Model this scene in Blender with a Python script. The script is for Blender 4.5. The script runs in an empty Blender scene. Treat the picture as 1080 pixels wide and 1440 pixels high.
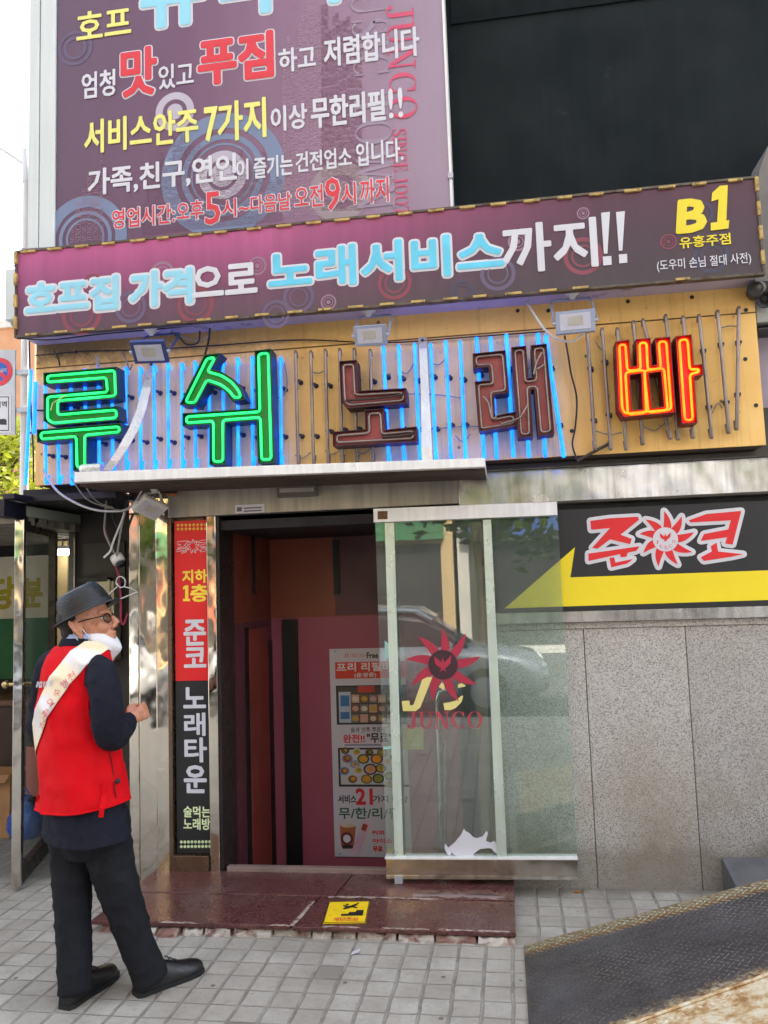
import bpy, bmesh, math, random
from mathutils import Vector, Matrix, noise
from mathutils.geometry import tessellate_polygon
from mathutils.bvhtree import BVHTree

random.seed(7)
SC = bpy.context.scene
COL = SC.collection
R = math.radians

# ------------------------------------------------------------------ camera
YAW, PIT, ROL, FOC = -0.143248852, 0.0958262953, -0.0337206469, 1122.61848
CAM = Vector((0.0, -4.458, 1.6))
_f = Vector((math.sin(YAW) * math.cos(PIT), math.cos(YAW) * math.cos(PIT), math.sin(PIT)))
_r = Vector((math.cos(YAW), -math.sin(YAW), 0))
_u = _r.cross(_f)
RIGHT = _r * math.cos(ROL) + _u * math.sin(ROL)
UP = -_r * math.sin(ROL) + _u * math.cos(ROL)
FWD = _f
cam = bpy.data.cameras.new('camera')
cam_ob = bpy.data.objects.new('camera', cam)
COL.objects.link(cam_ob)
cam.sensor_fit = 'VERTICAL'
cam.sensor_height = 36
cam.sensor_width = 27
cam.lens = 36 * FOC / 1440
cam.clip_start = 0.05
cam.clip_end = 400
m3 = Matrix((RIGHT, UP, -FWD)).transposed()
cam_ob.matrix_world = Matrix.Translation(CAM) @ m3.to_4x4()
SC.camera = cam_ob

# ------------------------------------------------------------------ light
SUN_EL, SUN_AZ = R(52), R(28)     # azimuth from +Y (behind the shopfront) towards +X
world = bpy.data.worlds.new('World')
SC.world = world
world.use_nodes = True
wn = world.node_tree
bg = wn.nodes['Background']
sky = wn.nodes.new('ShaderNodeTexSky')
sky.sky_type = 'NISHITA'
sky.sun_disc = False
sky.sun_elevation = SUN_EL
sky.sun_rotation = SUN_AZ
sky.air_density = 1.3
sky.dust_density = 4.0
sky.ozone_density = 1.0
hsv = wn.nodes.new('ShaderNodeHueSaturation')
hsv.inputs['Saturation'].default_value = 0.45      # thin white cloud over the blue
wn.links.new(sky.outputs[0], hsv.inputs['Color'])
wn.links.new(hsv.outputs[0], bg.inputs[0])
bg.inputs[1].default_value = 0.15
sun = bpy.data.lights.new('sun', 'SUN')
sun.energy = 4.0
sun.angle = R(0.5)
sun.color = (1, 0.94, 0.85)
sun_ob = bpy.data.objects.new('sun', sun)
COL.objects.link(sun_ob)
sdir = Vector((math.sin(SUN_AZ) * math.cos(SUN_EL), math.cos(SUN_AZ) * math.cos(SUN_EL), math.sin(SUN_EL)))
sun_ob.rotation_euler = sdir.to_track_quat('Z', 'Y').to_euler()
sun_ob.location = (0, 0, 30)
vs = SC.view_settings
vs.view_transform = 'Standard'
vs.look = 'None'
vs.exposure = 2.15
vs.gamma = 1
vs.use_curve_mapping = False

# ------------------------------------------------------------------ point helpers
def ray(x, y):
    return FWD + RIGHT * ((x - 540) / FOC) - UP * ((y - 720) / FOC)
def P(x, y, Y=0.0):
    d = ray(x, y)
    return CAM + d * ((Y - CAM.y) / d.y)
def G(x, y, Z=0.0):
    d = ray(x, y)
    return CAM + d * ((Z - CAM.z) / d.z)
def PX(pts, Y, ox=0, oy=0, s=1.0):
    """pixels of a crop (origin ox,oy, scale s) -> list of (X,Z) on the plane Y"""
    out = []
    for (x, y) in pts:
        p = P(ox + x / s, oy + y / s, Y)
        out.append((p.x, p.z))
    return out

# ------------------------------------------------------------------ materials
def lin(c):
    def f(v):
        v /= 255.0
        return v / 12.92 if v <= 0.04045 else ((v + 0.055) / 1.055) ** 2.4
    return (f(c[0]), f(c[1]), f(c[2]), 1)
_M = {}
class NT:
    def __init__(s, m):
        s.m = m
        s.t = m.node_tree
        s.b = s.t.nodes['Principled BSDF']
        s.tc = s.t.nodes.new('ShaderNodeTexCoord')
    def n(s, typ, **kw):
        nd = s.t.nodes.new(typ)
        for k, v in kw.items():
            if k.startswith('i_'):
                nd.inputs[k[2:].replace('_', ' ')].default_value = v
            else:
                setattr(nd, k, v)
        return nd
    def l(s, a, b):
        s.t.links.new(a, b)
    def mapped(s, scale=(1, 1, 1), loc=(0, 0, 0), rot=(0, 0, 0)):
        mp = s.n('ShaderNodeMapping')
        mp.inputs['Scale'].default_value = scale
        mp.inputs['Location'].default_value = loc
        mp.inputs['Rotation'].default_value = rot
        s.l(s.tc.outputs['Object'], mp.inputs['Vector'])
        return mp.outputs[0]
    def noise(s, scale, detail=4, rough=0.55, vec=None, dist=0.0):
        nd = s.n('ShaderNodeTexNoise')
        nd.inputs['Scale'].default_value = scale
        nd.inputs['Detail'].default_value = detail
        nd.inputs['Roughness'].default_value = rough
        nd.inputs['Distortion'].default_value = dist
        s.l(vec if vec is not None else s.tc.outputs['Object'], nd.inputs['Vector'])
        return nd.outputs[0]
    def ramp(s, fac, stops, interp='LINEAR'):
        nd = s.n('ShaderNodeValToRGB')
        cr = nd.color_ramp
        cr.interpolation = interp
        while len(cr.elements) < len(stops):
            cr.elements.new(0.5)
        for e, (p, c) in zip(cr.elements, stops):
            e.position = p
            e.color = c if len(c) == 4 else (*c, 1)
        s.l(fac, nd.inputs[0])
        return nd.outputs[0]
    def mix(s, fac, a, b, mode='MIX'):
        nd = s.n('ShaderNodeMix', data_type='RGBA', blend_type=mode)
        for sock, v in ((nd.inputs[0], fac), (nd.inputs[6], a), (nd.inputs[7], b)):
            if isinstance(v, (int, float)):
                sock.default_value = v
            elif isinstance(v, tuple):
                sock.default_value = v
            else:
                s.l(v, sock)
        return nd.outputs[2]
    def math(s, op, a, b=0.0):
        nd = s.n('ShaderNodeMath', operation=op)
        for sock, v in ((nd.inputs[0], a), (nd.inputs[1], b)):
            if isinstance(v, (int, float)):
                sock.default_value = v
            else:
                s.l(v, sock)
        return nd.outputs[0]
    def bump(s, h, strength=0.3, dist=0.01):
        nd = s.n('ShaderNodeBump')
        nd.inputs['Strength'].default_value = strength
        nd.inputs['Distance'].default_value = dist
        s.l(h, nd.inputs['Height'])
        s.l(nd.outputs[0], s.b.inputs['Normal'])

def g(v):
    return (v, v, v, 1)

def mat(name, col, rough=0.6, metal=0.0, var=0.12, vscale=6.0, bump=0.0, bscale=60.0, spec=0.5,
        emit=None, estr=0.0, streak=0.0, stain=None, bdist=0.004, coat=0.0, rvar=0.1):
    """procedural material: colour with soft mottling, optional vertical streaks, stains, bump"""
    if name in _M:
        return _M[name]
    m = bpy.data.materials.new(name)
    m.use_nodes = True
    t = NT(m)
    c = lin(col)
    out = None
    n1 = t.noise(vscale, 5)
    lo = tuple(x * (1 - var) for x in c[:3]) + (1,)
    hi = tuple(min(1, x * (1 + var)) for x in c[:3]) + (1,)
    out = t.ramp(n1, [(0.3, lo), (0.7, hi)])
    if streak:
        sv = t.noise(1.0, 5, 0.6, t.mapped((30, 30, 1.2)))
        sk = t.ramp(sv, [(0.45, g(1 - streak)), (0.62, g(1))])
        out = t.mix(1.0, out, sk, 'MULTIPLY')
    if stain:
        sc, lo_, hi_, colr = stain
        sn = t.noise(sc, 6, 0.65)
        fac = t.ramp(sn, [(lo_, g(0)), (hi_, g(1))])
        out = t.mix(fac, out, lin(colr))
    t.l(out, t.b.inputs['Base Color'])
    rr = t.ramp(t.noise(vscale * 1.7, 4), [(0.3, g(max(0.02, rough - rvar))), (0.7, g(min(1, rough + rvar)))])
    t.l(rr, t.b.inputs['Roughness'])
    t.b.inputs['Metallic'].default_value = metal
    t.b.inputs['Specular IOR Level'].default_value = spec
    t.b.inputs['Coat Weight'].default_value = coat
    if bump:
        t.bump(t.noise(bscale, 5), bump, bdist)
    if emit is not None:
        t.b.inputs['Emission Color'].default_value = lin(emit)
        t.b.inputs['Emission Strength'].default_value = estr
    _M[name] = m
    return m

def special(name, fn):
    if name in _M:
        return _M[name]
    m = bpy.data.materials.new(name)
    m.use_nodes = True
    fn(NT(m))
    _M[name] = m
    return m

def _granite(t):
    v = t.n('ShaderNodeTexVoronoi')
    v.inputs['Scale'].default_value = 240
    t.l(t.tc.outputs['Object'], v.inputs['Vector'])
    sep = t.n('ShaderNodeSeparateColor')
    t.l(v.outputs['Color'], sep.inputs[0])
    sp = t.ramp(sep.outputs[0], [(0.0, (0.07, 0.068, 0.07)), (0.2, (0.15, 0.147, 0.148)), (0.32, (0.44, 0.425, 0.41)),
                                 (0.7, (0.585, 0.56, 0.54)), (1.0, (0.68, 0.655, 0.635))])
    n = t.noise(260, 3)
    sp = t.mix(0.35, sp, t.ramp(n, [(0.35, (0.12, 0.12, 0.12)), (0.6, (0.55, 0.53, 0.52))]))
    # brown water marks
    st = t.noise(2.2, 6, 0.62, t.mapped((1.0, 1.0, 0.7), (3.1, 0, 0.4)))
    fac = t.ramp(st, [(0.44, g(0)), (0.66, g(0.8))])
    sx = t.n('ShaderNodeSeparateXYZ')
    t.l(t.tc.outputs['Object'], sx.inputs[0])
    low = t.ramp(sx.outputs[2], [(0.05, g(1)), (0.95, g(0.25))])
    f2 = t.math('MULTIPLY', fac, low)
    out = t.mix(f2, sp, (0.26, 0.22, 0.145, 1))
    pw = t.ramp(t.noise(1.7, 4, 0.55, t.mapped((1, 1, 1.2), (7.3, 0, 2.2))), [(0.55, g(0)), (0.75, g(0.45))])
    out = t.mix(pw, out, (0.55, 0.54, 0.55, 1))
    # grime splash low on the wall
    lw = t.math('ADD', sx.outputs[2], t.math('MULTIPLY', t.noise(5, 5), -0.34))
    f3 = t.ramp(lw, [(-0.0, g(0.6)), (0.08, g(0.25)), (0.3, g(0))])
    out = t.mix(f3, out, (0.15, 0.135, 0.105, 1))
    oi = t.n('ShaderNodeObjectInfo')
    out = t.mix(1.0, out, t.ramp(oi.outputs['Random'], [(0.0, (0.86, 0.85, 0.84)), (1.0, (1.06, 1.05, 1.03))]), 'MULTIPLY')
    t.l(out, t.b.inputs['Base Color'])
    t.b.inputs['Roughness'].default_value = 0.5
    t.bump(n, 0.1, 0.002)

def _redgranite(t):
    v = t.n('ShaderNodeTexVoronoi')
    v.inputs['Scale'].default_value = 190
    t.l(t.tc.outputs['Object'], v.inputs['Vector'])
    sep = t.n('ShaderNodeSeparateColor')
    t.l(v.outputs['Color'], sep.inputs[0])
    sp = t.ramp(sep.outputs[0], [(0.0, (0.03, 0.013, 0.013)), (0.4, (0.085, 0.03, 0.028)), (1.0, (0.15, 0.06, 0.055))])
    d = t.noise(3.0, 6, 0.65)
    out = t.mix(t.ramp(d, [(0.5, g(0)), (0.8, g(0.3))]), sp, (0.26, 0.2, 0.185, 1))
    t.l(out, t.b.inputs['Base Color'])
    t.l(t.ramp(t.noise(7, 4), [(0.3, g(0.16)), (0.7, g(0.42))]), t.b.inputs['Roughness'])

def _paver(t):
    def joggle(scale, amp):
        nz = t.n('ShaderNodeTexNoise')
        nz.inputs['Scale'].default_value = scale
        nz.inputs['Detail'].default_value = 3
        t.l(t.tc.outputs['Object'], nz.inputs['Vector'])
        sb = t.n('ShaderNodeVectorMath', operation='SUBTRACT')
        t.l(nz.outputs['Color'], sb.inputs[0])
        sb.inputs[1].default_value = (0.5, 0.5, 0.5)
        sc = t.n('ShaderNodeVectorMath', operation='SCALE')
        t.l(sb.outputs[0], sc.inputs[0])
        sc.inputs['Scale'].default_value = amp
        return sc.outputs[0]
    a1 = t.n('ShaderNodeVectorMath', operation='ADD')
    t.l(t.mapped((1, 1, 1), (0.02, 0.01, 0), (0, 0, R(0.7))), a1.inputs[0])
    t.l(joggle(6, 0.016), a1.inputs[1])
    a2 = t.n('ShaderNodeVectorMath', operation='ADD')
    t.l(a1.outputs[0], a2.inputs[0])
    t.l(joggle(55, 0.006), a2.inputs[1])
    sx = t.n('ShaderNodeSeparateXYZ')
    t.l(a2.outputs[0], sx.inputs[0])
    PITCH = 0.118
    def joint(sock, w0, w1):
        q_ = t.math('DIVIDE', sock, PITCH)
        fr_ = t.math('FRACT', q_)
        d_ = t.math('SUBTRACT', 0.5, t.math('ABSOLUTE', t.math('SUBTRACT', fr_, 0.5)))   # 0 on the joint
        return t.ramp(d_, [(w0, g(1)), (w1, g(0))]), t.math('FLOOR', q_)
    jx, ix = joint(sx.outputs[0], 0.034, 0.075)
    jy, iy = joint(sx.outputs[1], 0.012, 0.05)
    jn = t.math('MAXIMUM', jx, t.math('MULTIPLY', jy, 0.85))
    cv = t.n('ShaderNodeCombineXYZ')
    t.l(ix, cv.inputs[0]); t.l(iy, cv.inputs[1])
    wn_ = t.n('ShaderNodeTexWhiteNoise')
    t.l(cv.outputs[0], wn_.inputs['Vector'])
    tone = t.ramp(wn_.outputs['Value'], [(0.0, (0.2, 0.19, 0.17)), (0.012, (0.21, 0.2, 0.18)), (0.02, (0.36, 0.337, 0.295)), (0.6, (0.405, 0.38, 0.335)), (1.0, (0.45, 0.426, 0.38))])
    grain = t.ramp(t.noise(230, 4, 0.7), [(0.3, g(0.78)), (0.7, g(1.12))])
    c = t.mix(1.0, tone, grain, 'MULTIPLY')
    d = t.ramp(t.noise(3.1, 8, 0.72), [(0.4, g(0.0)), (0.64, g(0.75))])
    c = t.mix(d, c, (0.235, 0.214, 0.18, 1))
    sm = t.ramp(t.noise(38, 6, 0.75), [(0.54, g(0)), (0.68, g(0.65))])
    c = t.mix(sm, c, (0.22, 0.2, 0.17, 1))
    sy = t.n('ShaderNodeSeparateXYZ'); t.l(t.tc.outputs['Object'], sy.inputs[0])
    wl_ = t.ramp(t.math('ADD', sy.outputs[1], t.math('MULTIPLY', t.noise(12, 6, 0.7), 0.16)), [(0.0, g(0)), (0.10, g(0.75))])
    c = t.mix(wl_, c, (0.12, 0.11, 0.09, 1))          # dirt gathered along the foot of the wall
    spots = t.n('ShaderNodeTexVoronoi')
    spots.inputs['Scale'].default_value = 6.5
    t.l(t.tc.outputs['Object'], spots.inputs['Vector'])
    sf = t.ramp(t.math('ADD', spots.outputs['Distance'], t.math('MULTIPLY', t.noise(60, 3), 0.04)), [(0.075, g(0.85)), (0.095, g(0))])
    c = t.mix(sf, c, (0.085, 0.08, 0.075, 1))
    mor = t.ramp(t.noise(7, 6, 0.7), [(0.32, (0.15, 0.132, 0.108)), (0.62, (0.3, 0.275, 0.24))])
    c = t.mix(jn, c, mor)
    t.l(c, t.b.inputs['Base Color'])
    t.b.inputs['Roughness'].default_value = 0.82
    hh = t.math('ADD', t.math('SUBTRACT', 1.0, jn), t.math('MULTIPLY', t.noise(150, 5, 0.7), 0.25))
    hh = t.math('ADD', hh, t.math('MULTIPLY', wn_.outputs['Value'], 0.12))
    t.bump(hh, 0.9, 0.006)

def _yellow(t):
    n1 = t.noise(3, 4)
    out = t.ramp(n1, [(0.3, lin((228, 180, 98))), (0.7, lin((240, 198, 122)))])
    sk = t.ramp(t.noise(1.0, 6, 0.65, t.mapped((42, 42, 1.1))), [(0.34, g(0.66)), (0.47, g(1))])
    out = t.mix(0.5, out, sk, 'MULTIPLY')
    # black soot stuck below the upper sign and round the tube clips
    sx = t.n('ShaderNodeSeparateXYZ')
    t.l(t.tc.outputs['Object'], sx.inputs[0])
    hz = t.math('ADD', sx.outputs[2], t.math('MULTIPLY', t.noise(14, 6, 0.7), 0.30))
    f = t.ramp(t.math('SUBTRACT', hz, 3.02), [(0.04, g(0)), (0.17, g(0.85))])
    lf = t.ramp(t.math('MULTIPLY', sx.outputs[0], -0.4), [(0.2, g(0.15)), (1.0, g(1))])
    out = t.mix(t.math('MULTIPLY', f, lf), out, (0.035, 0.028, 0.022, 1))
    v = t.n('ShaderNodeTexVoronoi')
    v.inputs['Scale'].default_value = 7
    t.l(t.tc.outputs['Object'], v.inputs['Vector'])
    sp = t.ramp(v.outputs['Distance'], [(0.05, g(0.8)), (0.09, g(0))])
    out = t.mix(sp, out, (0.05, 0.035, 0.02, 1))
    rust = t.ramp(t.noise(24, 5, 0.7), [(0.64, g(0)), (0.74, g(0.6))])
    out = t.mix(rust, out, (0.13, 0.075, 0.035, 1))
    t.l(out, t.b.inputs['Base Color'])
    t.b.inputs['Roughness'].default_value = 0.55

def _steel(col, rough, wave, streaks):
    def fn(t):
        c = lin(col)
        n = t.noise(1.0, 6, 0.6, t.mapped((22, 22, 1.0)))
        lo = tuple(x * (1 - streaks) for x in c[:3])
        out = t.ramp(n, [(0.36, lo), (0.6, c)])
        dirt = t.ramp(t.noise(2.2, 6, 0.7), [(0.5, g(0)), (0.85, g(0.3))])
        out = t.mix(dirt, out, tuple(x * 0.55 for x in c[:3]) + (1,))
        t.l(out, t.b.inputs['Base Color'])
        t.b.inputs['Metallic'].default_value = 1.0
        t.l(t.ramp(t.noise(9, 5), [(0.3, g(max(0.03, rough - 0.05))), (0.7, g(rough + 0.08))]), t.b.inputs['Roughness'])
        if wave:
            t.bump(t.noise(3.2, 2, 0.5, t.mapped((1.5, 1, 1))), wave, 0.05)
    return fn

def _glass(tint, ior, dirt):
    def fn(t):
        tr = t.n('ShaderNodeBsdfTransparent')
        tr.inputs[0].default_value = (*tint, 1)
        gl = t.n('ShaderNodeBsdfGlossy')
        gl.inputs['Roughness'].default_value = 0.01
        lw = t.n('ShaderNodeLayerWeight')
        lw.inputs['Blend'].default_value = 0.5
        f0 = ((ior - 1) / (ior + 1)) ** 2
        sch = t.math('ADD', t.math('MULTIPLY', t.math('POWER', lw.outputs['Facing'], 5.0), 1 - f0), f0)
        mx = t.n('ShaderNodeMixShader')
        t.l(sch, mx.inputs[0])
        t.l(tr.outputs[0], mx.inputs[1])
        t.l(gl.outputs[0], mx.inputs[2])
        df = t.n('ShaderNodeBsdfDiffuse')
        df.inputs[0].default_value = (0.46, 0.52, 0.48, 1)
        m2 = t.n('ShaderNodeMixShader')
        f = t.ramp(t.noise(5, 6, 0.65), [(0.35, g(dirt * 0.45)), (0.7, g(dirt))])
        sm = t.ramp(t.noise(60, 4, 0.7), [(0.62, g(0)), (0.72, g(dirt * 1.2))])
        f = t.math('ADD', f, sm)
        t.l(f, m2.inputs[0])
        t.l(mx.outputs[0], m2.inputs[1])
        t.l(df.outputs[0], m2.inputs[2])
        t.l(m2.outputs[0], t.t.nodes['Material Output'].inputs[0])
    return fn

def _grad(stops, axis, a, b, mottling=0.06):
    """gradient of print colour and painted sky reflection along an object axis (a..b) with light weathering"""
    def fn(t):
        sx = t.n('ShaderNodeSeparateXYZ')
        t.l(t.tc.outputs['Object'], sx.inputs[0])
        mr = t.n('ShaderNodeMapRange')
        mr.inputs[1].default_value = a
        mr.inputs[2].default_value = b
        t.l(sx.outputs[axis], mr.inputs[0])
        out = t.ramp(mr.outputs[0], [(p, lin(c)) for p, c in stops])
        n = t.ramp(t.noise(1.0, 5, 0.6, t.mapped((9, 9, 1.2))), [(0.3, g(1 - mottling)), (0.7, g(1))])
        out = t.mix(1.0, out, n, 'MULTIPLY')
        t.l(out, t.b.inputs['Base Color'])
        t.b.inputs['Roughness'].default_value = 0.38
        t.bump(t.noise(1.0, 3, 0.5, t.mapped((14, 14, 0.8))), 0.15, 0.01)
    return fn

# ------------------------------------------------------------------ mesh builder
WL = {}          # world location of each parent object
class MB:
    def __init__(s):
        s.v, s.f, s.mi, s.sm = [], [], [], []
    def add(s, vs, fs, m=0, smooth=False):
        o = len(s.v)
        s.v += [Vector(x) for x in vs]
        for f in fs:
            s.f.append([o + i for i in f])
            s.mi.append(m)
            s.sm.append(smooth)
    def box(s, x0, x1, y0, y1, z0, z1, m=0):
        x0, x1 = min(x0, x1), max(x0, x1)
        y0, y1 = min(y0, y1), max(y0, y1)
        z0, z1 = min(z0, z1), max(z0, z1)
        s.add([(x0, y0, z0), (x1, y0, z0), (x1, y1, z0), (x0, y1, z0), (x0, y0, z1), (x1, y0, z1), (x1, y1, z1), (x0, y1, z1)],
              [(0, 3, 2, 1), (4, 5, 6, 7), (0, 1, 5, 4), (1, 2, 6, 5), (2, 3, 7, 6), (3, 0, 4, 7)], m)
        return s
    def obox(s, c, ax, ay, az, m=0):
        c, ax, ay, az = Vector(c), Vector(ax), Vector(ay), Vector(az)
        vs = [c + ax * i + ay * j + az * k for k in (-1, 1) for (i, j) in ((-1, -1), (1, -1), (1, 1), (-1, 1))]
        fs = [(0, 3, 2, 1), (4, 5, 6, 7), (0, 1, 5, 4), (1, 2, 6, 5), (2, 3, 7, 6), (3, 0, 4, 7)]
        if ax.cross(ay).dot(az) < 0:
            fs = [f[::-1] for f in fs]
        s.add(vs, fs, m)
        return s
    def pxbox(s, x0, y0, x1, y1, Y, depth, m=0):
        """box whose front face spans two pixel corners on plane Y, going back by depth"""
        a, b = P(x0, y1, Y), P(x1, y0, Y)
        return s.box(a.x, b.x, Y, Y + depth, a.z, b.z, m)
    def quad4(s, px4, Y, depth, m=0):
        """front quad from four pixel corners (TL,TR,BR,BL) on plane Y, extruded back"""
        return s.prism([PX(px4, Y)], Y, Y + depth, m)
    def prism(s, loops, y0, y1, m=0, side=None):
        side = m if side is None else side
        loops3 = [[Vector((x, 0, z)) for x, z in L] for L in loops]
        tris = tessellate_polygon(loops3)
        flat = [p for L in loops3 for p in L]
        fr = [Vector((p.x, y0, p.z)) for p in flat]
        bk = [Vector((p.x, y1, p.z)) for p in flat]
        n = len(flat)
        fs = []
        for t in tris:
            a, b, c = [flat[i] for i in t]
            nrm = (b - a).cross(c - a)
            t = tuple(t) if nrm.y < 0 else tuple(t)[::-1]
            fs.append(t)
        s.add(fr, fs, m)
        if y1 != y0:
            s.add(bk, [f[::-1] for f in fs], side)
            o = 0
            for L in loops3:
                k = len(L)
                ar = sum(L[i].x * L[(i + 1) % k].z - L[(i + 1) % k].x * L[i].z for i in range(k))
                vs = [Vector((p.x, y0, p.z)) for p in L] + [Vector((p.x, y1, p.z)) for p in L]
                q = [(i, (i + 1) % k, k + (i + 1) % k, k + i) for i in range(k)]
                hole = L is not loops3[0]
                if (ar > 0) != hole:
                    q = [f[::-1] for f in q]
                s.add(vs, q, side)
        return s
    def tube(s, pts, r, seg=8, m=0, closed=False, cap=True, flat=None):
        pts = [Vector(p) for p in pts]
        n = len(pts)
        rs = r if isinstance(r, (list, tuple)) else [r] * n
        rings = []
        prev = None
        for i, p in enumerate(pts):
            if closed:
                t = pts[(i + 1) % n] - pts[i - 1]
            else:
                t = pts[min(i + 1, n - 1)] - pts[max(i - 1, 0)]
            if t.length < 1e-9:
                t = Vector((0, 0, 1))
            t.normalize()
            if prev is None:
                a = Vector((0, -1, 0)) if abs(t.y) < 0.9 else Vector((1, 0, 0))
            else:
                a = prev
            a = (a - t * a.dot(t))
            if a.length < 1e-6:
                a = t.orthogonal()
            a.normalize()
            prev = a
            b = t.cross(a)
            rings.append([p + (a * math.cos(q) * (flat or 1) + b * math.sin(q)) * rs[i] for q in [2 * math.pi * k / seg for k in range(seg)]])
        s.loft(rings, m, cap and not closed, closed)
        return s
    def loft(s, rings, m=0, cap=True, closed=False, smooth=True):
        k = len(rings[0])
        vs = [p for rg in rings for p in rg]
        fs = []
        n = len(rings)
        for i in range(n if closed else n - 1):
            j = (i + 1) % n
            for q in range(k):
                w = (q + 1) % k
                fs.append((i * k + q, i * k + w, j * k + w, j * k + q))
        s.add(vs, fs, m, smooth)
        if cap:
            s.add(rings[0], [tuple(range(k))[::-1]], m)
            s.add(rings[-1], [tuple(range(k))], m)
        return s
    def lathe(s, c, axis, prof, seg=20, m=0, cap=True):
        """prof: (radius, height along axis)"""
        ax = Vector(axis).normalized()
        a = ax.orthogonal().normalized()
        b = ax.cross(a)
        c = Vector(c)
        rings = [[c + ax * h + (a * math.cos(2 * math.pi * k / seg) + b * math.sin(2 * math.pi * k / seg)) * max(r, 1e-4) for k in range(seg)] for r, h in prof]
        return s.loft(rings, m, cap)
    def ell(s, c, r, rot=None, m=0, u=16, v=10):
        c = Vector(c)
        rings = []
        for i in range(v + 1):
            th = math.pi * i / v
            th = min(max(th, 0.02), math.pi - 0.02)
            rg = []
            for k in range(u):
                ph = 2 * math.pi * k / u
                p = Vector((r[0] * math.sin(th) * math.cos(ph), r[1] * math.sin(th) * math.sin(ph), -r[2] * math.cos(th)))
                if rot is not None:
                    p = rot @ p
                rg.append(c + p)
            rings.append(rg)
        return s.loft(rings, m, True)
    def build(s, name, mats, parent=None, bevel=0.0, weld=False):
        me = bpy.data.meshes.new(name)
        me.from_pydata([tuple(v) for v in s.v], [], s.f)
        if not isinstance(mats, (list, tuple)):
            mats = [mats]
        for x in mats:
            me.materials.append(x)
        me.polygons.foreach_set('material_index', s.mi)
        me.polygons.foreach_set('use_smooth', s.sm)
        me.update()
        if weld:
            bm = bmesh.new()
            bm.from_mesh(me)
            bmesh.ops.remove_doubles(bm, verts=bm.verts, dist=1e-5)
            bmesh.ops.recalc_face_normals(bm, faces=bm.faces)
            bm.to_mesh(me)
            bm.free()
        o = bpy.data.objects.new(name, me)
        COL.objects.link(o)
        link(o, parent)
        if bevel:
            md = o.modifiers.new('bevel', 'BEVEL')
            md.width = bevel
            md.segments = 2
            md.limit_method = 'ANGLE'
        return o

def link(o, parent):
    WL[o.name] = Vector((0, 0, 0))
    if parent is not None:
        o.parent = parent
        o.matrix_parent_inverse = Matrix.Translation(-WL[parent.name])
    return o

def tag(o, label=None, cat=None, group=None, kind=None):
    if label: o['label'] = label
    if cat: o['category'] = cat
    if group: o['group'] = group
    if kind: o['kind'] = kind
    return o

def thing(name, label, cat, loc, group=None):
    o = bpy.data.objects.new(name, None)
    COL.objects.link(o)
    o.empty_display_size = 0.1
    o.location = loc
    WL[o.name] = Vector(loc)
    return tag(o, label, cat, group)

ORD = ['first', 'second', 'third', 'fourth', 'fifth', 'sixth', 'seventh', 'eighth', 'ninth', 'tenth', 'eleventh', 'twelfth',
       'thirteenth', 'fourteenth', 'fifteenth', 'sixteenth', 'seventeenth', 'eighteenth', 'nineteenth', 'twentieth']

def smoothpts(pts, n=6, closed=False):
    pts = [Vector(p) for p in pts]
    out = []
    k = len(pts)
    rng = range(k if closed else k - 1)
    for i in rng:
        if closed:
            p0, p1, p2, p3 = pts[i - 1], pts[i], pts[(i + 1) % k], pts[(i + 2) % k]
        else:
            p0, p1, p2, p3 = pts[max(i - 1, 0)], pts[i], pts[i + 1], pts[min(i + 2, k - 1)]
        for j in range(n):
            t = j / n
            out.append(0.5 * ((2 * p1) + (p2 - p0) * t + (2 * p0 - 5 * p1 + 4 * p2 - p3) * t * t + (3 * p1 - p0 - 3 * p2 + p3) * t ** 3))
    if not closed:
        out.append(pts[-1])
    return out

# ------------------------------------------------------------------ lettering
_TX = {}
def text_geo(body, bold=0.02, res=2):
    key = (body, bold, res)
    if key in _TX:
        return _TX[key]
    cu = bpy.data.curves.new('lettering_source', 'FONT')
    cu.body = body
    cu.offset = bold
    cu.resolution_u = res
    o = bpy.data.objects.new('lettering_source', cu)
    COL.objects.link(o)
    dg = bpy.context.evaluated_depsgraph_get()
    ev = o.evaluated_get(dg)
    me = ev.to_mesh()
    vs = [(v.co.x, v.co.y) for v in me.vertices]
    fs = [tuple(p.vertices) for p in me.polygons]
    ev.to_mesh_clear()
    bpy.data.objects.remove(o)
    bpy.data.curves.remove(cu)
    x0 = min(v[0] for v in vs); x1 = max(v[0] for v in vs)
    y0 = min(v[1] for v in vs); y1 = max(v[1] for v in vs)
    nv = [((a - x0) / (x1 - x0), (b - y0) / (y1 - y0)) for a, b in vs]
    cnt = {}
    for f in fs:
        for i in range(len(f)):
            e = (f[i], f[(i + 1) % len(f)])
            k = tuple(sorted(e))
            cnt[k] = cnt.get(k, 0) + 1
    be = [k for k, c in cnt.items() if c == 1]
    _TX[key] = (nv, fs, be, (x1 - x0) / (y1 - y0), y1 - y0)
    return _TX[key]

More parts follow.
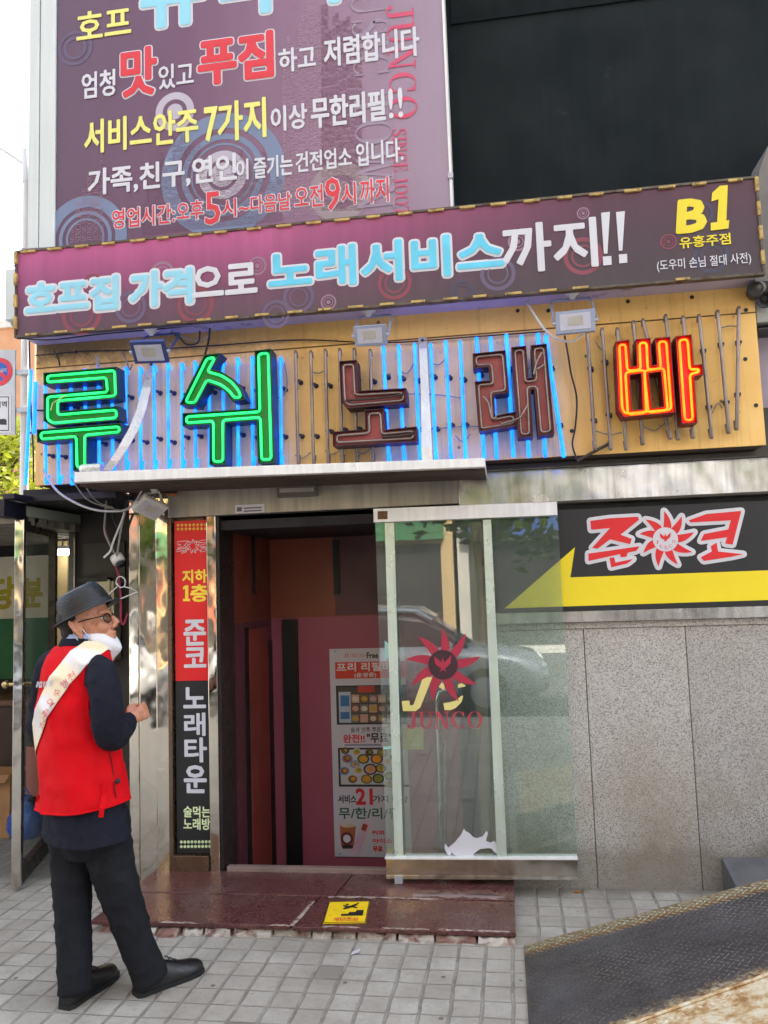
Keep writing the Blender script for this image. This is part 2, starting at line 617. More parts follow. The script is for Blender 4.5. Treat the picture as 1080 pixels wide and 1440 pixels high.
def lay(mb, geo, mapf, m, lift, outline=None, om=1, h0=0.25, h1=0.7):
    """put flat 2-D geometry (verts, faces, boundary edges) on a surface: mapf(u,v,lift)->Vector"""
    nv, fs, be = geo[:3]
    vs = [mapf(u, v, lift) for u, v in nv]
    mb.add(vs, fs, m)
    if outline:
        w = outline
        ux = (mapf(0.5, 0.5, 0) - mapf(0.5, 0.5, 1)).normalized()     # points into the board
        base = [mapf(u, v, lift * h0) for u, v in nv]
        apex = [mapf(u, v, lift * h1) for u, v in nv]
        used = set()
        for a, b in be:
            d = base[b] - base[a]
            if d.length < 1e-7:
                continue
            t = d.normalized()
            s_ = t.cross(ux) * w
            mb.add([base[a] + s_, base[b] + s_, apex[b], apex[a], base[b] - s_, base[a] - s_],
                   [(0, 1, 2, 3), (3, 2, 4, 5)], om)
            used.add(a); used.add(b)
        e1 = None
        for a in used:
            if e1 is None:
                e1 = ux.orthogonal().normalized()
                e2 = ux.cross(e1)
            ring = [base[a] + (e1 * math.cos(k * math.pi / 4) + e2 * math.sin(k * math.pi / 4)) * w for k in range(8)]
            mb.add(ring + [apex[a]], [(k, (k + 1) % 8, 8) for k in range(8)], om)

def board_map(lb, rt, Y, rot=0, slant=0.0):
    a, b = P(lb[0], lb[1], Y), P(rt[0], rt[1], Y)
    def f(u, v, h):
        if rot == 90:       # reading upwards
            u, v = 1 - v, u
        elif rot == -90:    # reading downwards
            u, v = v, 1 - u
        return Vector((a.x + (b.x - a.x) * u + slant * (b.z - a.z) * v, Y - h, a.z + (b.z - a.z) * v))
    return f

def sign_text(parent, body, lb, rt, Y, mats, bold=0.02, outline=None, rot=0, slant=0.0, lift=0.003, name='lettering', label=None):
    mb = MB()
    mf = board_map(lb, rt, Y, rot, slant)
    if bold > 0.014:        # thicken the strokes with ribbons along their edges
        gm = text_geo(body, 0.0)
        hgt = (mf(0, 1, 0) - mf(0, 0, 0)).length
        w = bold * hgt / max(gm[4], 0.2)
        lay(mb, gm, mf, 0, lift, w, 0, 0.86, 0.97)
        if outline:
            lay(mb, gm, mf, 0, lift * 0.9, outline + w, 1, 0.25, 0.7)
    else:
        lay(mb, text_geo(body, bold), mf, 0, lift, outline)
    o = mb.build(name, mats, parent)
    if label: o['label'] = label
    return o

# a small serif face for the Latin words the signs print in serif capitals
def _arc(cx, cy, rx, ry, a0, a1, t0, t1, n=14):
    out, inn = [], []
    for i in range(n + 1):
        a = R(a0 + (a1 - a0) * i / n)
        th = t0 + (t1 - t0) * abs(math.cos(a))
        out.append((cx + rx * math.cos(a), cy + ry * math.sin(a)))
        inn.append((cx + (rx - th) * math.cos(a), cy + (ry - th * 0.55) * math.sin(a)))
    return out, inn
def serif(ch):
    """list of quads/polygons in a 0..w x 0..1 box"""
    S, T, H = 0.17, 0.06, 0.055
    rect = lambda x0, y0, x1, y1: [(x0, y0), (x1, y0), (x1, y1), (x0, y1)]
    def strip(o, i):
        return [[o[k], o[k + 1], i[k + 1], i[k]] for k in range(len(o) - 1)]
    if ch == 'J':
        o, i = _arc(0.19, 0.2, 0.25, 0.2, 180, 360, 0.08, 0.17)
        return [rect(0.27, 0.2, 0.44, 1), rect(0.14, 1 - H, 0.57, 1)] + strip(o, i), 0.6
    if ch == 'U':
        o, i = _arc(0.42, 0.3, 0.32, 0.3, 180, 360, 0.06, 0.12)
        return [rect(0.1, 0.3, 0.26, 1), rect(0.67, 0.3, 0.74, 1), rect(0, 1 - H, 0.36, 1), rect(0.55, 1 - H, 0.86, 1)] + strip(o, i), 0.9
    if ch == 'N':
        return [rect(0.1, 0, 0.17, 1), rect(0.72, 0, 0.79, 1), [(0.1, 1), (0.3, 1), (0.79, 0), (0.66, 0)], rect(0, 0, 0.3, H), rect(0.58, 1 - H, 0.9, 1), rect(0, 1 - H, 0.2, 1)], 0.95
    if ch == 'C':
        o, i = _arc(0.45, 0.5, 0.43, 0.5, 48, 312, 0.05, 0.17, 20)
        return strip(o, i) + [rect(0.7, 0.66, 0.76, 0.97), rect(0.7, 0.03, 0.76, 0.3)], 0.88
    if ch in 'O09':
        o, i = _arc(0.45, 0.5, 0.43, 0.5, 0, 360, 0.05, 0.17, 28)
        return strip(o, i), 0.95
    if ch == 'M':
        return [rect(0.1, 0, 0.17, 1), rect(0.85, 0, 1.02, 1), [(0.1, 1), (0.3, 1), (0.6, 0), (0.5, 0)], [(0.86, 1), (0.95, 1), (0.58, 0), (0.5, 0)], rect(0, 0, 0.28, H), rect(0.76, 0, 1.12, H), rect(0, 1 - H, 0.25, 1), rect(0.9, 1 - H, 1.12, 1)], 1.16
    if ch == 'S':
        o, i = _arc(0.36, 0.73, 0.3, 0.27, 40, 270, 0.06, 0.15)
        o2, i2 = _arc(0.36, 0.25, 0.32, 0.25, 90, -140, 0.06, 0.15)
        return strip(o, i) + strip(o2, i2) + [[(0.12, 0.62), (0.3, 0.66), (0.62, 0.38), (0.5, 0.3)], rect(0.53, 0.72, 0.6, 1), rect(0.06, 0.0, 0.12, 0.28)], 0.72
    if ch == 'I':
        return [rect(0.12, 0, 0.29, 1), rect(0, 0, 0.41, H), rect(0, 1 - H, 0.41, 1)], 0.45
    if ch == '1':
        return [rect(0.2, 0, 0.36, 1), rect(0.06, 0, 0.5, H), [(0.05, 0.84), (0.2, 0.9), (0.36, 1), (0.2, 1)]], 0.56
    if ch == '7':
        return [rect(0.04, 0.9, 0.62, 1), [(0.46, 0.92), (0.62, 0.92), (0.36, 0), (0.2, 0)], rect(0.04, 0.74, 0.09, 1)], 0.68
    if ch == 'T':
        return [rect(0.33, 0, 0.5, 1), rect(0.2, 0, 0.63, H), rect(0.02, 1 - H, 0.81, 1), rect(0.02, 0.74, 0.07, 1), rect(0.76, 0.74, 0.81, 1)], 0.86
    if ch == 'W':
        return [[(0.08, 1), (0.26, 1), (0.44, 0), (0.36, 0)], [(0.56, 1), (0.62, 1), (0.44, 0), (0.36, 0)], [(0.5, 1), (0.68, 1), (0.86, 0), (0.78, 0)], [(1.0, 1), (1.07, 1), (0.86, 0), (0.78, 0)], rect(0, 1 - H, 0.36, 1), rect(0.9, 1 - H, 1.17, 1)], 1.2
    if ch == 'E':
        return [rect(0.1, 0, 0.27, 1), rect(0, 0, 0.72, H), rect(0, 1 - H, 0.7, 1), rect(0.27, 0.48, 0.5, 0.54), rect(0.65, 0, 0.72, 0.28), rect(0.63, 0.74, 0.7, 1), rect(0.48, 0.38, 0.53, 0.64)], 0.8
    return [], 0.45
def serif_geo(word, gap=0.06):
    vs, fs, x = [], [], 0.0
    for ch in word:
        polys, w = serif(ch)
        for pl in polys:
            o = len(vs)
            vs += [(x + a, b) for a, b in pl]
            fs.append(tuple(range(o, o + len(pl))))
        x += w + gap
    W = x - gap
    return [(a / W, b) for a, b in vs], fs, [], W
def lay_stag(mb, geo, mapf, m, lift):
    """like lay(), each polygon a hair further out so no two overlap in one plane"""
    nv, fs = geo[:2]
    for k, f in enumerate(fs):
        mb.add([mapf(nv[i][0], nv[i][1], lift + 0.00012 * (k % 9)) for i in f], [tuple(range(len(f)))], m)

_RL = [0]
def ring_px(mb, cx, cy, r0, r1, Y, m, lift, n=40):
    _RL[0] += 1
    lift += 0.00006 * (_RL[0] % 16)      # printed layers never share one plane
    c = P(cx, cy, Y)
    k = (P(cx + 1, cy, Y) - P(cx, cy, Y)).length
    vs = []
    for i in range(n):
        a = 2 * math.pi * i / n
        for r in (r0, r1):
            vs.append((c.x + math.cos(a) * r * k, Y - lift, c.z + math.sin(a) * r * k))
    fs = []
    for i in range(n):
        j = (i + 1) % n
        fs.append((2 * i, 2 * j, 2 * j + 1, 2 * i + 1))
    if r0 <= 0:
        vs = [v for i, v in enumerate(vs) if i % 2]
        fs = [tuple(range(n))]
    mb.add(vs, fs, m)

def petals(c, r, tips, base_w, swirl):
    """curved sun rays as polygons; c centre, tips list of points, in 2-D"""
    out = []
    for tp in tips:
        a = math.atan2(tp[1] - c[1], tp[0] - c[0]) + swirl
        d = math.hypot(tp[0] - c[0], tp[1] - c[1])
        b0 = (c[0] + r * math.cos(a - base_w), c[1] + r * math.sin(a - base_w))
        b1 = (c[0] + r * math.cos(a + base_w), c[1] + r * math.sin(a + base_w))
        mm = (r + d) / 2
        m0 = (c[0] + mm * math.cos(a - base_w * 0.62), c[1] + mm * math.sin(a - base_w * 0.62))
        m1 = (c[0] + mm * math.cos(a + base_w * 0.62), c[1] + mm * math.sin(a + base_w * 0.62))
        def q(p, mdl, e, t):
            return tuple((1 - t) ** 2 * p[k] + 2 * t * (1 - t) * mdl[k] + t * t * e[k] for k in (0, 1))
        L = [q(b0, m0, tp, t / 5) for t in range(5)] + [tuple(tp)] + [q(b1, m1, tp, t / 5) for t in range(4, -1, -1)]
        out.append(L)
    return out

def poly_geo(polys):
    """XZ polygons -> verts, faces, boundary edges (absolute coordinates)"""
    vs, fs, be = [], [], []
    for L in polys:
        o = len(vs)
        vs += L
        for t in tessellate_polygon([[Vector((a, b, 0)) for a, b in L]]):
            fs.append(tuple(o + i for i in t))
        be += [(o + i, o + (i + 1) % len(L)) for i in range(len(L))]
    return vs, fs, be
def flat_map(Y):
    return lambda u, v, h: Vector((u, Y - h, v))

def offset_poly(L, d):
    """move every edge of a polygon inwards by d (negative: outwards)"""
    n = len(L)
    ar = sum(L[i][0] * L[(i + 1) % n][1] - L[(i + 1) % n][0] * L[i][1] for i in range(n))
    sg = 1 if ar > 0 else -1
    out = []
    for i in range(n):
        p0, p1, p2 = Vector(L[i - 1]), Vector(L[i]), Vector(L[(i + 1) % n])
        e1, e2 = (p1 - p0).normalized(), (p2 - p1).normalized()
        n1 = Vector((-e1.y, e1.x)) * sg
        n2 = Vector((-e2.y, e2.x)) * sg
        b = n1 + n2
        if b.length < 0.05:
            b = n1
        k = d / max(0.35, b.normalized().dot(n1))
        out.append(p1 + b.normalized() * k)
    return out
def round_loop(L, r):
    out = []
    n = len(L)
    for i in range(n):
        p0, p1, p2 = Vector(L[i - 1]), Vector(L[i]), Vector(L[(i + 1) % n])
        a, b = p0 - p1, p2 - p1
        ra = min(r, a.length * 0.45)
        rb = min(r, b.length * 0.45)
        s0, s1 = p1 + a.normalized() * ra, p1 + b.normalized() * rb
        for t in (0, 0.33, 0.67, 1):
            out.append((1 - t) ** 2 * s0 + 2 * t * (1 - t) * p1 + t * t * s1)
    return out

# ------------------------------------------------------------------ material set
GRAN = special('speckled_granite', _granite)
REDG = special('red_granite', _redgranite)
PAVE = special('paver', _paver)
YEL = special('yellow_panel', _yellow)
BRUSH = special('brushed_steel', _steel((168, 163, 158), 0.42, 0.05, 0.25))
SHINY = special('wavy_steel', _steel((226, 224, 220), 0.2, 0.16, 0.35))
MIRR = special('mirror_steel', _steel((214, 208, 196), 0.05, 0.16, 0.06))
RAILM = special('rail_steel', _steel((200, 192, 184), 0.16, 0.12, 0.12))
GLASS = special('clear_glass', _glass((0.885, 0.955, 0.92), 2.2, 0.095))  # diffuse film is dust plus painted milky haze of reflected sky and road
GLASS2 = special('shop_glass', _glass((0.95, 0.98, 0.965), 1.22, 0.05))
WHITEST = mat('white_steel', (232, 232, 230), 0.4, 0.0, 0.06, 5, streak=0.1, stain=(5, 0.62, 0.75, (150, 130, 110)))
CLAD = mat('pale_cladding', (206, 214, 213), 0.45, 0, 0.04, 2, streak=0.06)
LILAC = mat('lilac_soffit', (168, 162, 190), 0.5, 0, 0.1, 5, stain=(6, 0.58, 0.7, (90, 85, 95)))
BLACK = mat('black_paint', (24, 25, 28), 0.5, 0, 0.15)
DARKWALL = mat('dark_green_wall', (16, 25, 27), 0.8, 0, 0.14, 1.6, spec=0.25, streak=0.15, stain=(5, 0.64, 0.8, (34, 42, 44)))
DKBEAM = mat('dark_beam', (13, 20, 22), 0.85, spec=0.2, var=0.1)
DIRTY = mat('sooty_wood', (66, 52, 44), 0.85, 0, 0.3, 7, bump=0.3)
NAVY = mat('navy_fascia', (26, 27, 38), 0.4, 0, 0.15, 4)
VIN_WHITE = mat('white_vinyl', (204, 204, 212), 0.45, 0, 0.03, 4)
VIN_CYAN = mat('cyan_vinyl', (140, 205, 226), 0.45, 0, 0.05, 3)
VIN_RED = mat('red_vinyl', (210, 46, 58), 0.45, 0, 0.05, 3)
VIN_YEL = mat('yellow_vinyl', (226, 206, 40), 0.45, 0, 0.05, 3)
VIN_PALEY = mat('pale_yellow_vinyl', (226, 222, 120), 0.45, 0, 0.05, 3)
VIN_PINK = mat('pink_vinyl', (204, 72, 106), 0.5, 0, 0.05, 3)
VIN_GREY = mat('grey_vinyl', (150, 132, 150), 0.5, 0, 0.06, 3)
VIN_BLUE = mat('steel_blue_vinyl', (112, 126, 156), 0.5, 0, 0.06, 3)
VIN_PALE = mat('pale_vinyl', (180, 172, 186), 0.5, 0, 0.06, 3)
VIN_TXT = mat('mauve_vinyl', (146, 112, 134), 0.5, 0, 0.08, 3)
VIN_ROSE = mat('rose_ring_vinyl', (128, 58, 76), 0.5, 0, 0.06, 3)
VIN_MAUVE = mat('mauve_ring_vinyl', (96, 82, 112), 0.5, 0, 0.06, 3)
GREY_ALU = mat('grey_aluminium', (168, 172, 180), 0.4, 0.3, 0.06, 8)
TABM = mat('yellow_tab', (186, 158, 92), 0.6, 0, 0.3, 20, stain=(25, 0.5, 0.66, (110, 84, 50)))
WIRE_W = mat('white_cable', (196, 196, 198), 0.5, 0, 0.06)
WIRE_K = mat('black_cable', (28, 26, 28), 0.5, 0, 0.1)
WIRE_G = mat('grey_cable', (128, 126, 124), 0.5, 0, 0.1)
UNLIT = mat('unlit_neon_glass', (140, 128, 124), 0.18, 0.35, 0.25, 9)
CLIPM = mat('clip', (40, 38, 52), 0.5, 0, 0.1)
def neon(name, col, s):
    m = mat(name, col, 0.2, 0, 0.0, emit=col, estr=s)
    t = NT(m)
    v_ = t.ramp(t.noise(9, 3, 0.6), [(0.3, g(0.62)), (0.7, g(1.3))])
    t.l(t.math('MULTIPLY', v_, s), t.b.inputs['Emission Strength'])
    return m
N_BLUE = neon('lit_blue_neon', (10, 92, 255), 1.15)
N_GREEN = neon('lit_green_neon', (36, 236, 112), 0.38)
N_ORANGE = neon('lit_orange_neon', (255, 88, 8), 1.25)
CH_GREEN = mat('green_channel', (12, 112, 42), 0.45, 0, 0.12, 8)
CH_GREENS = mat('green_channel_side', (10, 52, 44), 0.5, 0, 0.15, 8)
CH_MAROON = mat('maroon_channel', (146, 66, 66), 0.5, 0, 0.15, 8, stain=(12, 0.6, 0.75, (70, 28, 28)))
CH_MAROONS = mat('maroon_channel_side', (56, 22, 26), 0.6, 0, 0.15, 8)
CH_RED = mat('red_channel', (232, 20, 14), 0.45, 0, 0.1, 8)
CH_REDS = mat('red_channel_side', (110, 16, 18), 0.5, 0, 0.1, 8)

# ------------------------------------------------------------------ ground
mb = MB()
hx0, hx1, hy0, hy1 = -1.62, -0.04, 0.02, 1.2
for (xa, xb, ya, yb) in ((-60, 60, -5.6, hy0), (-60, hx0, hy0, hy1), (hx1, 60, hy0, hy1), (-60, 60, hy1, 30)):
    mb.add([(xa, ya, 0), (xb, ya, 0), (xb, yb, 0), (xa, yb, 0)], [(0, 1, 2, 3)])
tag(mb.build('pavement', PAVE), 'grey square pavers of the pavement in front of the shop', 'pavement', kind='structure')
mb = MB()
mb.box(-60, 60, -5.75, -5.6, -0.3, 0.006)
tag(mb.build('kerb', mat('kerb_stone', (150, 148, 144), 0.8, 0, 0.15, 4, bump=0.3)), 'pale stone kerb along the road', 'kerb', kind='structure')
mb = MB()
mb.add([(-150, -120, -0.12), (150, -120, -0.12), (150, -5.7, -0.12), (-150, -5.7, -0.12)], [(0, 1, 2, 3)])
tag(mb.build('road', mat('asphalt', (70, 70, 72), 0.85, 0, 0.2, 3, bump=0.4, bscale=120)), 'grey asphalt road across from the shop', 'road', kind='structure')

# ------------------------------------------------------------------ building
bld = thing('shop_building', 'dark building with granite base, steel header and open brown doorway', 'building', (-0.5, 0.3, 0))
X_L = -2.176       # left face of the mirror pillar
X_D0 = P(311, 900).x
X_D1 = P(693, 900).x
X_END = 6.0
Z_HEAD0 = P(420, 720).z          # door head
Z_GT = P(890, 873).z             # granite top
# granite wall panels
xs = [X_D1, P(820, 880).x, P(963, 880).x, 1.62, 2.5, 3.4, 4.3, X_END]
for i in range(len(xs) - 1):
    mb = MB()
    mb.box(xs[i] + (0.0022 if i else 0), xs[i + 1] - 0.0022, 0.0, 0.28, -0.02, Z_GT - 0.035)
    mb.build('granite_panel', GRAN, bld, bevel=0.003)
mb = MB()
mb.box(X_D1, X_END, 0.005, 0.27, -0.02, Z_GT - 0.03)
mb.build('wall_joint_backing', mat('joint_mortar', (96, 92, 86), 0.9), bld)
mb = MB()
mb.box(X_D1 + 0.002, X_END, -0.012, 0.28, Z_GT - 0.034, Z_GT + 0.0)
mb.build('granite_coping', GRAN, bld, bevel=0.003)
mb = MB()
za, zb = P(890, 870, -0.05).z, P(890, 857, -0.05).z
mb.box(X_D1 + 0.004, X_END, -0.045, 0.2, Z_GT + 0.002, zb)
mb.build('steel_trim', SHINY, bld, bevel=0.002)
# wall behind black sign and above, dark upper wall
mb = MB()
mb.box(X_D1 + 0.004, X_END, 0.03, 0.28, zb + 0.003, 2.02)
mb.box(X_D1 + 0.05, X_END, 0.0, 0.03, P(900, 706).z - 0.03, 2.02)
mb.build('recess_wall', BLACK, bld)
mb = MB()
mb.box(-2.62, X_END, 0.02, 0.3, 3.05, 12.0)
mb.build('upper_wall', DARKWALL, bld)
mb = MB()
mb.quad4([(634, 34), (900, -2), (1080, -26), (1080, -150), (634, -150)], 0.008, 0.01)
mb.build('dark_beam', DKBEAM, bld)
mb = MB()
mb.box(-2.62, X_END, 0.3, 9.0, 2.6, 12.0)
mb.build('building_mass', mat('grey_render', (120, 118, 116), 0.8), bld)
# steel header over the door
zt = P(450, 655, -0.03).z + 0.05
x_seam = P(645, 690, -0.03).x
x_hl = P(236, 700, -0.03).x
mb = MB()
mb.box(x_hl, x_seam - 0.001, -0.03, 0.25, Z_HEAD0, zt)
mb.build('steel_header', BRUSH, bld, bevel=0.003)
mb = MB()
zs = P(900, 700, -0.035).z
mb.box(x_seam + 0.001, X_END, -0.035, 0.25, zs, P(900, 652, -0.035).z)
mb.build('shiny_header', SHINY, bld, bevel=0.003)
mb = MB()
mb.box(x_seam, X_END, -0.06, 0.2, P(900, 652, -0.035).z, zt + 0.12)
mb.box(x_seam, X_END, -0.09, -0.06, P(900, 652, -0.035).z, P(900, 646, -0.035).z)
mb.box(x_seam, X_END, -0.075, 0.1, zs - 0.014, zs - 0.001)
mb.build('header_strip', mat('dark_steel', (70, 66, 62), 0.4, 0.6), bld)
# mirror pillars either side of the light box
def pillar(x0, x1, yaw, name='steel_pillar', m=None, ydep=0.05, top=None, y=-0.02):
    a, b = P(x0, 1235, y), P(x1, 1235, y)
    mb = MB()
    cx, w = (a.x + b.x) / 2, (b.x - a.x) / 2 + 0.002
    d = Vector((math.cos(yaw), math.sin(yaw), 0))
    n = Vector((-math.sin(yaw), math.cos(yaw), 0))
    z1 = (Z_HEAD0 if top is None else top)
    mb.obox(Vector((cx, y + ydep, z1 / 2)), d * w, n * ydep, Vector((0, 0, z1 / 2)))
    return mb.build(name, m or MIRR, bld, bevel=0.004)
pillar(183.5, 197.5, R(-5), top=2.26)
pillar(197.5, 221.5, R(1.5), top=2.26)
pillar(221.5, 240, R(4), top=2.26)
pillar(296.5, 309, R(0))
mb = MB()
mb.box(P(241, 1200, 0.02).x, P(296, 1200, 0.02).x, 0.03, 0.2, 0, Z_HEAD0)
mb.box(P(240, 1200, 0).x, P(246, 1200, 0).x, -0.02, 0.03, 0, Z_HEAD0)
mb.box(P(246, 1212, 0).x, P(296, 1212, 0).x, -0.03, 0.03, 0, P(270, 1204, -0.03).z)
mb.build('sign_recess', mat('bronze_steel', (120, 100, 84), 0.25, 0.8, 0.15), bld, bevel=0.003)
mb = MB()
mb.box(P(309.5, 1200).x, P(315, 1200).x, -0.01, 0.24, 0.02, Z_HEAD0 - 0.002)
mb.box(P(315, 1200).x, X_D1, 0.02, 0.24, Z_HEAD0 - 0.03, Z_HEAD0 - 0.002)
mb.build('door_frame', mat('dark_frame', (52, 48, 46), 0.35, 0.5), bld, bevel=0.002)
# vestibule
YB = 1.03
XL = P(315, 1200).x - 0.005
XR = P(690, 1000, 0.4).x + 0.05
BRN = mat('brown_panel', (116, 56, 42), 0.42, 0, 0.12, 3, streak=0.08)
ORB = mat('orange_brown_panel', (136, 66, 44), 0.42, 0, 0.1, 3)
PLUM = mat('plum_panel', (90, 46, 56), 0.42, 0, 0.1, 3)
MAG = mat('magenta_panel', (152, 76, 94), 0.42, 0, 0.08, 2)
SLOT = mat('black_slot', (10, 10, 12), 0.5)
zsm = P(400, 868, YB).z
zc = P(450, 760, YB).z
mb = MB(); mb.box(XL - 0.1, XL, 0.24, YB, zsm + 0.004, 2.2); mb.build('vestibule_panel', BRN, bld)
mb = MB(); mb.box(XL - 0.1, XL, 0.24, YB, -1.2, zsm - 0.004); mb.build('vestibule_panel', PLUM, bld)
mb = MB(); mb.box(XL - 0.09, XL + 0.004, 0.24, YB, zsm - 0.004, zsm + 0.004)
mb.box(XL - 0.1, XR, YB - 0.004, YB + 0.06, zsm - 0.004, zsm + 0.004); mb.build('panel_seam', ORB, bld)
xa, xb_ = P(470, 800, YB).x, P(418, 1000, YB).x
mb = MB(); mb.box(XL - 0.1, xa, YB, YB + 0.1, zsm + 0.004, 2.2); mb.build('vestibule_panel', ORB, bld)
mb = MB(); mb.box(xa, XR, YB, YB + 0.1, zsm + 0.004, 2.2); mb.build('vestibule_panel', PLUM, bld)
mb = MB(); mb.box(XL - 0.1, XR, YB, YB + 0.1, -1.2, zsm - 0.004); mb.build('vestibule_panel', MAG, bld)
# left lower half: three upright boards standing in front of the back wall, with black slots between
def onleft(x0, x1, y0, y1, m, name='slot', off=0.006):
    """a strip on the left vestibule wall given by pixels: x -> depth along the wall"""
    def dep(x):
        d = ray(x, 900)
        t = (XL + off - CAM.x) / d.x
        return CAM + d * t
    def zz(x, y):
        d = ray(x, y)
        t = (XL + off - CAM.x) / d.x
        return (CAM + d * t).z
    ya, yb = dep(x0).y, dep(x1).y
    mb = MB()
    mb.box(XL - 0.01, XL + off, ya, yb, zz((x0 + x1) / 2, y1), zz((x0 + x1) / 2, y0))
    return mb.build(name, m, bld)
onleft(357, 361, 752, 836, SLOT)
onleft(345, 350, 882, 1330, SLOT)
onleft(351, 377, 884, 1330, mat('russet_panel', (140, 62, 52), 0.42, 0, 0.1, 3), 'wall_board', 0.005)
onleft(378, 383, 900, 1330, SLOT)
onleft(384, 398, 890, 1330, mat('russet_panel', (116, 52, 44)), 'wall_board', 0.005)
mb = MB()
mb.pxbox(406, 871, 417, 1340, YB - 0.03, 0.03)
mb.pxbox(469.5, 759, 476, 836, YB - 0.012, 0.012)
mb.build('slot', SLOT, bld)
mb = MB(); mb.box(XL - 0.1, XR + 0.1, 0.02, YB + 0.1, zc + 0.02, zc + 0.2); mb.build('vestibule_ceiling', mat('dark_ceiling', (30, 27, 32), 0.7), bld)
mb = MB(); mb.box(P(655, 1000, YB).x, P(655, 1000, YB).x + 0.1, 0.24, YB, -1.2, 2.1)
mb.box(P(655, 1000, YB).x, X_D1 + 0.1, 0.24, 0.30, -1.2, 2.1)
mb.build('beige_wall', mat('beige_wall', (156, 136, 96), 0.6, 0, 0.12, 2, streak=0.1), bld)
mb = MB()
for k in range(4):
    mb.box(XL, XR, 0.03 + 0.25 * k, 0.28 + 0.25 * k, -1.2, -0.2 - 0.17 * k)
mb.build('stair', mat('stair_stone', (90, 84, 80), 0.6, 0, 0.2), bld)
mb = MB(); mb.box(P(320, 1220).x, X_D1, -0.012, 0.03, 0.04, P(400, 1219).z); mb.build('door_sill', mat('sill', (138, 118, 112), 0.5, 0.2, 0.2), bld, bevel=0.003)
# handrail in the stairwell
hr = thing('handrail', 'steel stair handrail bending towards the wall behind the glass', 'handrail', tuple(P(620, 1200, 0.35)))
mb = MB()
mb.tube([P(621, 1215, 0.35), P(619, 1100, 0.35), P(615, 985, 0.35), P(618, 973, 0.35), P(626, 970, 0.36), P(655, 972, 0.42)], 0.017, 10)
mb.build('rail_tube', RAILM, hr)
mb = MB(); mb.lathe(P(654, 972, 0.42), (1, 0.1, 0), [(0.03, 0), (0.03, 0.01)], 14); mb.build('wall_flange', RAILM, hr)
mb = MB(); mb.tube([P(627, 1215, 0.45), P(626, 1040, 0.45)], 0.008, 8); mb.build('baluster', RAILM, hr)

# neighbouring pier at the right edge
nb = thing('neighbour_pier', 'grey concrete pier of the next building at the right edge', 'pier', (2.0, -0.1, 0))
mb = MB(); mb.box(P(1064, 560, 0.01).x, 3.4, 0.012, 0.12, 2.25, 3.25); mb.build('lilac_wall', mat('lilac_wall', (170, 156, 172), 0.7, 0, 0.1, 4), nb)
mb = MB(); mb.prism([PX([(1062, 395), (1062, 300), (1068, 240), (1080, 205), (1130, 190), (1130, 395)], -0.25)], -0.25, 0.012)
mb.build('concrete_bracket', mat('grey_concrete', (120, 116, 112), 0.9, 0, 0.15, 6, bump=0.4), nb)

# ------------------------------------------------------------------ entrance step
st = thing('entrance_step', 'worn red granite entrance step with broken front edge', 'step', (-1.0, -0.35, 0))
Zs = 0.056
xsl, xsr, xm = -2.04, -0.012, P(409, 1302, -0.69).x
mb = MB()
xm2 = P(450, 1240, -0.2).x
mb.prism([[(0, 0)] * 0 or [(xsl, 0), (xm - 0.004, 0), (xm - 0.004, 1), (xsl, 1)]], 0, 0) if False else None
def slab(pts, z0, z1, m=REDG, name='granite_slab'):
    mb = MB()
    n = len(pts)
    vs = [(x, y, z0) for x, y in pts] + [(x, y, z1) for x, y in pts]
    mb.add(vs, [tuple(range(n))[::-1], tuple(range(n, 2 * n))] + [(i, (i + 1) % n, n + (i + 1) % n, n + i) for i in range(n)])
    return mb.build(name, m, st, bevel=0.004)
YS = -0.69
slab([(xsl, YS), (xm - 0.004, YS), (xm + 0.05, -0.335), (xsl + 0.01, -0.335)], 0.034, Zs)
slab([(xm + 0.006, YS - 0.005), (xsr, YS - 0.005), (xsr, -0.338), (xm + 0.06, -0.338)], 0.034, Zs - 0.002)
slab([(xsl + 0.012, -0.33), (xm + 0.13, -0.33), (xm + 0.165, -0.005), (xsl + 0.02, -0.005)], 0.02, Zs + 0.003)
slab([(xm + 0.137, -0.33), (xsr, -0.33), (xsr, -0.005), (xm + 0.172, -0.005)], 0.02, Zs + 0.002)
# crumbling mortar under the slab: irregular blocks
rnd = random.Random(3)
RUB = mat('broken_mortar', (176, 168, 158), 0.9, 0, 0.25, 14, bump=0.6, bscale=50, stain=(10, 0.5, 0.65, (110, 70, 62)))
RUBR = mat('red_block', (126, 92, 82), 0.8, 0, 0.25, 14, bump=0.5, stain=(12, 0.52, 0.66, (176, 168, 156)))
x = xsl + 0.05
while x < xsr - 0.03:
    w = rnd.uniform(0.07, 0.22)
    x1 = min(x + w, xsr)
    mb = MB()
    n = 7
    z1 = rnd.uniform(0.029, 0.0335)
    yf = YS - rnd.uniform(-0.03, 0.022)
    vs, fs = [], []
    for i in range(n):
        u = i / (n - 1)
        xx = x + (x1 - x - 0.008) * u
        j = lambda a: rnd.uniform(-a, a)
        vs += [(xx + j(.003), yf - 0.012 + j(.008), -0.005), (xx, yf - 0.006 + j(.008), 0.013 + j(.003)), (xx + j(.003), yf + 0.006 + j(.006), z1 - rnd.random() ** 2 * 0.011), (xx, -0.4, z1)]
    for i in range(n - 1):
        for q in range(3):
            fs.append((4 * i + q, 4 * i + 4 + q, 4 * i + 5 + q, 4 * i + 1 + q))
    fs += [(3, 2, 1, 0), tuple(4 * (n - 1) + q for q in range(4))]
    mb.add(vs, fs)
    mb.build('rubble_block', RUB if rnd.random() < 0.85 else RUBR, st)
    x = x1 + rnd.uniform(0.0, 0.015)
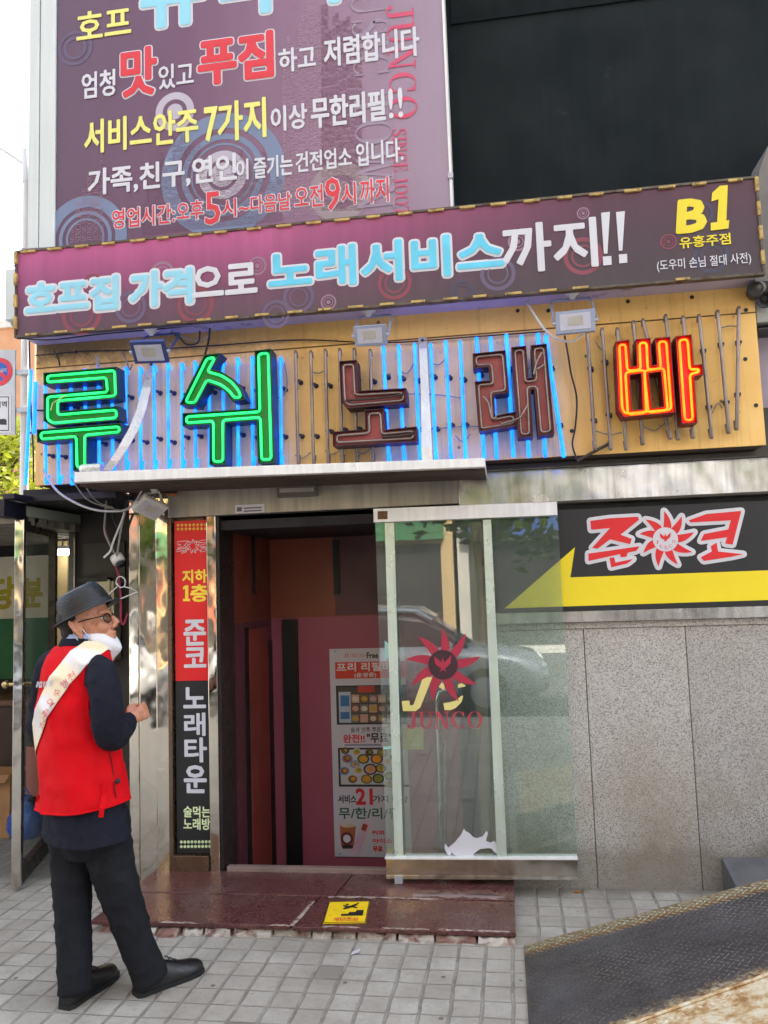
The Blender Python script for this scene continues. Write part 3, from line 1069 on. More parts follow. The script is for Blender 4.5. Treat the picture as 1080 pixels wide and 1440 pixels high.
# pale chipped cement along edges and joints
CEM = mat('cement_chip', (158, 142, 132), 0.95, 0, 0.3, 26, bump=0.6, stain=(30, 0.5, 0.6, (104, 66, 60)))
def blob(pts, z, name, m, parent, th=0.003):
    n = len(pts)
    c = Vector((sum(p[0] for p in pts) / n, sum(p[1] for p in pts) / n, z + th))
    mb = MB()
    vs = [Vector((p[0], p[1], z - 0.001)) for p in pts] + [Vector((p[0], p[1], z)) + (c - Vector((p[0], p[1], z))) * 0.25 + Vector((0, 0, th * .5)) for p in pts] + [c]
    mb.add(vs, [(i, (i + 1) % n, n + (i + 1) % n, n + i) for i in range(n)] + [(n + i, n + (i + 1) % n, 2 * n) for i in range(n)], 0, True)
    return mb.build(name, m, parent)
def ragged(x0, x1, y, wid, n, seed, slope=0.0):
    q = random.Random(seed)
    top = [(x0 + (x1 - x0) * i / n, y + slope * i / n + wid * q.uniform(0.15, 1)) for i in range(n + 1)]
    bot = [(x0 + (x1 - x0) * i / n, y + slope * i / n - wid * q.uniform(0.15, 1)) for i in range(n, -1, -1)]
    return bot[::-1] + top[::-1]
blob(ragged(xm + 0.1, xsr - 0.35, -0.334, 0.012, 16, 5), Zs, 'cement_patch', CEM, st)
blob(ragged(-0.55, -0.03, -0.29, 0.05, 16, 9), Zs + 0.002, 'cement_patch', mat('grey_dust', (132, 112, 108), 0.9, 0, 0.2, 18), st, 0.0015)
for k, (xx, ln) in enumerate([(-1.15, .1), (-0.9, .18), (-0.62, .22), (-0.36, .16), (-0.18, .14), (-1.7, .2)]):
    blob(ragged(xx, xx + ln, YS + 0.004, 0.010, 9, 20 + k), Zs - 0.001, 'cement_patch', CEM, st, 0.002)
blob([(xm - 0.01, YS), (xm + 0.012, YS), (xm + 0.03, YS + 0.12), (xm + 0.045, YS + 0.3), (xm + 0.03, YS + 0.3), (xm + 0.012, YS + 0.14)], Zs, 'cement_patch', CEM, st, 0.002)

# caution sticker on the step
cs = thing('caution_sticker', 'yellow stair caution sticker with falling figure on the red step', 'sticker', tuple(G(488, 1282, Zs)))
ZQ = Zs + 0.004
def gp(x, y, h=0.0):
    return G(x, y, ZQ + h)
q4 = [(454, 1298), (514, 1297), (520, 1267), (463, 1268)]
mb = MB()
a = [gp(*q) for q in q4]
mb.add(a + [p - Vector((0, 0, 0.004)) for p in a], [(0, 1, 2, 3), (0, 4, 5, 1), (1, 5, 6, 2), (2, 6, 7, 3), (3, 7, 4, 0)])
mb.build('sticker_sheet', mat('sticker_yellow', (236, 200, 24), 0.5, 0, 0.1, 20, stain=(30, 0.62, 0.7, (150, 120, 40))), cs)
def cmap(u, v, h):
    p = (a[0] * (1 - u) + a[1] * u) * (1 - v) + (a[3] * (1 - u) + a[2] * u) * v
    return p + Vector((0, 0, h))
def upoly(mb, polys, m, lift):
    for L in polys:
        vs = [cmap(u, v, lift) for u, v in L]
        fs = tessellate_polygon([[Vector((u, v, 0)) for u, v in L]])
        ok = []
        for t in fs:
            nn = (vs[t[1]] - vs[t[0]]).cross(vs[t[2]] - vs[t[0]])
            ok.append(tuple(t) if nn.z > 0 else tuple(t)[::-1])
        mb.add(vs, ok, m)
mb = MB()
e = 0.018
upoly(mb, [[(0, 0), (1, 0), (1, e), (0, e)], [(0, 1 - e), (1, 1 - e), (1, 1), (0, 1)], [(0, e), (e, e), (e, 1 - e), (0, 1 - e)], [(1 - e, e), (1, e), (1, 1 - e), (1 - e, 1 - e)]], 0, 0.0008)
upoly(mb, [[(0.38, 0.3), (0.9, 0.3), (0.9, 0.56), (0.72, 0.56), (0.72, 0.47), (0.55, 0.47), (0.55, 0.39), (0.38, 0.39)],
           [(0.46, 0.62), (0.62, 0.7), (0.72, 0.84), (0.66, 0.86), (0.56, 0.78), (0.44, 0.74), (0.38, 0.62), (0.42, 0.6)],
           [(0.56, 0.72), (0.72, 0.64), (0.74, 0.68), (0.6, 0.78)], [(0.44, 0.72), (0.36, 0.78), (0.38, 0.82), (0.5, 0.76)], [(0.6, 0.76), (0.72, 0.92), (0.76, 0.9), (0.68, 0.76)],
           [(0.42, 0.84), (0.46, 0.88), (0.5, 0.86), (0.5, 0.81), (0.46, 0.79)]], 0, 0.001)
mb.build('pictogram', BLACK, cs)
mb = MB()
lay(mb, text_geo('계단조심', 0.02), lambda u, v, h: cmap(0.22 + 0.58 * u, 0.06 + 0.17 * v, h), 0, 0.001)
mb.build('lettering', VIN_RED, cs)

# ------------------------------------------------------------------ billboard (big upper sign)
YBB = -0.25
bb = thing('billboard', 'large mauve vertical signboard with white, yellow and red Korean lettering', 'signboard', tuple(P(350, 345, YBB)))
zb0 = P(350, 330, YBB).z - 0.25
zb1 = P(350, -330, YBB).z
xl, xr = P(79.5, 200, YBB).x, P(632, 250, YBB).x
BBM = special('billboard_print_sky_haze', _grad([(0.0, (92, 66, 88)), (0.35, (106, 70, 98)), (0.7, (140, 106, 130)), (1.0, (156, 136, 154))], 0, xl, xr, 0.1))  # print colours lifted and paler to the right, with sky reflection painted in
mb = MB(); mb.box(xl, xr, YBB, YBB + 0.16, zb0, zb1); mb.build('printed_face', BBM, bb)
for x0, x1 in ((41, 56), (57, 79)):
    mb = MB(); mb.box(P(x0, 250, YBB).x, P(x1, 250, YBB).x - 0.002, YBB - 0.012, YBB + 0.2, zb0, zb1); mb.build('side_cladding', CLAD, bb, bevel=0.004)
mb = MB(); mb.box(xr, xr + 0.014, YBB - 0.01, YBB + 0.16, zb0, zb1); mb.build('edge_trim', WHITEST, bb)
mb = MB(); mb.pxbox(630, 242, 637, 250, YBB - 0.02, 0.03); mb.build('trim_clip', GREY_ALU, bb)
# printed rings
mb = MB()
L = 0.0012
for (cx, cy, rings_) in ((313, 246, [(66, 87, 0), (50, 58, 0), (42, 45, 0), (22, 34, 1), (0, 17, 1)]), (246, 157, [(17, 27, 1), (0, 11, 1)]),
                         (120, 335, [(42, 58, 0), (32, 37, 0), (24, 27, 0)]), (478, 270, [(24, 43, 2), (0, 15, 2)]), (106, 68, [(20, 24, 3), (12, 16, 3)])):
    for r0, r1, m_ in rings_:
        ring_px(mb, cx, cy, r0, r1, YBB, m_, L)
mb.build('printed_rings', [VIN_BLUE, VIN_PALE, mat('warm_ring_vinyl', (150, 136, 140), 0.5), VIN_MAUVE], bb)
# columns of small serif words forming a skyline
mb = MB()
q = random.Random(11)
words = ['JUNCO', 'MUSIC TOWN', 'SINCE 1997', 'JUNCO', 'TOWN JUNCO', 'MUSIC']
def words_col(x, y0, y1, w, m):
    y = y1
    while y > y0 + w * 2:
        wd = q.choice(words)
        gm = serif_geo(wd)
        ln = gm[3] * w * 0.9
        ln = min(ln, 70)
        yt = y - ln
        if yt < y0 - 8:
            break
        lay_stag(mb, gm, board_map((x, y), (x + w, yt), YBB, rot=90), m, 0.0022)
        y = yt - 2
def skyline(x0, x1, fn, wmin, wmax, m):
    x = x0
    while x < x1:
        w = q.uniform(wmin, wmax)
        y0, y1 = fn(x)
        words_col(x, y0, y1, w, m)
        x += w + 1.2
skyline(82, 145, lambda x: (345 - (x - 70) * 1.9 + q.uniform(-8, 8), 344 - (x - 80) * 0.1), 5.5, 9, 0)
skyline(200, 300, lambda x: (330 - 150 * math.sin((x - 190) / 120 * 3.0) + q.uniform(-12, 10), 331 - (x - 200) * 0.1), 3.4, 6, 1)
skyline(300, 395, lambda x: (232 + q.uniform(-20, 14), 321 - (x - 300) * 0.1), 3.4, 6, 1)
skyline(398, 425, lambda x: (62 - (x - 398) * 1.3 + q.uniform(-6, 6), 306), 3.4, 5.5, 2)
skyline(425, 450, lambda x: (10 + q.uniform(-16, 6), 304), 3.4, 5.5, 2)
skyline(452, 505, lambda x: (4 + (x - 452) * 0.3 + q.uniform(-8, 20), 297), 3.2, 5, 3)
mb.build('printed_skyline_words', [VIN_TXT, mat('dim_mauve_vinyl', (112, 84, 106), 0.5), mat('light_mauve_vinyl', (176, 148, 166), 0.5), mat('wine_vinyl', (116, 60, 84), 0.5)], bb)
mb = MB()
lay_stag(mb, serif_geo('MUSIC TOWN'), board_map((503, 300), (543, -62), YBB, rot=-90), 0, 0.0034)
mb.build('lettering', VIN_GREY, bb)
mb = MB()
lay_stag(mb, serif_geo('JUNCO'), board_map((549, 172), (581, 6), YBB, rot=-90), 0, 0.0034)
lay_stag(mb, serif_geo('SINCE 1997'), board_map((556, 302), (571, 180), YBB, rot=-90), 0, 0.0034)
mb.build('lettering', VIN_PINK, bb)
def bt(body, lb, rt, col, bold=0.02, ol=None, **k):
    sign_text(bb, body, lb, rt, YBB, [col, VIN_WHITE], bold, ol, lift=0.006, **k)
bt('뮤직타운', (201, 41), (590, -108), VIN_CYAN, 0.03, 0.013)
bt('호프', (109, 57), (184, 9), VIN_PALEY, 0.02)
bt('엄청', (116, 140), (162, 98), VIN_WHITE, 0.02)
bt('맛', (172, 137), (219, 66), VIN_RED, 0.03, 0.008)
bt('있고', (224, 127), (272, 87), VIN_WHITE, 0.016)
bt('푸짐', (281, 120), (382, 45), VIN_RED, 0.04, 0.008)
bt('하고', (393, 103), (443, 64), VIN_WHITE, 0.022)
bt('저렴합니다', (457, 95), (588, 38), VIN_WHITE, 0.022)
bt('서비스안주', (120, 217), (278, 152), VIN_PALEY, 0.022)
bt('7', (289, 199), (305, 151), VIN_PALEY, 0.02)
bt('가지', (308, 200), (373, 138), VIN_PALEY, 0.02)
bt('이상', (382, 186), (431, 146), VIN_WHITE, 0.022)
bt('무한리필', (439, 181), (540, 127), VIN_WHITE, 0.025)
bt('!!', (547, 168), (566, 123), VIN_WHITE, 0.012)
bt('가족,친구,연인', (125, 277), (332, 216), VIN_WHITE, 0.026)
bt('이', (333, 254), (349, 224), VIN_WHITE, 0.02)
bt('즐기는', (358, 252), (411, 217), VIN_WHITE, 0.022)
bt('건전업소', (417, 243), (494, 207), VIN_WHITE, 0.02)
bt('입니다.', (502, 235), (566, 195), VIN_WHITE, 0.018)
for s_, a_, b_ in (('영업시간:', (158, 323), (246, 286)), ('오후', (249, 312), (286, 281)), ('5', (289, 317), (310, 269)), ('시~', (313, 307), (350, 277)),
                   ('다음날', (353, 301), (409, 270)), ('오전', (415, 294), (454, 259)), ('9', (458, 298), (478, 249)), ('시', (481, 290), (500, 256)), ('까지', (507, 288), (546, 249))):
    bt(s_, a_, b_, VIN_RED, 0.012, 0.006)

# ------------------------------------------------------------------ long purple sign box
YP = -0.42
ps = thing('fascia_sign', 'long pink to purple sign box with cyan and white Korean letters', 'signboard', tuple(P(540, 430, YP)))
A, B = P(25, 357, YP), P(1061, 250, YP)
A2, B2 = P(25, 472, YP), P(1066, 384, YP)
xl, xr = A.x, B.x
zt_, zb_ = (A.z + B.z) / 2, (A2.z + B2.z) / 2
def _purple(t):
    sx = t.n('ShaderNodeSeparateXYZ')
    t.l(t.tc.outputs['Object'], sx.inputs[0])
    mz = t.n('ShaderNodeMapRange'); mz.inputs[1].default_value = zb_; mz.inputs[2].default_value = zt_
    t.l(sx.outputs[2], mz.inputs[0])
    mx = t.n('ShaderNodeMapRange'); mx.inputs[1].default_value = -1.2; mx.inputs[2].default_value = 0.6
    t.l(sx.outputs[0], mx.inputs[0])
    lf = t.ramp(mz.outputs[0], [(0.0, lin((84, 62, 78))), (0.3, lin((100, 60, 88))), (0.62, lin((142, 66, 110))), (1.0, lin((182, 84, 138)))])
    rt = t.ramp(mz.outputs[0], [(0.0, lin((58, 48, 56))), (0.5, lin((66, 40, 56))), (1.0, lin((78, 36, 58)))])
    out = t.mix(mx.outputs[0], lf, rt)
    n = t.ramp(t.noise(1.0, 4, 0.6, t.mapped((11, 11, 1.0))), [(0.3, g(0.84)), (0.7, g(1.06))])
    out = t.mix(1.0, out, n, 'MULTIPLY')
    d = t.ramp(t.math('ADD', t.math('MULTIPLY', t.noise(26, 6, 0.7), 0.1), sx.outputs[2]), [(0.0, g(0)), (1, g(0))])
    t.l(out, t.b.inputs['Base Color'])
    t.b.inputs['Roughness'].default_value = 0.4
    t.bump(t.noise(1.0, 2, 0.5, t.mapped((7, 7, 0.6))), 0.35, 0.02)
PURP = special('purple_print', _purple)
mb = MB(); mb.box(xl, xr, YP, YP + 0.02, zb_, zt_); mb.build('printed_face', PURP, ps)
mb = MB(); mb.box(xl + 0.002, xr - 0.002, YP + 0.022, -0.2, zb_ + 0.004, zt_ - 0.004)
mb.build('sign_box', LILAC, ps, bevel=0.004)
RIM = mat('rusty_rim', (92, 84, 74), 0.5, 0.4, 0.3, 20, stain=(18, 0.5, 0.65, (70, 48, 34)))
mb = MB()
mb.box(xl - 0.012, xr + 0.012, YP - 0.008, YP + 0.03, zt_, zt_ + 0.012)
mb.box(xl - 0.012, xr + 0.012, YP - 0.008, YP + 0.03, zb_ - 0.012, zb_)
mb.box(xl - 0.012, xl, YP - 0.008, YP + 0.03, zb_, zt_)
mb.box(xr, xr + 0.012, YP - 0.008, YP + 0.03, zb_, zt_)
mb.build('rim', RIM, ps)
q = random.Random(2)
x = xl + 0.02
k = 0
tabs = []
while x < xr - 0.1:
    for z in (zt_, zb_):
        if z == zb_ and x > 0.4 and q.random() < 0.6:
            continue
        w = q.uniform(0.065, 0.085)
        xx = x + q.uniform(-0.01, 0.01) + (0.05 if z == zb_ else 0)
        mb = MB(); mb.box(xx, xx + w, YP - 0.016, YP + 0.02, z - 0.0075, z + 0.004)
        o = mb.build('retaining_tab', TABM, ps); o.rotation_euler.y = 0
    x += 0.166
for xx in (xl - 0.006, xr + 0.006):
    for i in range(4):
        z = zb_ + (zt_ - zb_) * (0.08 + 0.26 * i)
        mb = MB(); mb.box(xx - 0.008, xx + 0.008, YP - 0.016, YP + 0.02, z, z + 0.07); mb.build('retaining_tab', TABM, ps)
# printed rings
mb = MB()
q = random.Random(4)
for (cx, cy, r_, m_) in ((184, 432, 22, 2), (275, 428, 26, 1), (115, 442, 28, 1), (388, 442, 20, 2), (420, 418, 22, 2), (555, 398, 24, 1), (700, 385, 25, 2), (728, 340, 14, 0), (820, 360, 28, 1),
                         (228, 385, 17, 0), (362, 374, 13, 0), (1000, 360, 26, 3), (462, 425, 11, 0), (940, 340, 12, 1), (130, 400, 14, 1), (820, 300, 9, 0), (600, 365, 9, 0), (985, 300, 18, 3), (650, 410, 16, 3)):
    ring_px(mb, cx, cy, r_ * .78, r_, YP, m_, 0.001)
    ring_px(mb, cx, cy, r_ * .5, r_ * .6, YP, m_, 0.001)
    if r_ < 16:
        ring_px(mb, cx, cy, 0, r_ * .25, YP, m_, 0.001)
mb.build('printed_rings', [VIN_TXT, VIN_ROSE, VIN_MAUVE, mat('dim_ring_vinyl', (62, 60, 84), 0.5)], ps)
def pt(body, lb, rt, col, bold=0.03, ol=None, oc=VIN_WHITE, **k):
    sign_text(ps, body, lb, rt, YP, [col, oc], bold, ol, lift=0.006, **k)
pt('호프집', (38, 444), (165, 389), VIN_CYAN, 0.045, 0.014)
pt('가격', (185, 432), (269, 378), VIN_CYAN, 0.045, 0.014)
pt('으로', (272, 418), (360, 370), VIN_WHITE, 0.035)
pt('노래서비스', (380, 409), (705, 325), mat('bright_cyan_vinyl', (94, 196, 226), 0.45), 0.035, 0.012)
pt('까지', (709, 385), (836, 307), VIN_WHITE, 0.024)
mb = MB()
EX = [[(845, 300), (857.5, 298.5), (854, 357), (849, 357.5)], [(866, 299), (878.5, 297.5), (875, 353), (870, 353.5)], [(847.5, 361.5), (859.5, 360.5), (860, 373), (848, 374)], [(870, 358.5), (881.5, 357.5), (882, 370), (870.5, 371)]]
vs, fs, be = poly_geo([PX(L, YP) for L in EX])
lay(mb, (vs, fs, be), flat_map(YP), 0, 0.006)
mb.build('lettering', VIN_WHITE, ps)
pt('B', (953, 327), (987, 281), VIN_YEL, 0.045, slant=0.12)
mb = MB()
vs, fs, be = poly_geo([PX([(1012, 262), (1023, 261), (1021, 311), (1025, 310), (1024, 322), (999, 325), (999, 314), (1008, 313), (1010, 281), (1000, 284), (1001, 272)], YP)])
lay(mb, (vs, fs, be), flat_map(YP), 0, 0.006)
mb.build('lettering', VIN_YEL, ps)
pt('유흥주점', (956, 350), (1026, 328), VIN_YEL, 0.022)
pt('(도우미 손님 절대 사전)', (924, 384), (1055, 355), VIN_WHITE, 0.008)

# return box of the sign behind its left end
rb = thing('return_box', 'small white sign box jutting out behind the left end of the purple sign', 'sign box', tuple(P(20, 440, -0.05)))
mb = MB(); mb.box(P(11, 430, -0.15).x, xl - 0.014, -0.18, 0.1, P(18, 452, -0.15).z, P(18, 381, -0.15).z); mb.build('box_shell', CLAD, rb, bevel=0.006)
mb = MB(); mb.box(P(14, 430, -0.15).x, xl + 0.1, -0.14, 0.25, P(18, 452, -0.15).z - 0.02, P(18, 452, -0.15).z - 0.002); mb.build('underside', LILAC, rb)

# ------------------------------------------------------------------ yellow neon panel
YN = -0.22
yp = thing('neon_backing_panel', 'grimy yellow sheet metal panel behind the neon tubes', 'sign panel', tuple(P(540, 640, YN)))
xl, xr = P(50, 590, YN).x, P(1069, 520, YN).x
zn0, zn1 = (P(50, 682, YN).z + P(1077, 627, YN).z) / 2, zb_ + 0.1
mb = MB(); mb.box(xl, xr, YN, YN + 0.01, zn0, zn1)
mb.build('face_sheet', YEL, yp, bevel=0.002)
mb = MB(); mb.box(xl + 0.002, xr - 0.002, YN + 0.012, 0.02, zn0 + 0.002, zn1); mb.build('box', DIRTY, yp)
mb = MB()
zj = P(900, 452, YN).z
mb.box(xl, xr, YN - 0.0035, YN, zj - 0.003, zj + 0.003)
mb.build('seam', mat('seam_dark', (96, 70, 36), 0.7, 0, 0.3, 14), yp)
# corrugated inner strip behind the blue tubes: shallow ribs
mb = MB()
for (hx, hy) in ((107, 555 - 60), (253, 457), (440, 437), (633, 430), (771, 437), (728, 437), (883, 424), (973, 418), (905, 413), (804, 606), (1049, 436), (1048, 505), (1063, 570)):
    mb.lathe(P(hx, hy, YN - 0.0005), (0, -1, 0), [(0.011, 0), (0.011, 0.002)], 10)
mb.build('hole', BLACK, yp)

# ------------------------------------------------------------------ neon tubes
TUBES = []
def add_tube(xt, yt, xb, yb, lit, hidden_bottom=False, r=0.0095):
    TUBES.append((xt, yt, xb, yb, lit, r))
# lit blue group left (tops and bottoms in photo pixels)
for x, yt, yb in ((63.5, 530, 680), (81.5, 528, 680), (99.5, 527, 681), (119.5, 520, 662), (138.5, 519, 662), (157.5, 518, 662), (176.5, 517, 660), (197, 516.5, 660), (216.5, 514, 659),
                  (236, 511.5, 658), (255.5, 511, 658), (274, 509, 657), (294, 507, 656), (313.5, 505, 656), (334, 504, 655), (354.5, 502, 654), (375, 500, 654), (394.5, 503, 653)):
    add_tube(x, yt, x + 1.2, yb, True)
for x, yt, yb in ((415.5, 494, 652), (437, 494, 652), (457.5, 492, 652), (477.5, 491, 651), (498, 490, 651), (520.5, 492, 650)):
    add_tube(x, yt, x + 4, yb, False)
for x, yt, yb in ((539, 487.5, 650), (560.5, 486, 650), (583, 484, 649), (605.5, 484, 648), (626.5, 480, 648), (647, 480, 648)):
    add_tube(x, yt, x + 8, yb, True)
for a_ in ((670, 475.5, 681, 645), (690, 475, 698.5, 645), (712, 471, 722, 642), (733.5, 473, 744, 642.5), (756.5, 470, 767, 642), (767.5, 472, 793, 642)):
    add_tube(*a_, True, r=0.0105)
for a_ in ((826, 467, 837, 632), (846.7, 462, 859, 632), (868, 462, 880.7, 632.5), (890.7, 452, 904, 625), (904, 449, 943, 617), (936, 443, 954, 618), (960.5, 445, 975, 616), (983, 443, 1001, 616),
           (1009, 437, 1025, 609), (1039, 432, 1036, 604)):
    add_tube(*a_, False, r=0.0095)
nl, nu = 0, 0
lits = [t_ for t_ in TUBES if t_[4]]
q = random.Random(5)
YT = YN - 0.055
def near_letter(x, lit, k):
    if lit:
        if k < 8: return 'behind the leftmost letter'
        if k < 11: return 'between the green letters'
        if k < 18: return 'behind the second green letter'
        if k < 24: return 'right of the first maroon letter'
        return 'behind the second maroon letter'
    return 'left of and behind the first maroon letter' if k < 6 else 'round the red letter at the right end'
cl = cu_ = 0
grp = {}
for i, (xt, yt, xb, yb, lit, r_) in enumerate(TUBES):
    k = cl if lit else cu_
    where = near_letter(xt, lit, k)
    key = (lit, where)
    grp[key] = grp.get(key, 0) + 1
    n_ = grp[key]
    if lit: cl += 1
    else: cu_ += 1
    a, b = P(xt, yt, YT), P(xb, yb, YT)
    lab = ('lit blue neon tube, %s from the left %s' if lit else 'unlit grey neon tube, %s from the left %s') % (ORD[n_ - 1], where)
    t_ = thing('neon_tube', lab, 'neon tube', tuple((a + b) / 2), 'lit blue neon tubes on the yellow panel' if lit else 'unlit neon tubes on the yellow panel')
    mb = MB()
    back = Vector((0, 0.03, 0))
    d = (b - a).normalized()
    mb.tube([a + back + d * 0.03, a + back * 0.6 + d * 0.004, a + d * 0.002, a + d * 0.014] + [a + (b - a) * s_ for s_ in (0.3, 0.6)] + [b - d * 0.014, b - d * 0.002, b + back * 0.6 - d * 0.004, b + back - d * 0.05], r_, 8)
    mb.build('glass_tube', N_BLUE if lit else UNLIT, t_)
    for f_ in (0.28, 0.72):
        p = a + (b - a) * (f_ + q.uniform(-0.03, 0.03))
        mb = MB()
        mb.tube([Vector((p.x + 0.014, YN, p.z)), Vector((p.x + 0.012, YT + 0.012, p.z))], 0.006, 6)
        mb.box(p.x - 0.012, p.x + 0.02, YT + 0.006, YT + 0.016, p.z - 0.007, p.z + 0.007)
        mb.lathe(Vector((p.x + 0.014, YN, p.z)), (0, -1, 0), [(0.014, 0), (0.013, 0.008), (0.006, 0.012)], 8)
        mb.build('tube_clip', CLIPM, t_)
# tubes on the left return face of the panel
for i, (xt, yt, xb, yb) in enumerate(((44, 520, 36, 682), (50, 537, 48, 610))):
    Yq = -0.2 if i == 0 else YN - 0.03
    a, b = P(xt, yt, Yq), P(xb, yb, Yq)
    t_ = thing('neon_tube', ('long lit blue neon tube standing off the left edge of the yellow panel' if i == 0 else 'short lit blue neon stub at the upper left corner of the yellow panel'), 'neon tube', tuple((a + b) / 2), 'lit blue neon tubes on the yellow panel')
    mb = MB(); mb.tube([a, a * .5 + b * .5, b], 0.011 if i == 0 else 0.012, 8); mb.build('glass_tube', N_BLUE, t_)
    mb = MB(); p = a * .45 + b * .55; mb.tube([p, p + Vector((0.07, 0.03, 0))], 0.006, 6); mb.build('tube_clip', CLIPM, t_)

# linking wires between tubes
wl = thing('tube_wiring', 'thin grey wires drooping between neon tubes across the yellow panel', 'wiring', tuple(P(540, 560, YN)))
def wire(pts, r, m, parent, name='wire', n=6):
    mb = MB(); mb.tube(smoothpts(pts, n), r, 6); return mb.build(name, m, parent)
for (x0, y0, x1, y1, dr) in ((415, 640, 437, 636, 6), (457, 634, 479, 632, 6), (500, 634, 522, 630, 6), (640, 612, 662, 610, 10), (437, 522, 455, 522, 3), (561, 520, 583, 510, 10), (606, 510, 627, 504, 6), (837, 480, 851, 492, 4), (838, 606, 875, 608, 4),
                         (1011, 462, 1037, 459, -2), (682, 614, 697, 622, -8), (1002, 580, 1016, 574, -10), (904, 600, 940, 590, 10), (575, 554, 650, 560, -2), (600, 604, 700, 600, -2)):
    wire([P(x0, y0, YN - 0.03), P((x0 + x1) / 2, (y0 + y1) / 2 + dr, YN - 0.02), P(x1, y1, YN - 0.03)], 0.0035, WIRE_G, wl)
bw = wire([P(794, 472, YN - .03), P(799, 500, YN - .04), P(803, 525, YN - .03), P(811, 560, YN - .03), P(809, 600, YN - .02), P(805, 625, YN - .03), P(812, 648, YN - .03)], 0.005, WIRE_K, wl)
wire([P(400, 510, YN - .04), P(404, 540, YN - .04), P(398, 556, YN - .03), P(388, 560, YN - .03)], 0.004, WIRE_G, wl)
wire([P(50, 500, YN - .02), P(120, 494, YN - .02), P(200, 492, YN - .02), P(300, 486, YN - .02), P(420, 478, YN - .02), P(540, 482, YN - .02), P(660, 474, YN - .02), P(770, 466, YN - .02)], 0.004, WIRE_K, wl)
ds = thing('metal_strut', 'dark flat strut leaning under the bottom edge of the yellow panel', 'strut', tuple(P(835, 640, YN - 0.03)))
mb = MB(); mb.tube([P(812, 648, YN - 0.03), P(858, 623, YN - 0.03)], 0.009, 6); mb.build('bar', mat('dark_strut', (66, 60, 58), 0.5, .5), ds)
mb = MB(); mb.lathe(P(858, 623, YN - .03), (0, 1, 0), [(0.012, 0), (0.012, 0.03)], 8); mb.build('foot', CLIPM, ds)

# ------------------------------------------------------------------ neon letters
YLF = -0.38
def letter(name, label, outers, holes, crop, mats_, tube_mat, depth=0.11, tr=0.0075, inset=0.024, hole_tubes=True):
    ox, oy, s = crop
    o0 = [PX(L, YLF, ox, oy, s) for L in outers]
    cx = sum(p[0] for p in o0[0]) / len(o0[0]); cz = sum(p[1] for p in o0[0]) / len(o0[0])
    t = thing('neon_letter', label, 'neon letter', (cx, YLF, cz))
    for i, L in enumerate(o0):
        hs = [PX(h, YLF, ox, oy, s) for h in holes.get(i, [])]
        mb = MB()
        # channel: recessed face with rim walls
        mb.prism([L] + hs, YLF + 0.03, YLF + depth, 0, 1)
        for loop, sgn in [(L, 1)] + [(h, -1) for h in hs]:
            inn = [tuple(v) for v in offset_poly(loop, 0.004 * sgn)]
            mb.prism([loop, inn] if sgn == 1 else [inn, loop], YLF, YLF + 0.0295, 1, 1)
        mb.build('channel_box', mats_, t)
        mb = MB()
        for loop, sgn in [(L, 1)] + ([(h, -1) for h in hs] if hole_tubes else []):
            rl = round_loop(offset_poly(loop, inset * sgn), 0.018)
            mb.tube([Vector((v[0], YLF + 0.012, v[1])) for v in rl], tr, 8, closed=True)
        mb.build('neon_outline', tube_mat, t)
        # small stand-offs
        mb = MB()
        rl = offset_poly(L, inset)
        for v in rl[::2]:
            mb.tube([Vector((v[0], YLF + 0.012, v[1])), Vector((v[0], YLF + 0.032, v[1]))], 0.004, 6)
        mb.build('tube_support', WIRE_K, t)
    return t
l1 = letter('neon_letter', 'lit green neon letter at the far left of the yellow panel',
       [[(61, 524), (164, 515.5), (165.5, 560), (84, 567), (84, 578), (166, 571), (167, 591), (72, 599), (61, 592), (61, 553.5), (145, 546.5), (144, 535), (61, 541.5)],
        [(51.5, 604), (170.5, 594.5), (171, 611), (122, 615.5), (122, 660), (102.5, 662), (101.5, 618), (52, 622)]], {}, (0, 0, 1), [CH_GREEN, CH_GREENS], N_GREEN, inset=0.018)
l2 = letter('neon_letter', 'lit green neon letter with a slanted roof stroke, second from left',
       [[(300, 182), (445, 167), (365, 310), (460, 335), (560, 400), (625, 480), (668, 582), (548, 598), (500, 530), (430, 475), (330, 440), (225, 640), (78, 630)],
        [(103, 705), (760, 660), (748, 145), (895, 128), (925, 1145), (777, 1152), (766, 772), (490, 792), (492, 1165), (345, 1168), (345, 805), (105, 822)]], {}, (240, 470, 6.353), [CH_GREEN, CH_GREENS], N_GREEN, inset=0.019)
l3 = letter('neon_letter', 'unlit maroon neon letter of two stacked strokes beside the white strap',
       [[(315, 480), (382, 475), (388, 592), (570, 582), (574, 640), (345, 660), (322, 635)],
        [(412, 665), (485, 660), (490, 740), (610, 728), (612, 785), (292, 803), (290, 748), (415, 738)]], {}, (360, 330, 2.7), [CH_MAROON, CH_MAROONS], UNLIT, tr=0.006, inset=0.02)
l4 = letter('neon_letter', 'unlit maroon neon letter made of two tall parts left of the red letter',
       [[(30, 250), (345, 218), (380, 622), (237, 640), (248, 838), (445, 800), (458, 935), (105, 990), (85, 960), (50, 515), (192, 505), (182, 378), (35, 392)],
        [(398, 190), (540, 175), (562, 480), (605, 475), (583, 172), (735, 155), (808, 1010), (652, 1035), (614, 590), (583, 592), (606, 1040), (463, 1050)]], {}, (660, 460, 6.75), [CH_MAROON, CH_MAROONS], UNLIT, tr=0.0055, inset=0.017)
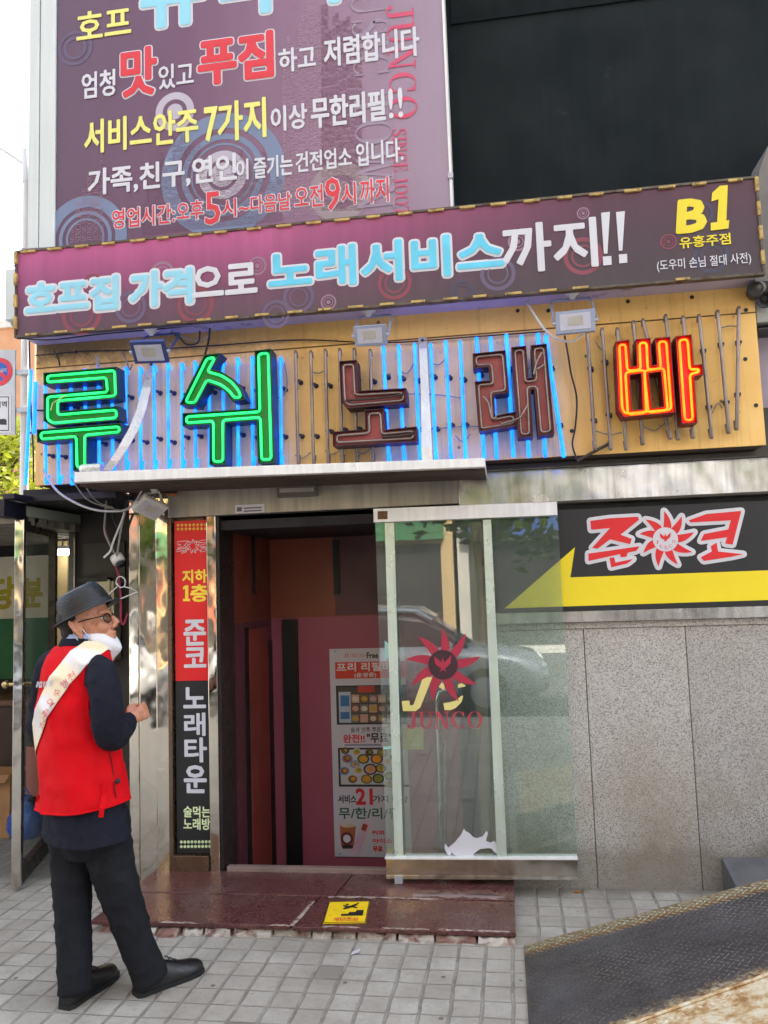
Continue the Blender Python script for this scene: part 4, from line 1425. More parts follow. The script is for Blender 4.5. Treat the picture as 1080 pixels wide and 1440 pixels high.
l5 = letter('neon_letter', 'lit red neon letter with orange tubes at the right end of the panel',
       [[(437, 450), (495, 442), (503, 555), (527, 553), (522, 440), (585, 435), (590, 550), (612, 548), (603, 435), (668, 430), (692, 750), (472, 770), (450, 738)],
        [(690, 428), (758, 420), (768, 550), (805, 545), (808, 590), (770, 598), (783, 795), (716, 798)]],
       {0: [[(497, 592), (545, 586), (551, 735), (506, 740)], [(577, 585), (628, 578), (641, 724), (592, 731)]]}, (720, 330, 3.0), [CH_RED, CH_REDS], N_ORANGE, tr=0.0062, inset=0.019)
# loose glass leads on the unlit letters
mb = MB()
for pts in ([(130, 660), (180, 720), (215, 860), (260, 850)], [(555, 735), (500, 830), (460, 870), (300, 920)], [(690, 240), (640, 330), (610, 450)], [(640, 400), (690, 370), (720, 350)]):
    mb.tube(smoothpts([P(660 + x / 6.75, 460 + y / 6.75, YLF - 0.004) for x, y in pts], 5), 0.005, 6)
mb.build('glass_lead', UNLIT, l4)
mb = MB(); mb.tube(smoothpts([P(360 + x / 2.7, 330 + y / 2.7, YLF + 0.004) for x, y in ((340, 630), (480, 620), (560, 605), (500, 618))], 5), 0.006, 6)
mb.tube(smoothpts([P(360 + x / 2.7, 330 + y / 2.7, YLF + 0.004) for x, y in ((480, 770), (560, 762), (600, 752))], 5), 0.007, 6)
mb.build('glass_lead', mat('blackened_glass', (40, 34, 32), 0.3), l3)
mb = MB()
for pts in ([(200, 640), (235, 618), (250, 612)], [(200, 640), (192, 668)]):
    mb.tube(smoothpts([P(x / 2.7, 330 + y / 2.7, YLF - 0.002) for x, y in pts], 5), 0.003, 6)
mb.build('glass_lead', mat('pale_lead', (200, 196, 150), 0.4), l1)

# ------------------------------------------------------------------ white ledge under the neon with two straps
YE = -0.46
lg = thing('ledge', 'white metal ledge over the doorway held by two bent straps', 'ledge', tuple(P(390, 665, YE)))
mb = MB()
f4 = [P(105, 664, YE), P(682, 644, YE), P(682, 656.5, YE), P(104, 678.5, YE)]
bk = [v + Vector((0, 0.42, 0)) for v in f4]
vs = f4 + bk
mb.add(vs, [(0, 3, 2, 1), (4, 5, 6, 7), (0, 1, 5, 4), (1, 2, 6, 5), (3, 7, 6, 2), (0, 4, 7, 3)])
mb.build('shelf', WHITEST, lg, bevel=0.003, weld=True)
mb = MB()
f4 = [P(112, 680, YE + .05), P(682, 658, YE + .05), P(682, 661, YE + .05), P(112, 684, YE + .05)]
bk = [v + Vector((0, 0.36, 0)) for v in f4]
mb.add(f4 + bk, [(0, 3, 2, 1), (4, 5, 6, 7), (0, 1, 5, 4), (1, 2, 6, 5), (3, 7, 6, 2), (0, 4, 7, 3)])
mb.build('wooden_underside', DIRTY, lg, weld=True)
def strap(pts, w, mname='strap'):
    mb = MB()
    rings = []
    for (x, y, Y, ww) in pts:
        a, b = P(x - ww / 2, y, Y), P(x + ww / 2, y, Y)
        rings.append([a, b, b + Vector((0, 0.004, 0)), a + Vector((0, 0.004, 0))])
    mb.loft(rings, 0, True, smooth=False)
    return mb.build(mname, mat('strap_metal', (206, 208, 212), 0.3, 0.35, 0.1, 6, streak=0.1), lg)
strap([(213, 508, YN - 0.012, 9), (212, 520, YN - 0.04, 9), (206, 545, -0.34, 12), (199, 575, -0.40, 13), (188, 603, -0.43, 14), (174, 628, -0.45, 14), (161, 648, -0.46, 13), (151, 661, -0.46, 13)], 0)
strap([(594, 474, YN - 0.012, 12), (595, 490, YN - 0.05, 11), (597, 540, -0.33, 11), (599, 590, -0.40, 13), (600, 630, -0.45, 15), (601, 648, -0.46, 15)], 0)
for x, y in ((213, 513), (594, 479)):
    mb = MB(); mb.lathe(P(x, y, YN - 0.02), (0, -1, 0), [(0.01, 0), (0.01, 0.006), (0.005, 0.01)], 8); mb.build('screw', WIRE_K, lg)
can = thing('drink_can', 'crumpled silver can lying on the left end of the white ledge', 'can', tuple(P(127, 661, -0.42)))
mb = MB()
c0, c1 = P(114, 660, -0.42), P(143, 658, -0.42)
ax = (c1 - c0)
mb.lathe(c0, ax, [(0.022, 0), (0.027, 0.008), (0.027, ax.length * .4), (0.0255, ax.length * .5), (0.027, ax.length * .62), (0.027, ax.length - .01), (0.022, ax.length)], 18)
mb.build('can_body', mat('can_metal', (206, 208, 206), 0.3, 0.5, 0.2, 30), can)
mb = MB(); mb.lathe(c1, ax, [(0.021, 0.0005), (0.021, 0.003)], 16); mb.build('can_lid', GREY_ALU, can)

# ------------------------------------------------------------------ floodlights
def floodlight(label, px, Y, w, h, tilt, yaw, roll, mount_px, mount_Y, housing, lens, fins=9, mount_up=True):
    """housing seen from the front/below; tilt >0 turns the lens downwards"""
    c = P(px[0], px[1], Y)
    t = thing('floodlight', label, 'floodlight', tuple(c), 'floodlights fixed along the signs')
    rot = Matrix.Rotation(yaw, 3, 'Z') @ Matrix.Rotation(tilt, 3, 'X') @ Matrix.Rotation(roll, 3, 'Y')
    # local frame: lens faces -Y
    ax, ay, az = rot @ Vector((1, 0, 0)), rot @ Vector((0, 1, 0)), rot @ Vector((0, 0, 1))
    mb = MB()
    mb.obox(c + ay * 0.012, ax * w / 2, ay * 0.012, az * h / 2)
    o = mb.build('housing', housing, t, bevel=0.004)
    mb = MB()
    for i in range(fins):
        u = -w * 0.42 + w * 0.84 * i / (fins - 1)
        mb.obox(c + ay * 0.036 + ax * u, ax * 0.0025, ay * 0.012, az * h * 0.42)
    mb.build('cooling_fin', housing, t)
    mb = MB()
    mb.obox(c - ay * 0.001, ax * w * 0.39, ay * 0.002, az * h * 0.36)
    mb.build('lens', lens, t)
    mb = MB()
    mb.obox(c - ay * 0.0035 + az * h * 0.03, ax * w * 0.2, ay * 0.001, az * h * 0.2)
    mb.build('led_board', mat('led_board', (164, 160, 152), 0.5), t)
    m_ = P(mount_px[0], mount_px[1], mount_Y)
    top = m_ + Vector((0, 0, -0.045))
    l_, r_ = c + ax * (w / 2 + 0.008) + ay * 0.012, c - ax * (w / 2 + 0.008) + ay * 0.012
    tl = Vector((l_.x, top.y, top.z)); tr_ = Vector((r_.x, top.y, top.z))
    mb = MB()
    mb.tube([l_, l_ * .15 + tl * .85, tl - ax * 0.008, tr_ + ax * 0.008, r_ * .15 + tr_ * .85, r_], 0.0065, 8)
    mb.build('bracket', housing, t)
    mb = MB()
    for p, s_ in ((l_, 1), (r_, -1)):
        mb.lathe(p, ax * s_, [(0.009, -0.008), (0.009, 0.008)], 10)
    mb.build('pivot_bolt', GREY_ALU, t)
    mb = MB()
    mb.lathe(m_, (0, 0, -1), [(0.05, -0.012), (0.05, 0.0), (0.044, 0.012), (0.018, 0.03), (0.016, 0.045), (0.008, 0.048)], 20)
    mb.build('mount', mat('white_plastic', (206, 204, 200), 0.5), t)
    return t
LENS = mat('frosted_lens', (176, 176, 190), 0.25, 0, 0.04)
NAVYH = mat('navy_housing', (52, 66, 120), 0.4, 0.2)
GREYH = mat('grey_housing', (138, 148, 172), 0.4, 0.3)
floodlight('navy floodlight hanging above the gap between the green letters', (210, 496), -0.52, 0.185, 0.135, R(48), R(8), 0, (213, 461), -0.33, NAVYH, LENS)
floodlight('grey floodlight hanging under the middle of the purple sign', (520, 472), -0.52, 0.175, 0.105, R(22), R(-14), R(5), (518, 434), -0.33, GREYH, LENS)
floodlight('grey floodlight hanging under the sign left of the red letter', (809, 452), -0.50, 0.19, 0.115, R(2), R(-4), 0, (804, 409), -0.33, GREYH, LENS)
floodlight('white floodlight drooping in front of the mirror pillar', (211, 716), -0.2, 0.16, 0.125, R(50), R(28), R(34), (217, 682), -0.16, mat('white_housing', (190, 188, 182), 0.5), LENS)

# cables hung from the sign and round the entrance
cb = thing('overhead_cables', 'tangle of grey and white cables hanging by the dark shop entrance', 'cables', tuple(P(155, 740, -0.1)))
def c3(pts, r, m, name='cable'):
    return wire([P(x, y, Y) for x, y, Y in pts], r, m, cb, name)
c3([(60, 660, -.3), (80, 690, -.25), (110, 709, -.2), (140, 718, -.15), (172, 718, -.12), (185, 712, -.1)], 0.007, WIRE_W)
c3([(100, 672, -.3), (120, 700, -.25), (145, 712, -.2), (172, 718, -.12)], 0.004, WIRE_G)
c3([(113, 672, -.3), (135, 704, -.2), (160, 714, -.15)], 0.004, WIRE_G)
c3([(150, 690, .0), (149, 715, -.02), (147, 745, -.02), (152, 760, -.02), (158, 772, -.02), (166, 786, -.02)], 0.007, WIRE_G)
c3([(153, 690, .0), (160, 730, -.02), (168, 748, -.03), (165, 776, -.02)], 0.006, WIRE_K)
c3([(175, 718, -.08), (172, 730, -.06), (160, 760, -.05), (155, 775, -.05), (146, 784, -.05)], 0.006, WIRE_W)
c3([(176, 720, -.06), (170, 745, -.05), (164, 785, -.03)], 0.006, WIRE_G)
c3([(148, 745, .01), (155, 765, .01), (160, 776, .0)], 0.006, mat('red_cable', (150, 60, 66), 0.5))
c3([(217, 686, -.14), (205, 684, -.13), (197, 694, -.11), (190, 706, -.1), (180, 716, -.08)], 0.005, WIRE_W)
c3([(186, 690, -.1), (178, 706, -.1), (174, 720, -.1)], 0.005, WIRE_K)
sc_ = thing('sign_cables', 'black and grey wires looped under the purple sign box', 'cables', tuple(P(290, 480, -0.3)))
def c4(pts, r, m):
    return wire([P(x, y, Y) for x, y, Y in pts], r, m, sc_, 'cable')
c4([(295, 462, -.4), (293, 480, -.32), (288, 500, -.3), (286, 515, -.3)], 0.006, WIRE_K)
c4([(281, 466, -.38), (278, 482, -.3), (262, 484, -.28), (252, 474, -.28), (240, 468, -.3)], 0.005, WIRE_K)
c4([(300, 458, -.4), (290, 475, -.34), (270, 478, -.3), (240, 466, -.3)], 0.004, WIRE_G)
c4([(741, 425, -.3), (750, 440, -.36), (765, 462, -.4), (782, 476, -.42), (805, 480, -.44), (820, 470, -.46)], 0.006, WIRE_W)
c4([(745, 350 + 75, -.3), (742, 423, -.25)], 0.006, WIRE_W)
c4([(25, 475, -.42), (70, 478, -.4), (140, 470, -.36), (220, 463, -.34), (330, 452, -.32), (500, 440, -.3), (700, 424, -.3), (900, 400, -.3), (1050, 390, -.3)], 0.004, WIRE_K)
c4([(41, 480, -.4), (42, 520, -.2), (44, 580, -.2), (47, 640, -.2), (47, 678, -.2)], 0.005, WIRE_K)
c4([(20, 375, -.3), (30, 352, -.35), (40, 350, -.36), (75, 348, -.4)], 0.004, WIRE_G)
c4([(76, 494, -.25), (82, 504, -.27), (84, 514, -.28)], 0.005, WIRE_K)
c4([(136, 500, -.25), (138, 515, -.28)], 0.008, GREY_ALU)
c4([(172, 496, -.25), (178, 508, -.28), (182, 520, -.26), (186, 512, -.26)], 0.005, WIRE_G)

# door sensor, label plate and small device on the header
se = thing('door_sensor', 'flat dark door sensor on the steel header above the opening', 'sensor', tuple(P(417, 691, -0.07)))
mb = MB(); mb.quad4([(389, 684), (444.5, 682), (445, 696.5), (389.5, 699)], -0.075, 0.045); mb.build('housing', mat('sensor_grey', (88, 82, 78), 0.4), se, bevel=0.004)
mb = MB(); mb.quad4([(393, 687), (441, 685.2), (441, 691), (393, 693)], -0.077, 0.003); mb.build('cover', mat('sensor_cover', (150, 144, 138), 0.25), se)
lp = thing('header_sticker', 'small white sticker with printed line above the door', 'sticker', tuple(P(351, 716, -0.033)))
mb = MB(); mb.quad4([(330.5, 710.5), (371.5, 708.5), (372, 720.5), (331, 722.5)], -0.034, 0.003); mb.build('sticker_sheet', VIN_WHITE, lp)
mb = MB()
mb.quad4([(333, 713.5), (340, 713), (340, 719), (333, 719.5)], -0.0352, 0.0008)
for yy in (713.8, 718):
    mb.quad4([(343, yy), (368, yy - 1.3), (368, yy + .6), (343, yy + 1.9)], -0.0352, 0.0008)
mb.build('printed_line', mat('print_grey', (110, 90, 110), 0.6), lp)
dv = thing('junction_box', 'small black and orange box at the top corner of the header', 'junction box', tuple(P(240, 693, -0.05)))
mb = MB(); mb.pxbox(233, 689, 246, 693.5, -0.06, 0.03); mb.build('upper_half', BLACK, dv)
mb = MB(); mb.pxbox(233, 693.6, 246, 697, -0.06, 0.03); mb.build('lower_half', mat('orange_plastic', (170, 104, 50), 0.5), dv)

# ------------------------------------------------------------------ sliding glass door
YG = -0.12
gd = thing('sliding_glass_door', 'green tinted sliding glass door pushed open in front of the granite wall', 'glass door', tuple(P(680, 1225, YG)))
mb = MB(); mb.quad4([(527.5, 733), (784, 722), (812, 1209), (543.5, 1209)], YG, 0.01); mb.build('glass_pane', GLASS, gd)
mb = MB(); mb.quad4([(525, 715.5), (783, 705.5), (784, 724), (525.5, 734.5)], YG - 0.035, 0.09); mb.build('door_header', WHITEST, gd, bevel=0.003)
mb = MB(); mb.quad4([(543, 1208), (812.5, 1209), (812.5, 1237), (543, 1235.5)], YG - 0.025, 0.06); mb.build('bottom_rail', RAILM, gd, bevel=0.005)
mb = MB(); mb.quad4([(541, 1206), (812.5, 1207), (812.5, 1209.5), (541, 1208.5)], YG - 0.03, 0.07); mb.build('rail_lip', WHITEST, gd)
mb = MB(); mb.quad4([(543, 1231.5), (812.5, 1233), (812.5, 1237.5), (543, 1236)], YG - 0.031, 0.004); mb.build('rail_lip', SHINY, gd)
MUL = mat('mullion', (206, 218, 206), 0.3, 0.35, 0.1, 3, streak=0.12)
mb = MB(); mb.quad4([(541, 735), (554, 734.5), (567, 1207), (555, 1207)], YG - 0.012, 0.011); mb.build('mullion', MUL, gd, bevel=0.002)
mb = MB(); mb.quad4([(679, 731), (690.5, 730.5), (713, 1208), (699, 1208)], YG - 0.012, 0.011); mb.build('mullion', MUL, gd, bevel=0.002)
mb = MB(); mb.quad4([(675.5, 731), (678.8, 731), (698.6, 1208), (694, 1208)], YG + 0.014, 0.03); mb.build('gasket', mat('gasket', (50, 54, 50), 0.6), gd)
mb = MB(); mb.quad4([(554.2, 734), (557, 734), (570, 1207), (567.3, 1207)], YG + 0.014, 0.03); mb.build('gasket', mat('gasket', (50, 54, 50), 0.6), gd)
mb = MB()
mb.quad4([(531, 719), (545, 718.5), (545, 730), (531, 730.5)], YG - 0.037, 0.003)
mb.build('worn_hole', mat('rusty_hole', (96, 66, 40), 0.7, 0, 0.4, 60), gd)
mb = MB(); mb.quad4([(555, 1232), (566, 1232), (566, 1243), (555, 1243)], YG - 0.035, 0.05); mb.build('floor_guide', GREY_ALU, gd, bevel=0.002)
# decals on the glass
tips = [(550, 155), (320, 235), (205, 455), (258, 705), (462, 850), (712, 855), (885, 690), (920, 425), (775, 205)]
T2 = PX(tips, YG, 540, 860, 6.75)
cpt = PX([(560, 505)], YG, 540, 860, 6.75)[0]
r_in = (Vector(PX([(706, 505)], YG, 540, 860, 6.75)[0]) - Vector(cpt)).length
polys = petals(cpt, r_in * 0.97, T2, 0.30, -0.16)
mb = MB(); vs, fs, be = poly_geo(polys); lay(mb, (vs, fs, be), flat_map(YG), 0, 0.0012)
o = mb.build('sun_decal', mat('red_film', (168, 42, 66), 0.45, 0, 0.06), gd); o['label'] = 'red sun shaped decal with nine curved rays'
mb = MB()
n = 28
mb.add([(cpt[0] + r_in * .96 * math.cos(2 * math.pi * i / n), YG - 0.0022, cpt[1] + r_in * .96 * math.sin(2 * math.pi * i / n)) for i in range(n)], [tuple(range(n))])
mb.build('decal_disc', mat('dark_film', (62, 34, 44), 0.4), gd)
mb = MB()
bird = [(-.55, .55), (-.3, .35), (-.1, .15), (0, .5), (.1, .15), (.35, .38), (.58, .62), (.5, .1), (.25, -.15), (.1, -.2), (.2, -.45), (0, -.3), (-.2, -.45), (-.1, -.2), (-.28, -.12), (-.5, .1)]
B2 = [(cpt[0] + a * r_in, cpt[1] + b * r_in) for a, b in bird]
vs, fs, be = poly_geo([B2]); lay(mb, (vs, fs, be), flat_map(YG), 0, 0.0032)
mb.build('bird_emblem', mat('red_film', (176, 34, 62)), gd)
mb = MB()
J1 = PX([(370, 625), (460, 620), (345, 910), (300, 945), (180, 945), (168, 850), (240, 845), (248, 892), (280, 885)], YG, 540, 860, 6.75)
J2 = PX([(575, 935), (563, 870), (620, 862), (680, 845), (735, 800), (752, 800), (735, 860), (680, 915), (630, 936)], YG, 540, 860, 6.75)
J3 = PX([(520, 715), (548, 672), (568, 680), (576, 735), (562, 742)], YG, 540, 860, 6.75)
J4 = PX([(705, 690), (735, 680), (775, 700), (770, 712), (700, 724)], YG, 540, 860, 6.75)
vs, fs, be = poly_geo([J1, J2, J3, J4]); lay(mb, (vs, fs, be), flat_map(YG), 0, 0.0005)
mb.build('yellow_decal', mat('yellow_film', (218, 206, 130), 0.5, 0, 0.05), gd)
mb = MB(); lay_stag(mb, serif_geo('JUNCO'), board_map((574, 1025), (679, 1000), YG), 0, 0.001)
mb.build('lettering', mat('red_film2', (176, 62, 78), 0.5), gd)
mb = MB()
TP = PX([(425, 830), (440, 850), (470, 825), (500, 790), (515, 760), (522, 772), (540, 780), (556, 798), (575, 805), (605, 795), (622, 770), (628, 782), (618, 818), (640, 826), (660, 818), (668, 832), (685, 840), (680, 860), (685, 885), (660, 872), (645, 855), (630, 852), (590, 857), (560, 880), (566, 892), (500, 899), (470, 885), (455, 872), (447, 895), (430, 872), (422, 850)], YG, 500, 940, 3.375)
vs, fs, be = poly_geo([TP]); lay(mb, (vs, fs, be), flat_map(YG), 0, 0.0015)
o = mb.build('torn_paper', VIN_WHITE, gd); o['label'] = 'ragged remains of a white paper sheet'
mb = MB()
TR = PX([(138, 745), (197, 790), (142, 836)], YG, 500, 680, 3.375)
vs, fs, be = poly_geo([TR]); lay(mb, (vs, fs, be), flat_map(YG), 0, 0.0012)
mb.build('arrow_sticker', mat('teal_film', (150, 196, 190), 0.4), gd)
mb = MB()
ST = PX([(165, 368), (185, 360), (186, 374), (160, 384), (130, 384), (134, 370)], YG, 500, 940, 3.375)
vs, fs, be = poly_geo([ST]); lay(mb, (vs, fs, be), flat_map(YG), 0, 0.0012)
mb.build('tape_scrap', mat('teal_film', (150, 196, 190)), gd)
mb = MB()
YS_ = PX([(218, 280), (322, 278), (323, 385), (220, 384)], YG + 0.06, 500, 940, 3.375)
mb.prism([YS_], YG + 0.06, YG + 0.062)
mb.build('yellow_label', mat('old_yellow', (170, 156, 84), 0.6, 0, 0.1), gd)

# ------------------------------------------------------------------ upright light-box sign beside the door
YV = 0.0
us = thing('upright_sign', 'narrow red over black upright sign with white and yellow letters', 'signboard', tuple(P(270, 1200, YV)))
SRED = mat('sign_red', (214, 28, 34), 0.35, 0, 0.04, 2)
SBLK = mat('sign_black', (30, 31, 34), 0.35, 0, 0.08, 2)
x0, x1 = P(247, 960, YV).x, P(296, 960, YV).x
zmid = P(270, 957.5, YV).z
mb = MB(); mb.box(x0, x1, YV, YV + 0.02, zmid + 0.001, P(270, 732, YV).z); mb.build('red_panel', SRED, us)
mb = MB(); mb.box(x0, x1, YV, YV + 0.02, P(270, 1200, YV).z, zmid - 0.001); mb.build('black_panel', SBLK, us)
mb = MB()
for x in range(9):
    for y in (738.5, 744):
        c = P(250.5 + x * 5.5, y - x * 0.08, YV)
        mb.lathe(c + Vector((0, -0.0005, 0)), (0, -1, 0), [(0.0085, 0), (0.0085, 0.001)], 10)
mb.build('dots', mat('gold_dot', (226, 178, 60), 0.5), us)
mb = MB()
for x in range(9):
    for y in (1184, 1190.5):
        c = P(255 + x * 5.0, y - x * 0.05, YV)
        mb.lathe(c + Vector((0, -0.0005, 0)), (0, -1, 0), [(0.0085, 0), (0.0085, 0.001)], 10)
mb.build('dots', mat('pale_dot', (206, 222, 170), 0.5), us)
def ut(body, lb, rt, col, bold=0.035):
    sign_text(us, body, lb, rt, YV, [col], bold, lift=0.002)
ut('지하', (257, 820), (291, 801), VIN_YEL if False else mat('sun_yellow', (236, 206, 62), 0.5))
mb = MB()
vs, fs, be = poly_geo([PX([(261, 823), (265, 823), (265, 842), (267.5, 842), (267.5, 845.5), (257.5, 845.5), (257.5, 842), (260.5, 842), (260.5, 828), (257.5, 829), (257.5, 825.5)], YV)])
lay(mb, (vs, fs, be), flat_map(YV), 0, 0.002)
mb.build('lettering', mat('sun_yellow', (236, 206, 62)), us)
ut('층', (268.5, 846), (292, 822), mat('sun_yellow', (236, 206, 62)))
ut('준', (259.5, 907), (288.5, 872), VIN_WHITE, 0.03)
ut('코', (260, 938), (289, 911), VIN_WHITE, 0.03)
ut('노', (259, 995), (288.5, 967), VIN_WHITE, 0.03)
ut('래', (260, 1034), (288, 1003), VIN_WHITE, 0.03)
ut('타', (260.5, 1071), (290, 1038), VIN_WHITE, 0.03)
ut('운', (260, 1114), (289.5, 1077), VIN_WHITE, 0.03)
PALEG = mat('pale_green_vinyl', (216, 230, 180), 0.5)
ut('술먹는', (258.5, 1149), (295.5, 1134), PALEG, 0.025)
ut('노래방', (258.5, 1166.5), (295.5, 1151), PALEG, 0.025)

# ------------------------------------------------------------------ logo shared by the arrow sign and the upright sign
ZL = [[(405, 250), (478, 240), (586, 234), (590, 246), (520, 302), (562, 318), (556, 338), (480, 320), (432, 356), (412, 352), (470, 288), (480, 277), (408, 284)],
      [(398, 374), (592, 346), (580, 364), (548, 370), (542, 386), (520, 388), (518, 376), (398, 402)],
      [(478, 390), (496, 388), (500, 408), (568, 394), (545, 412), (484, 426)]]
KO = [[(778, 248), (845, 224), (978, 212), (945, 340), (916, 336), (924, 312), (824, 326), (836, 300), (928, 282), (938, 248), (786, 256)],
      [(862, 346), (884, 332), (890, 366), (986, 376), (940, 386), (836, 402), (824, 388), (866, 366)]]
SUNT = [(685, 212), (752, 232), (800, 292), (792, 368), (738, 416), (664, 424), (606, 372), (590, 300), (614, 244)]
YA = -0.05
as_ = thing('arrow_sign', 'black sign with yellow arrow and red and white sun logo', 'signboard', tuple(P(900, 860, YA)))
zt_, zb2 = P(900, 712, YA).z, P(900, 857, YA).z
x0 = P(698, 800, YA).x
mb = MB(); mb.box(x0, 2.6, YA, YA + 0.045, zb2, zt_); mb.build('black_board', mat('board_black', (33, 33, 37), 0.42, 0, 0.1, 3, stain=(30, 0.68, 0.74, (90, 90, 92))), as_, bevel=0.002)
mb = MB()
AR = PX([(709.6, 855.5), (808.5, 769.6), (802, 812), (1080, 802), (1180, 798), (1180, 839.5), (1080, 843.7)], YA)
vs, fs, be = poly_geo([AR]); lay(mb, (vs, fs, be), flat_map(YA), 0, 0.002)
mb.build('yellow_arrow', mat('arrow_yellow', (236, 212, 30), 0.45, 0, 0.04, 2), as_)
def logo(parent, Y, fmap, w, red=True):
    c0 = fmap((690, 320))
    rr = (Vector(fmap((738, 320))) - Vector(c0)).length
    polys = [[fmap(p) for p in L] for L in ZL + KO]
    pet = petals(c0, rr * 0.98, [fmap(p) for p in SUNT], 0.33, -0.2)
    for grp_ in (polys, pet):
        mb = MB()
        vs, fs, be = poly_geo(grp_)
        lay(mb, (vs, fs, be), flat_map(Y), 0, 0.004, w, 1)
        mb.build('logo_letters' if grp_ is polys else 'logo_sun', [VIN_RED_L if red else SRED, VIN_WHITE], parent)
    mb = MB(); n = 28
    mb.add([(c0[0] + rr * math.cos(2 * math.pi * i / n), Y - 0.0046, c0[1] + rr * math.sin(2 * math.pi * i / n)) for i in range(n)], [tuple(range(n))], 0)
    if red:
        Bq = [(c0[0] + a_ * rr * .8, c0[1] + rr * .12 + b_ * rr * .75) for a_, b_ in bird]
        vs, fs, be = poly_geo([Bq]); lay(mb, (vs, fs, be), flat_map(Y), 1, 0.0056)
        for ch, an in (('J', 197), ('U', 237), ('N', 270), ('C', 303), ('O', 343)):
            gm = serif_geo(ch); a_ = R(an)
            cx_, cz_ = c0[0] + rr * .68 * math.cos(a_), c0[1] + rr * .68 * math.sin(a_)
            hh = rr * .3
            lay_stag(mb, gm, lambda u, v, h: Vector((cx_ + (u - .5) * hh * .9, Y - h, cz_ + (v - .5) * hh)), 1, 0.0056)
    mb.build('logo_disc', [VIN_WHITE if red else SRED, VIN_RED_L], parent)
VIN_RED_L = mat('logo_red', (216, 34, 40), 0.4, 0, 0.04)
logo(as_, YA, lambda p: PX([p], YA, 680, 640, 2.7)[0], 0.019)
# the same mark, small, in outline on the upright sign
def small(p):
    u = (p[0] - 690) / 310.0 * 23.5 + 271.5
    v = (p[1] - 320) / 110.0 * 9.5 + 768.5
    return PX([(u, v)], YV)[0]
logo(us, YV, small, 0.0035, red=False)

# ------------------------------------------------------------------ poster on the back wall
YO = YB - 0.012
po = thing('wall_poster', 'tall white poster with food pictures on the magenta inner wall', 'poster', tuple(P(520, 1060, YO)))
x0, x1 = P(467, 1060, YO).x, P(574, 1060, YO).x
z0, z1 = P(500, 1205, YO).z, P(500, 912, YO).z
mb = MB(); mb.box(x0, x1, YO, YO + 0.006, z0, z1); mb.build('sheet', mat('poster_paper', (196, 190, 200), 0.5, 0, 0.03, 2), po)
def pp(x, y):   # poster crop: origin (440,900), scale 4.5
    return (440 + x / 4.5, 900 + y / 4.5)
def prect(mb, xa, ya, xb, yb, m, lift):
    a, b = P(*pp(xa, yb), YO), P(*pp(xb, ya), YO)
    mb.add([(a.x, YO - lift, a.z), (b.x, YO - lift, a.z), (b.x, YO - lift, b.z), (a.x, YO - lift, b.z)], [(0, 1, 2, 3)], m)
def pdisc(mb, x, y, r_, m, lift, sq=0.8):
    c = P(*pp(x, y), YO); k = (P(*pp(x + 1, y), YO) - c).length
    n = 16
    mb.add([(c.x + r_ * k * math.cos(2 * math.pi * i / n), YO - lift, c.z + sq * r_ * k * math.sin(2 * math.pi * i / n)) for i in range(n)], [tuple(range(n))], m)
PRED = mat('poster_red', (206, 62, 42), 0.5)
PBLK = mat('poster_black', (40, 36, 42), 0.5)
PW = mat('poster_white', (214, 212, 216), 0.5)
PGRN = mat('poster_green', (28, 92, 70), 0.5)
mb = MB(); prect(mb, 143, 132, 590, 246, 0, 0.001); mb.build('red_band', PRED, po)
mb = MB()
prect(mb, 152, 282, 590, 536, 0, 0.001); prect(mb, 163, 292, 590, 526, 1, 0.0016)
prect(mb, 168, 328, 238, 524, 2, 0.002); prect(mb, 176, 350, 230, 420, 3, 0.0024); prect(mb, 176, 455, 232, 500, 3, 0.0024)
prect(mb, 285, 290, 390, 332, 4, 0.0022)
q = random.Random(8)
for i in range(5):
    for j in range(3):
        prect(mb, 245 + 56 * (i % 5), 345 + 62 * j, 245 + 56 * i + 48, 345 + 62 * j + 52, [5, 6, 7][(i + j) % 3], 0.0022)
        pdisc(mb, 270 + 56 * i, 372 + 62 * j, 20, [8, 5, 9][(i * 2 + j) % 3], 0.0027)
mb.build('shop_picture', [PBLK, mat('photo_dark', (74, 66, 60), .5), mat('photo_pale', (170, 180, 196), .5), mat('photo_blue', (60, 110, 160), .5), mat('photo_red', (190, 60, 40), .5),
                          mat('photo_pink', (196, 150, 136), .5), mat('photo_brown', (120, 86, 60), .5), mat('photo_grey', (120, 116, 112), .5), mat('photo_cream', (210, 190, 170), .5), mat('photo_gold', (190, 150, 50), .5)], po)
mb = MB()
prect(mb, 165, 680, 600, 928, 0, 0.001); prect(mb, 178, 692, 600, 914, 1, 0.0016)
for (x, y, r_, a_, b_) in ((205, 700, 26, 2, 3), (218, 750, 34, 4, 5), (278, 708, 30, 1, 6), (320, 752, 38, 2, 6), (266, 786, 30, 4, 7), (358, 712, 28, 3, 2), (404, 752, 40, 2, 8), (440, 712, 34, 3, 9),
                           (200, 828, 32, 4, 3), (290, 824, 30, 1, 6), (364, 818, 44, 2, 7), (430, 812, 34, 2, 6), (252, 880, 40, 1, 3), (340, 880, 36, 3, 6), (414, 876, 38, 2, 9), (470, 770, 30, 1, 7), (482, 860, 30, 2, 9), (482, 905, 26, 1, 6), (520, 740, 30, 2, 8), (530, 820, 34, 1, 3)):
    pdisc(mb, x, y, r_, a_, 0.002 + 0.0001 * (x % 7)); pdisc(mb, x, y, r_ * .74, b_, 0.003 + 0.0001 * (x % 7)); pdisc(mb, x + 4, y - 3, r_ * .36, [8, 6, 9, 3][x % 4], 0.004 + 0.0001 * (x % 7))
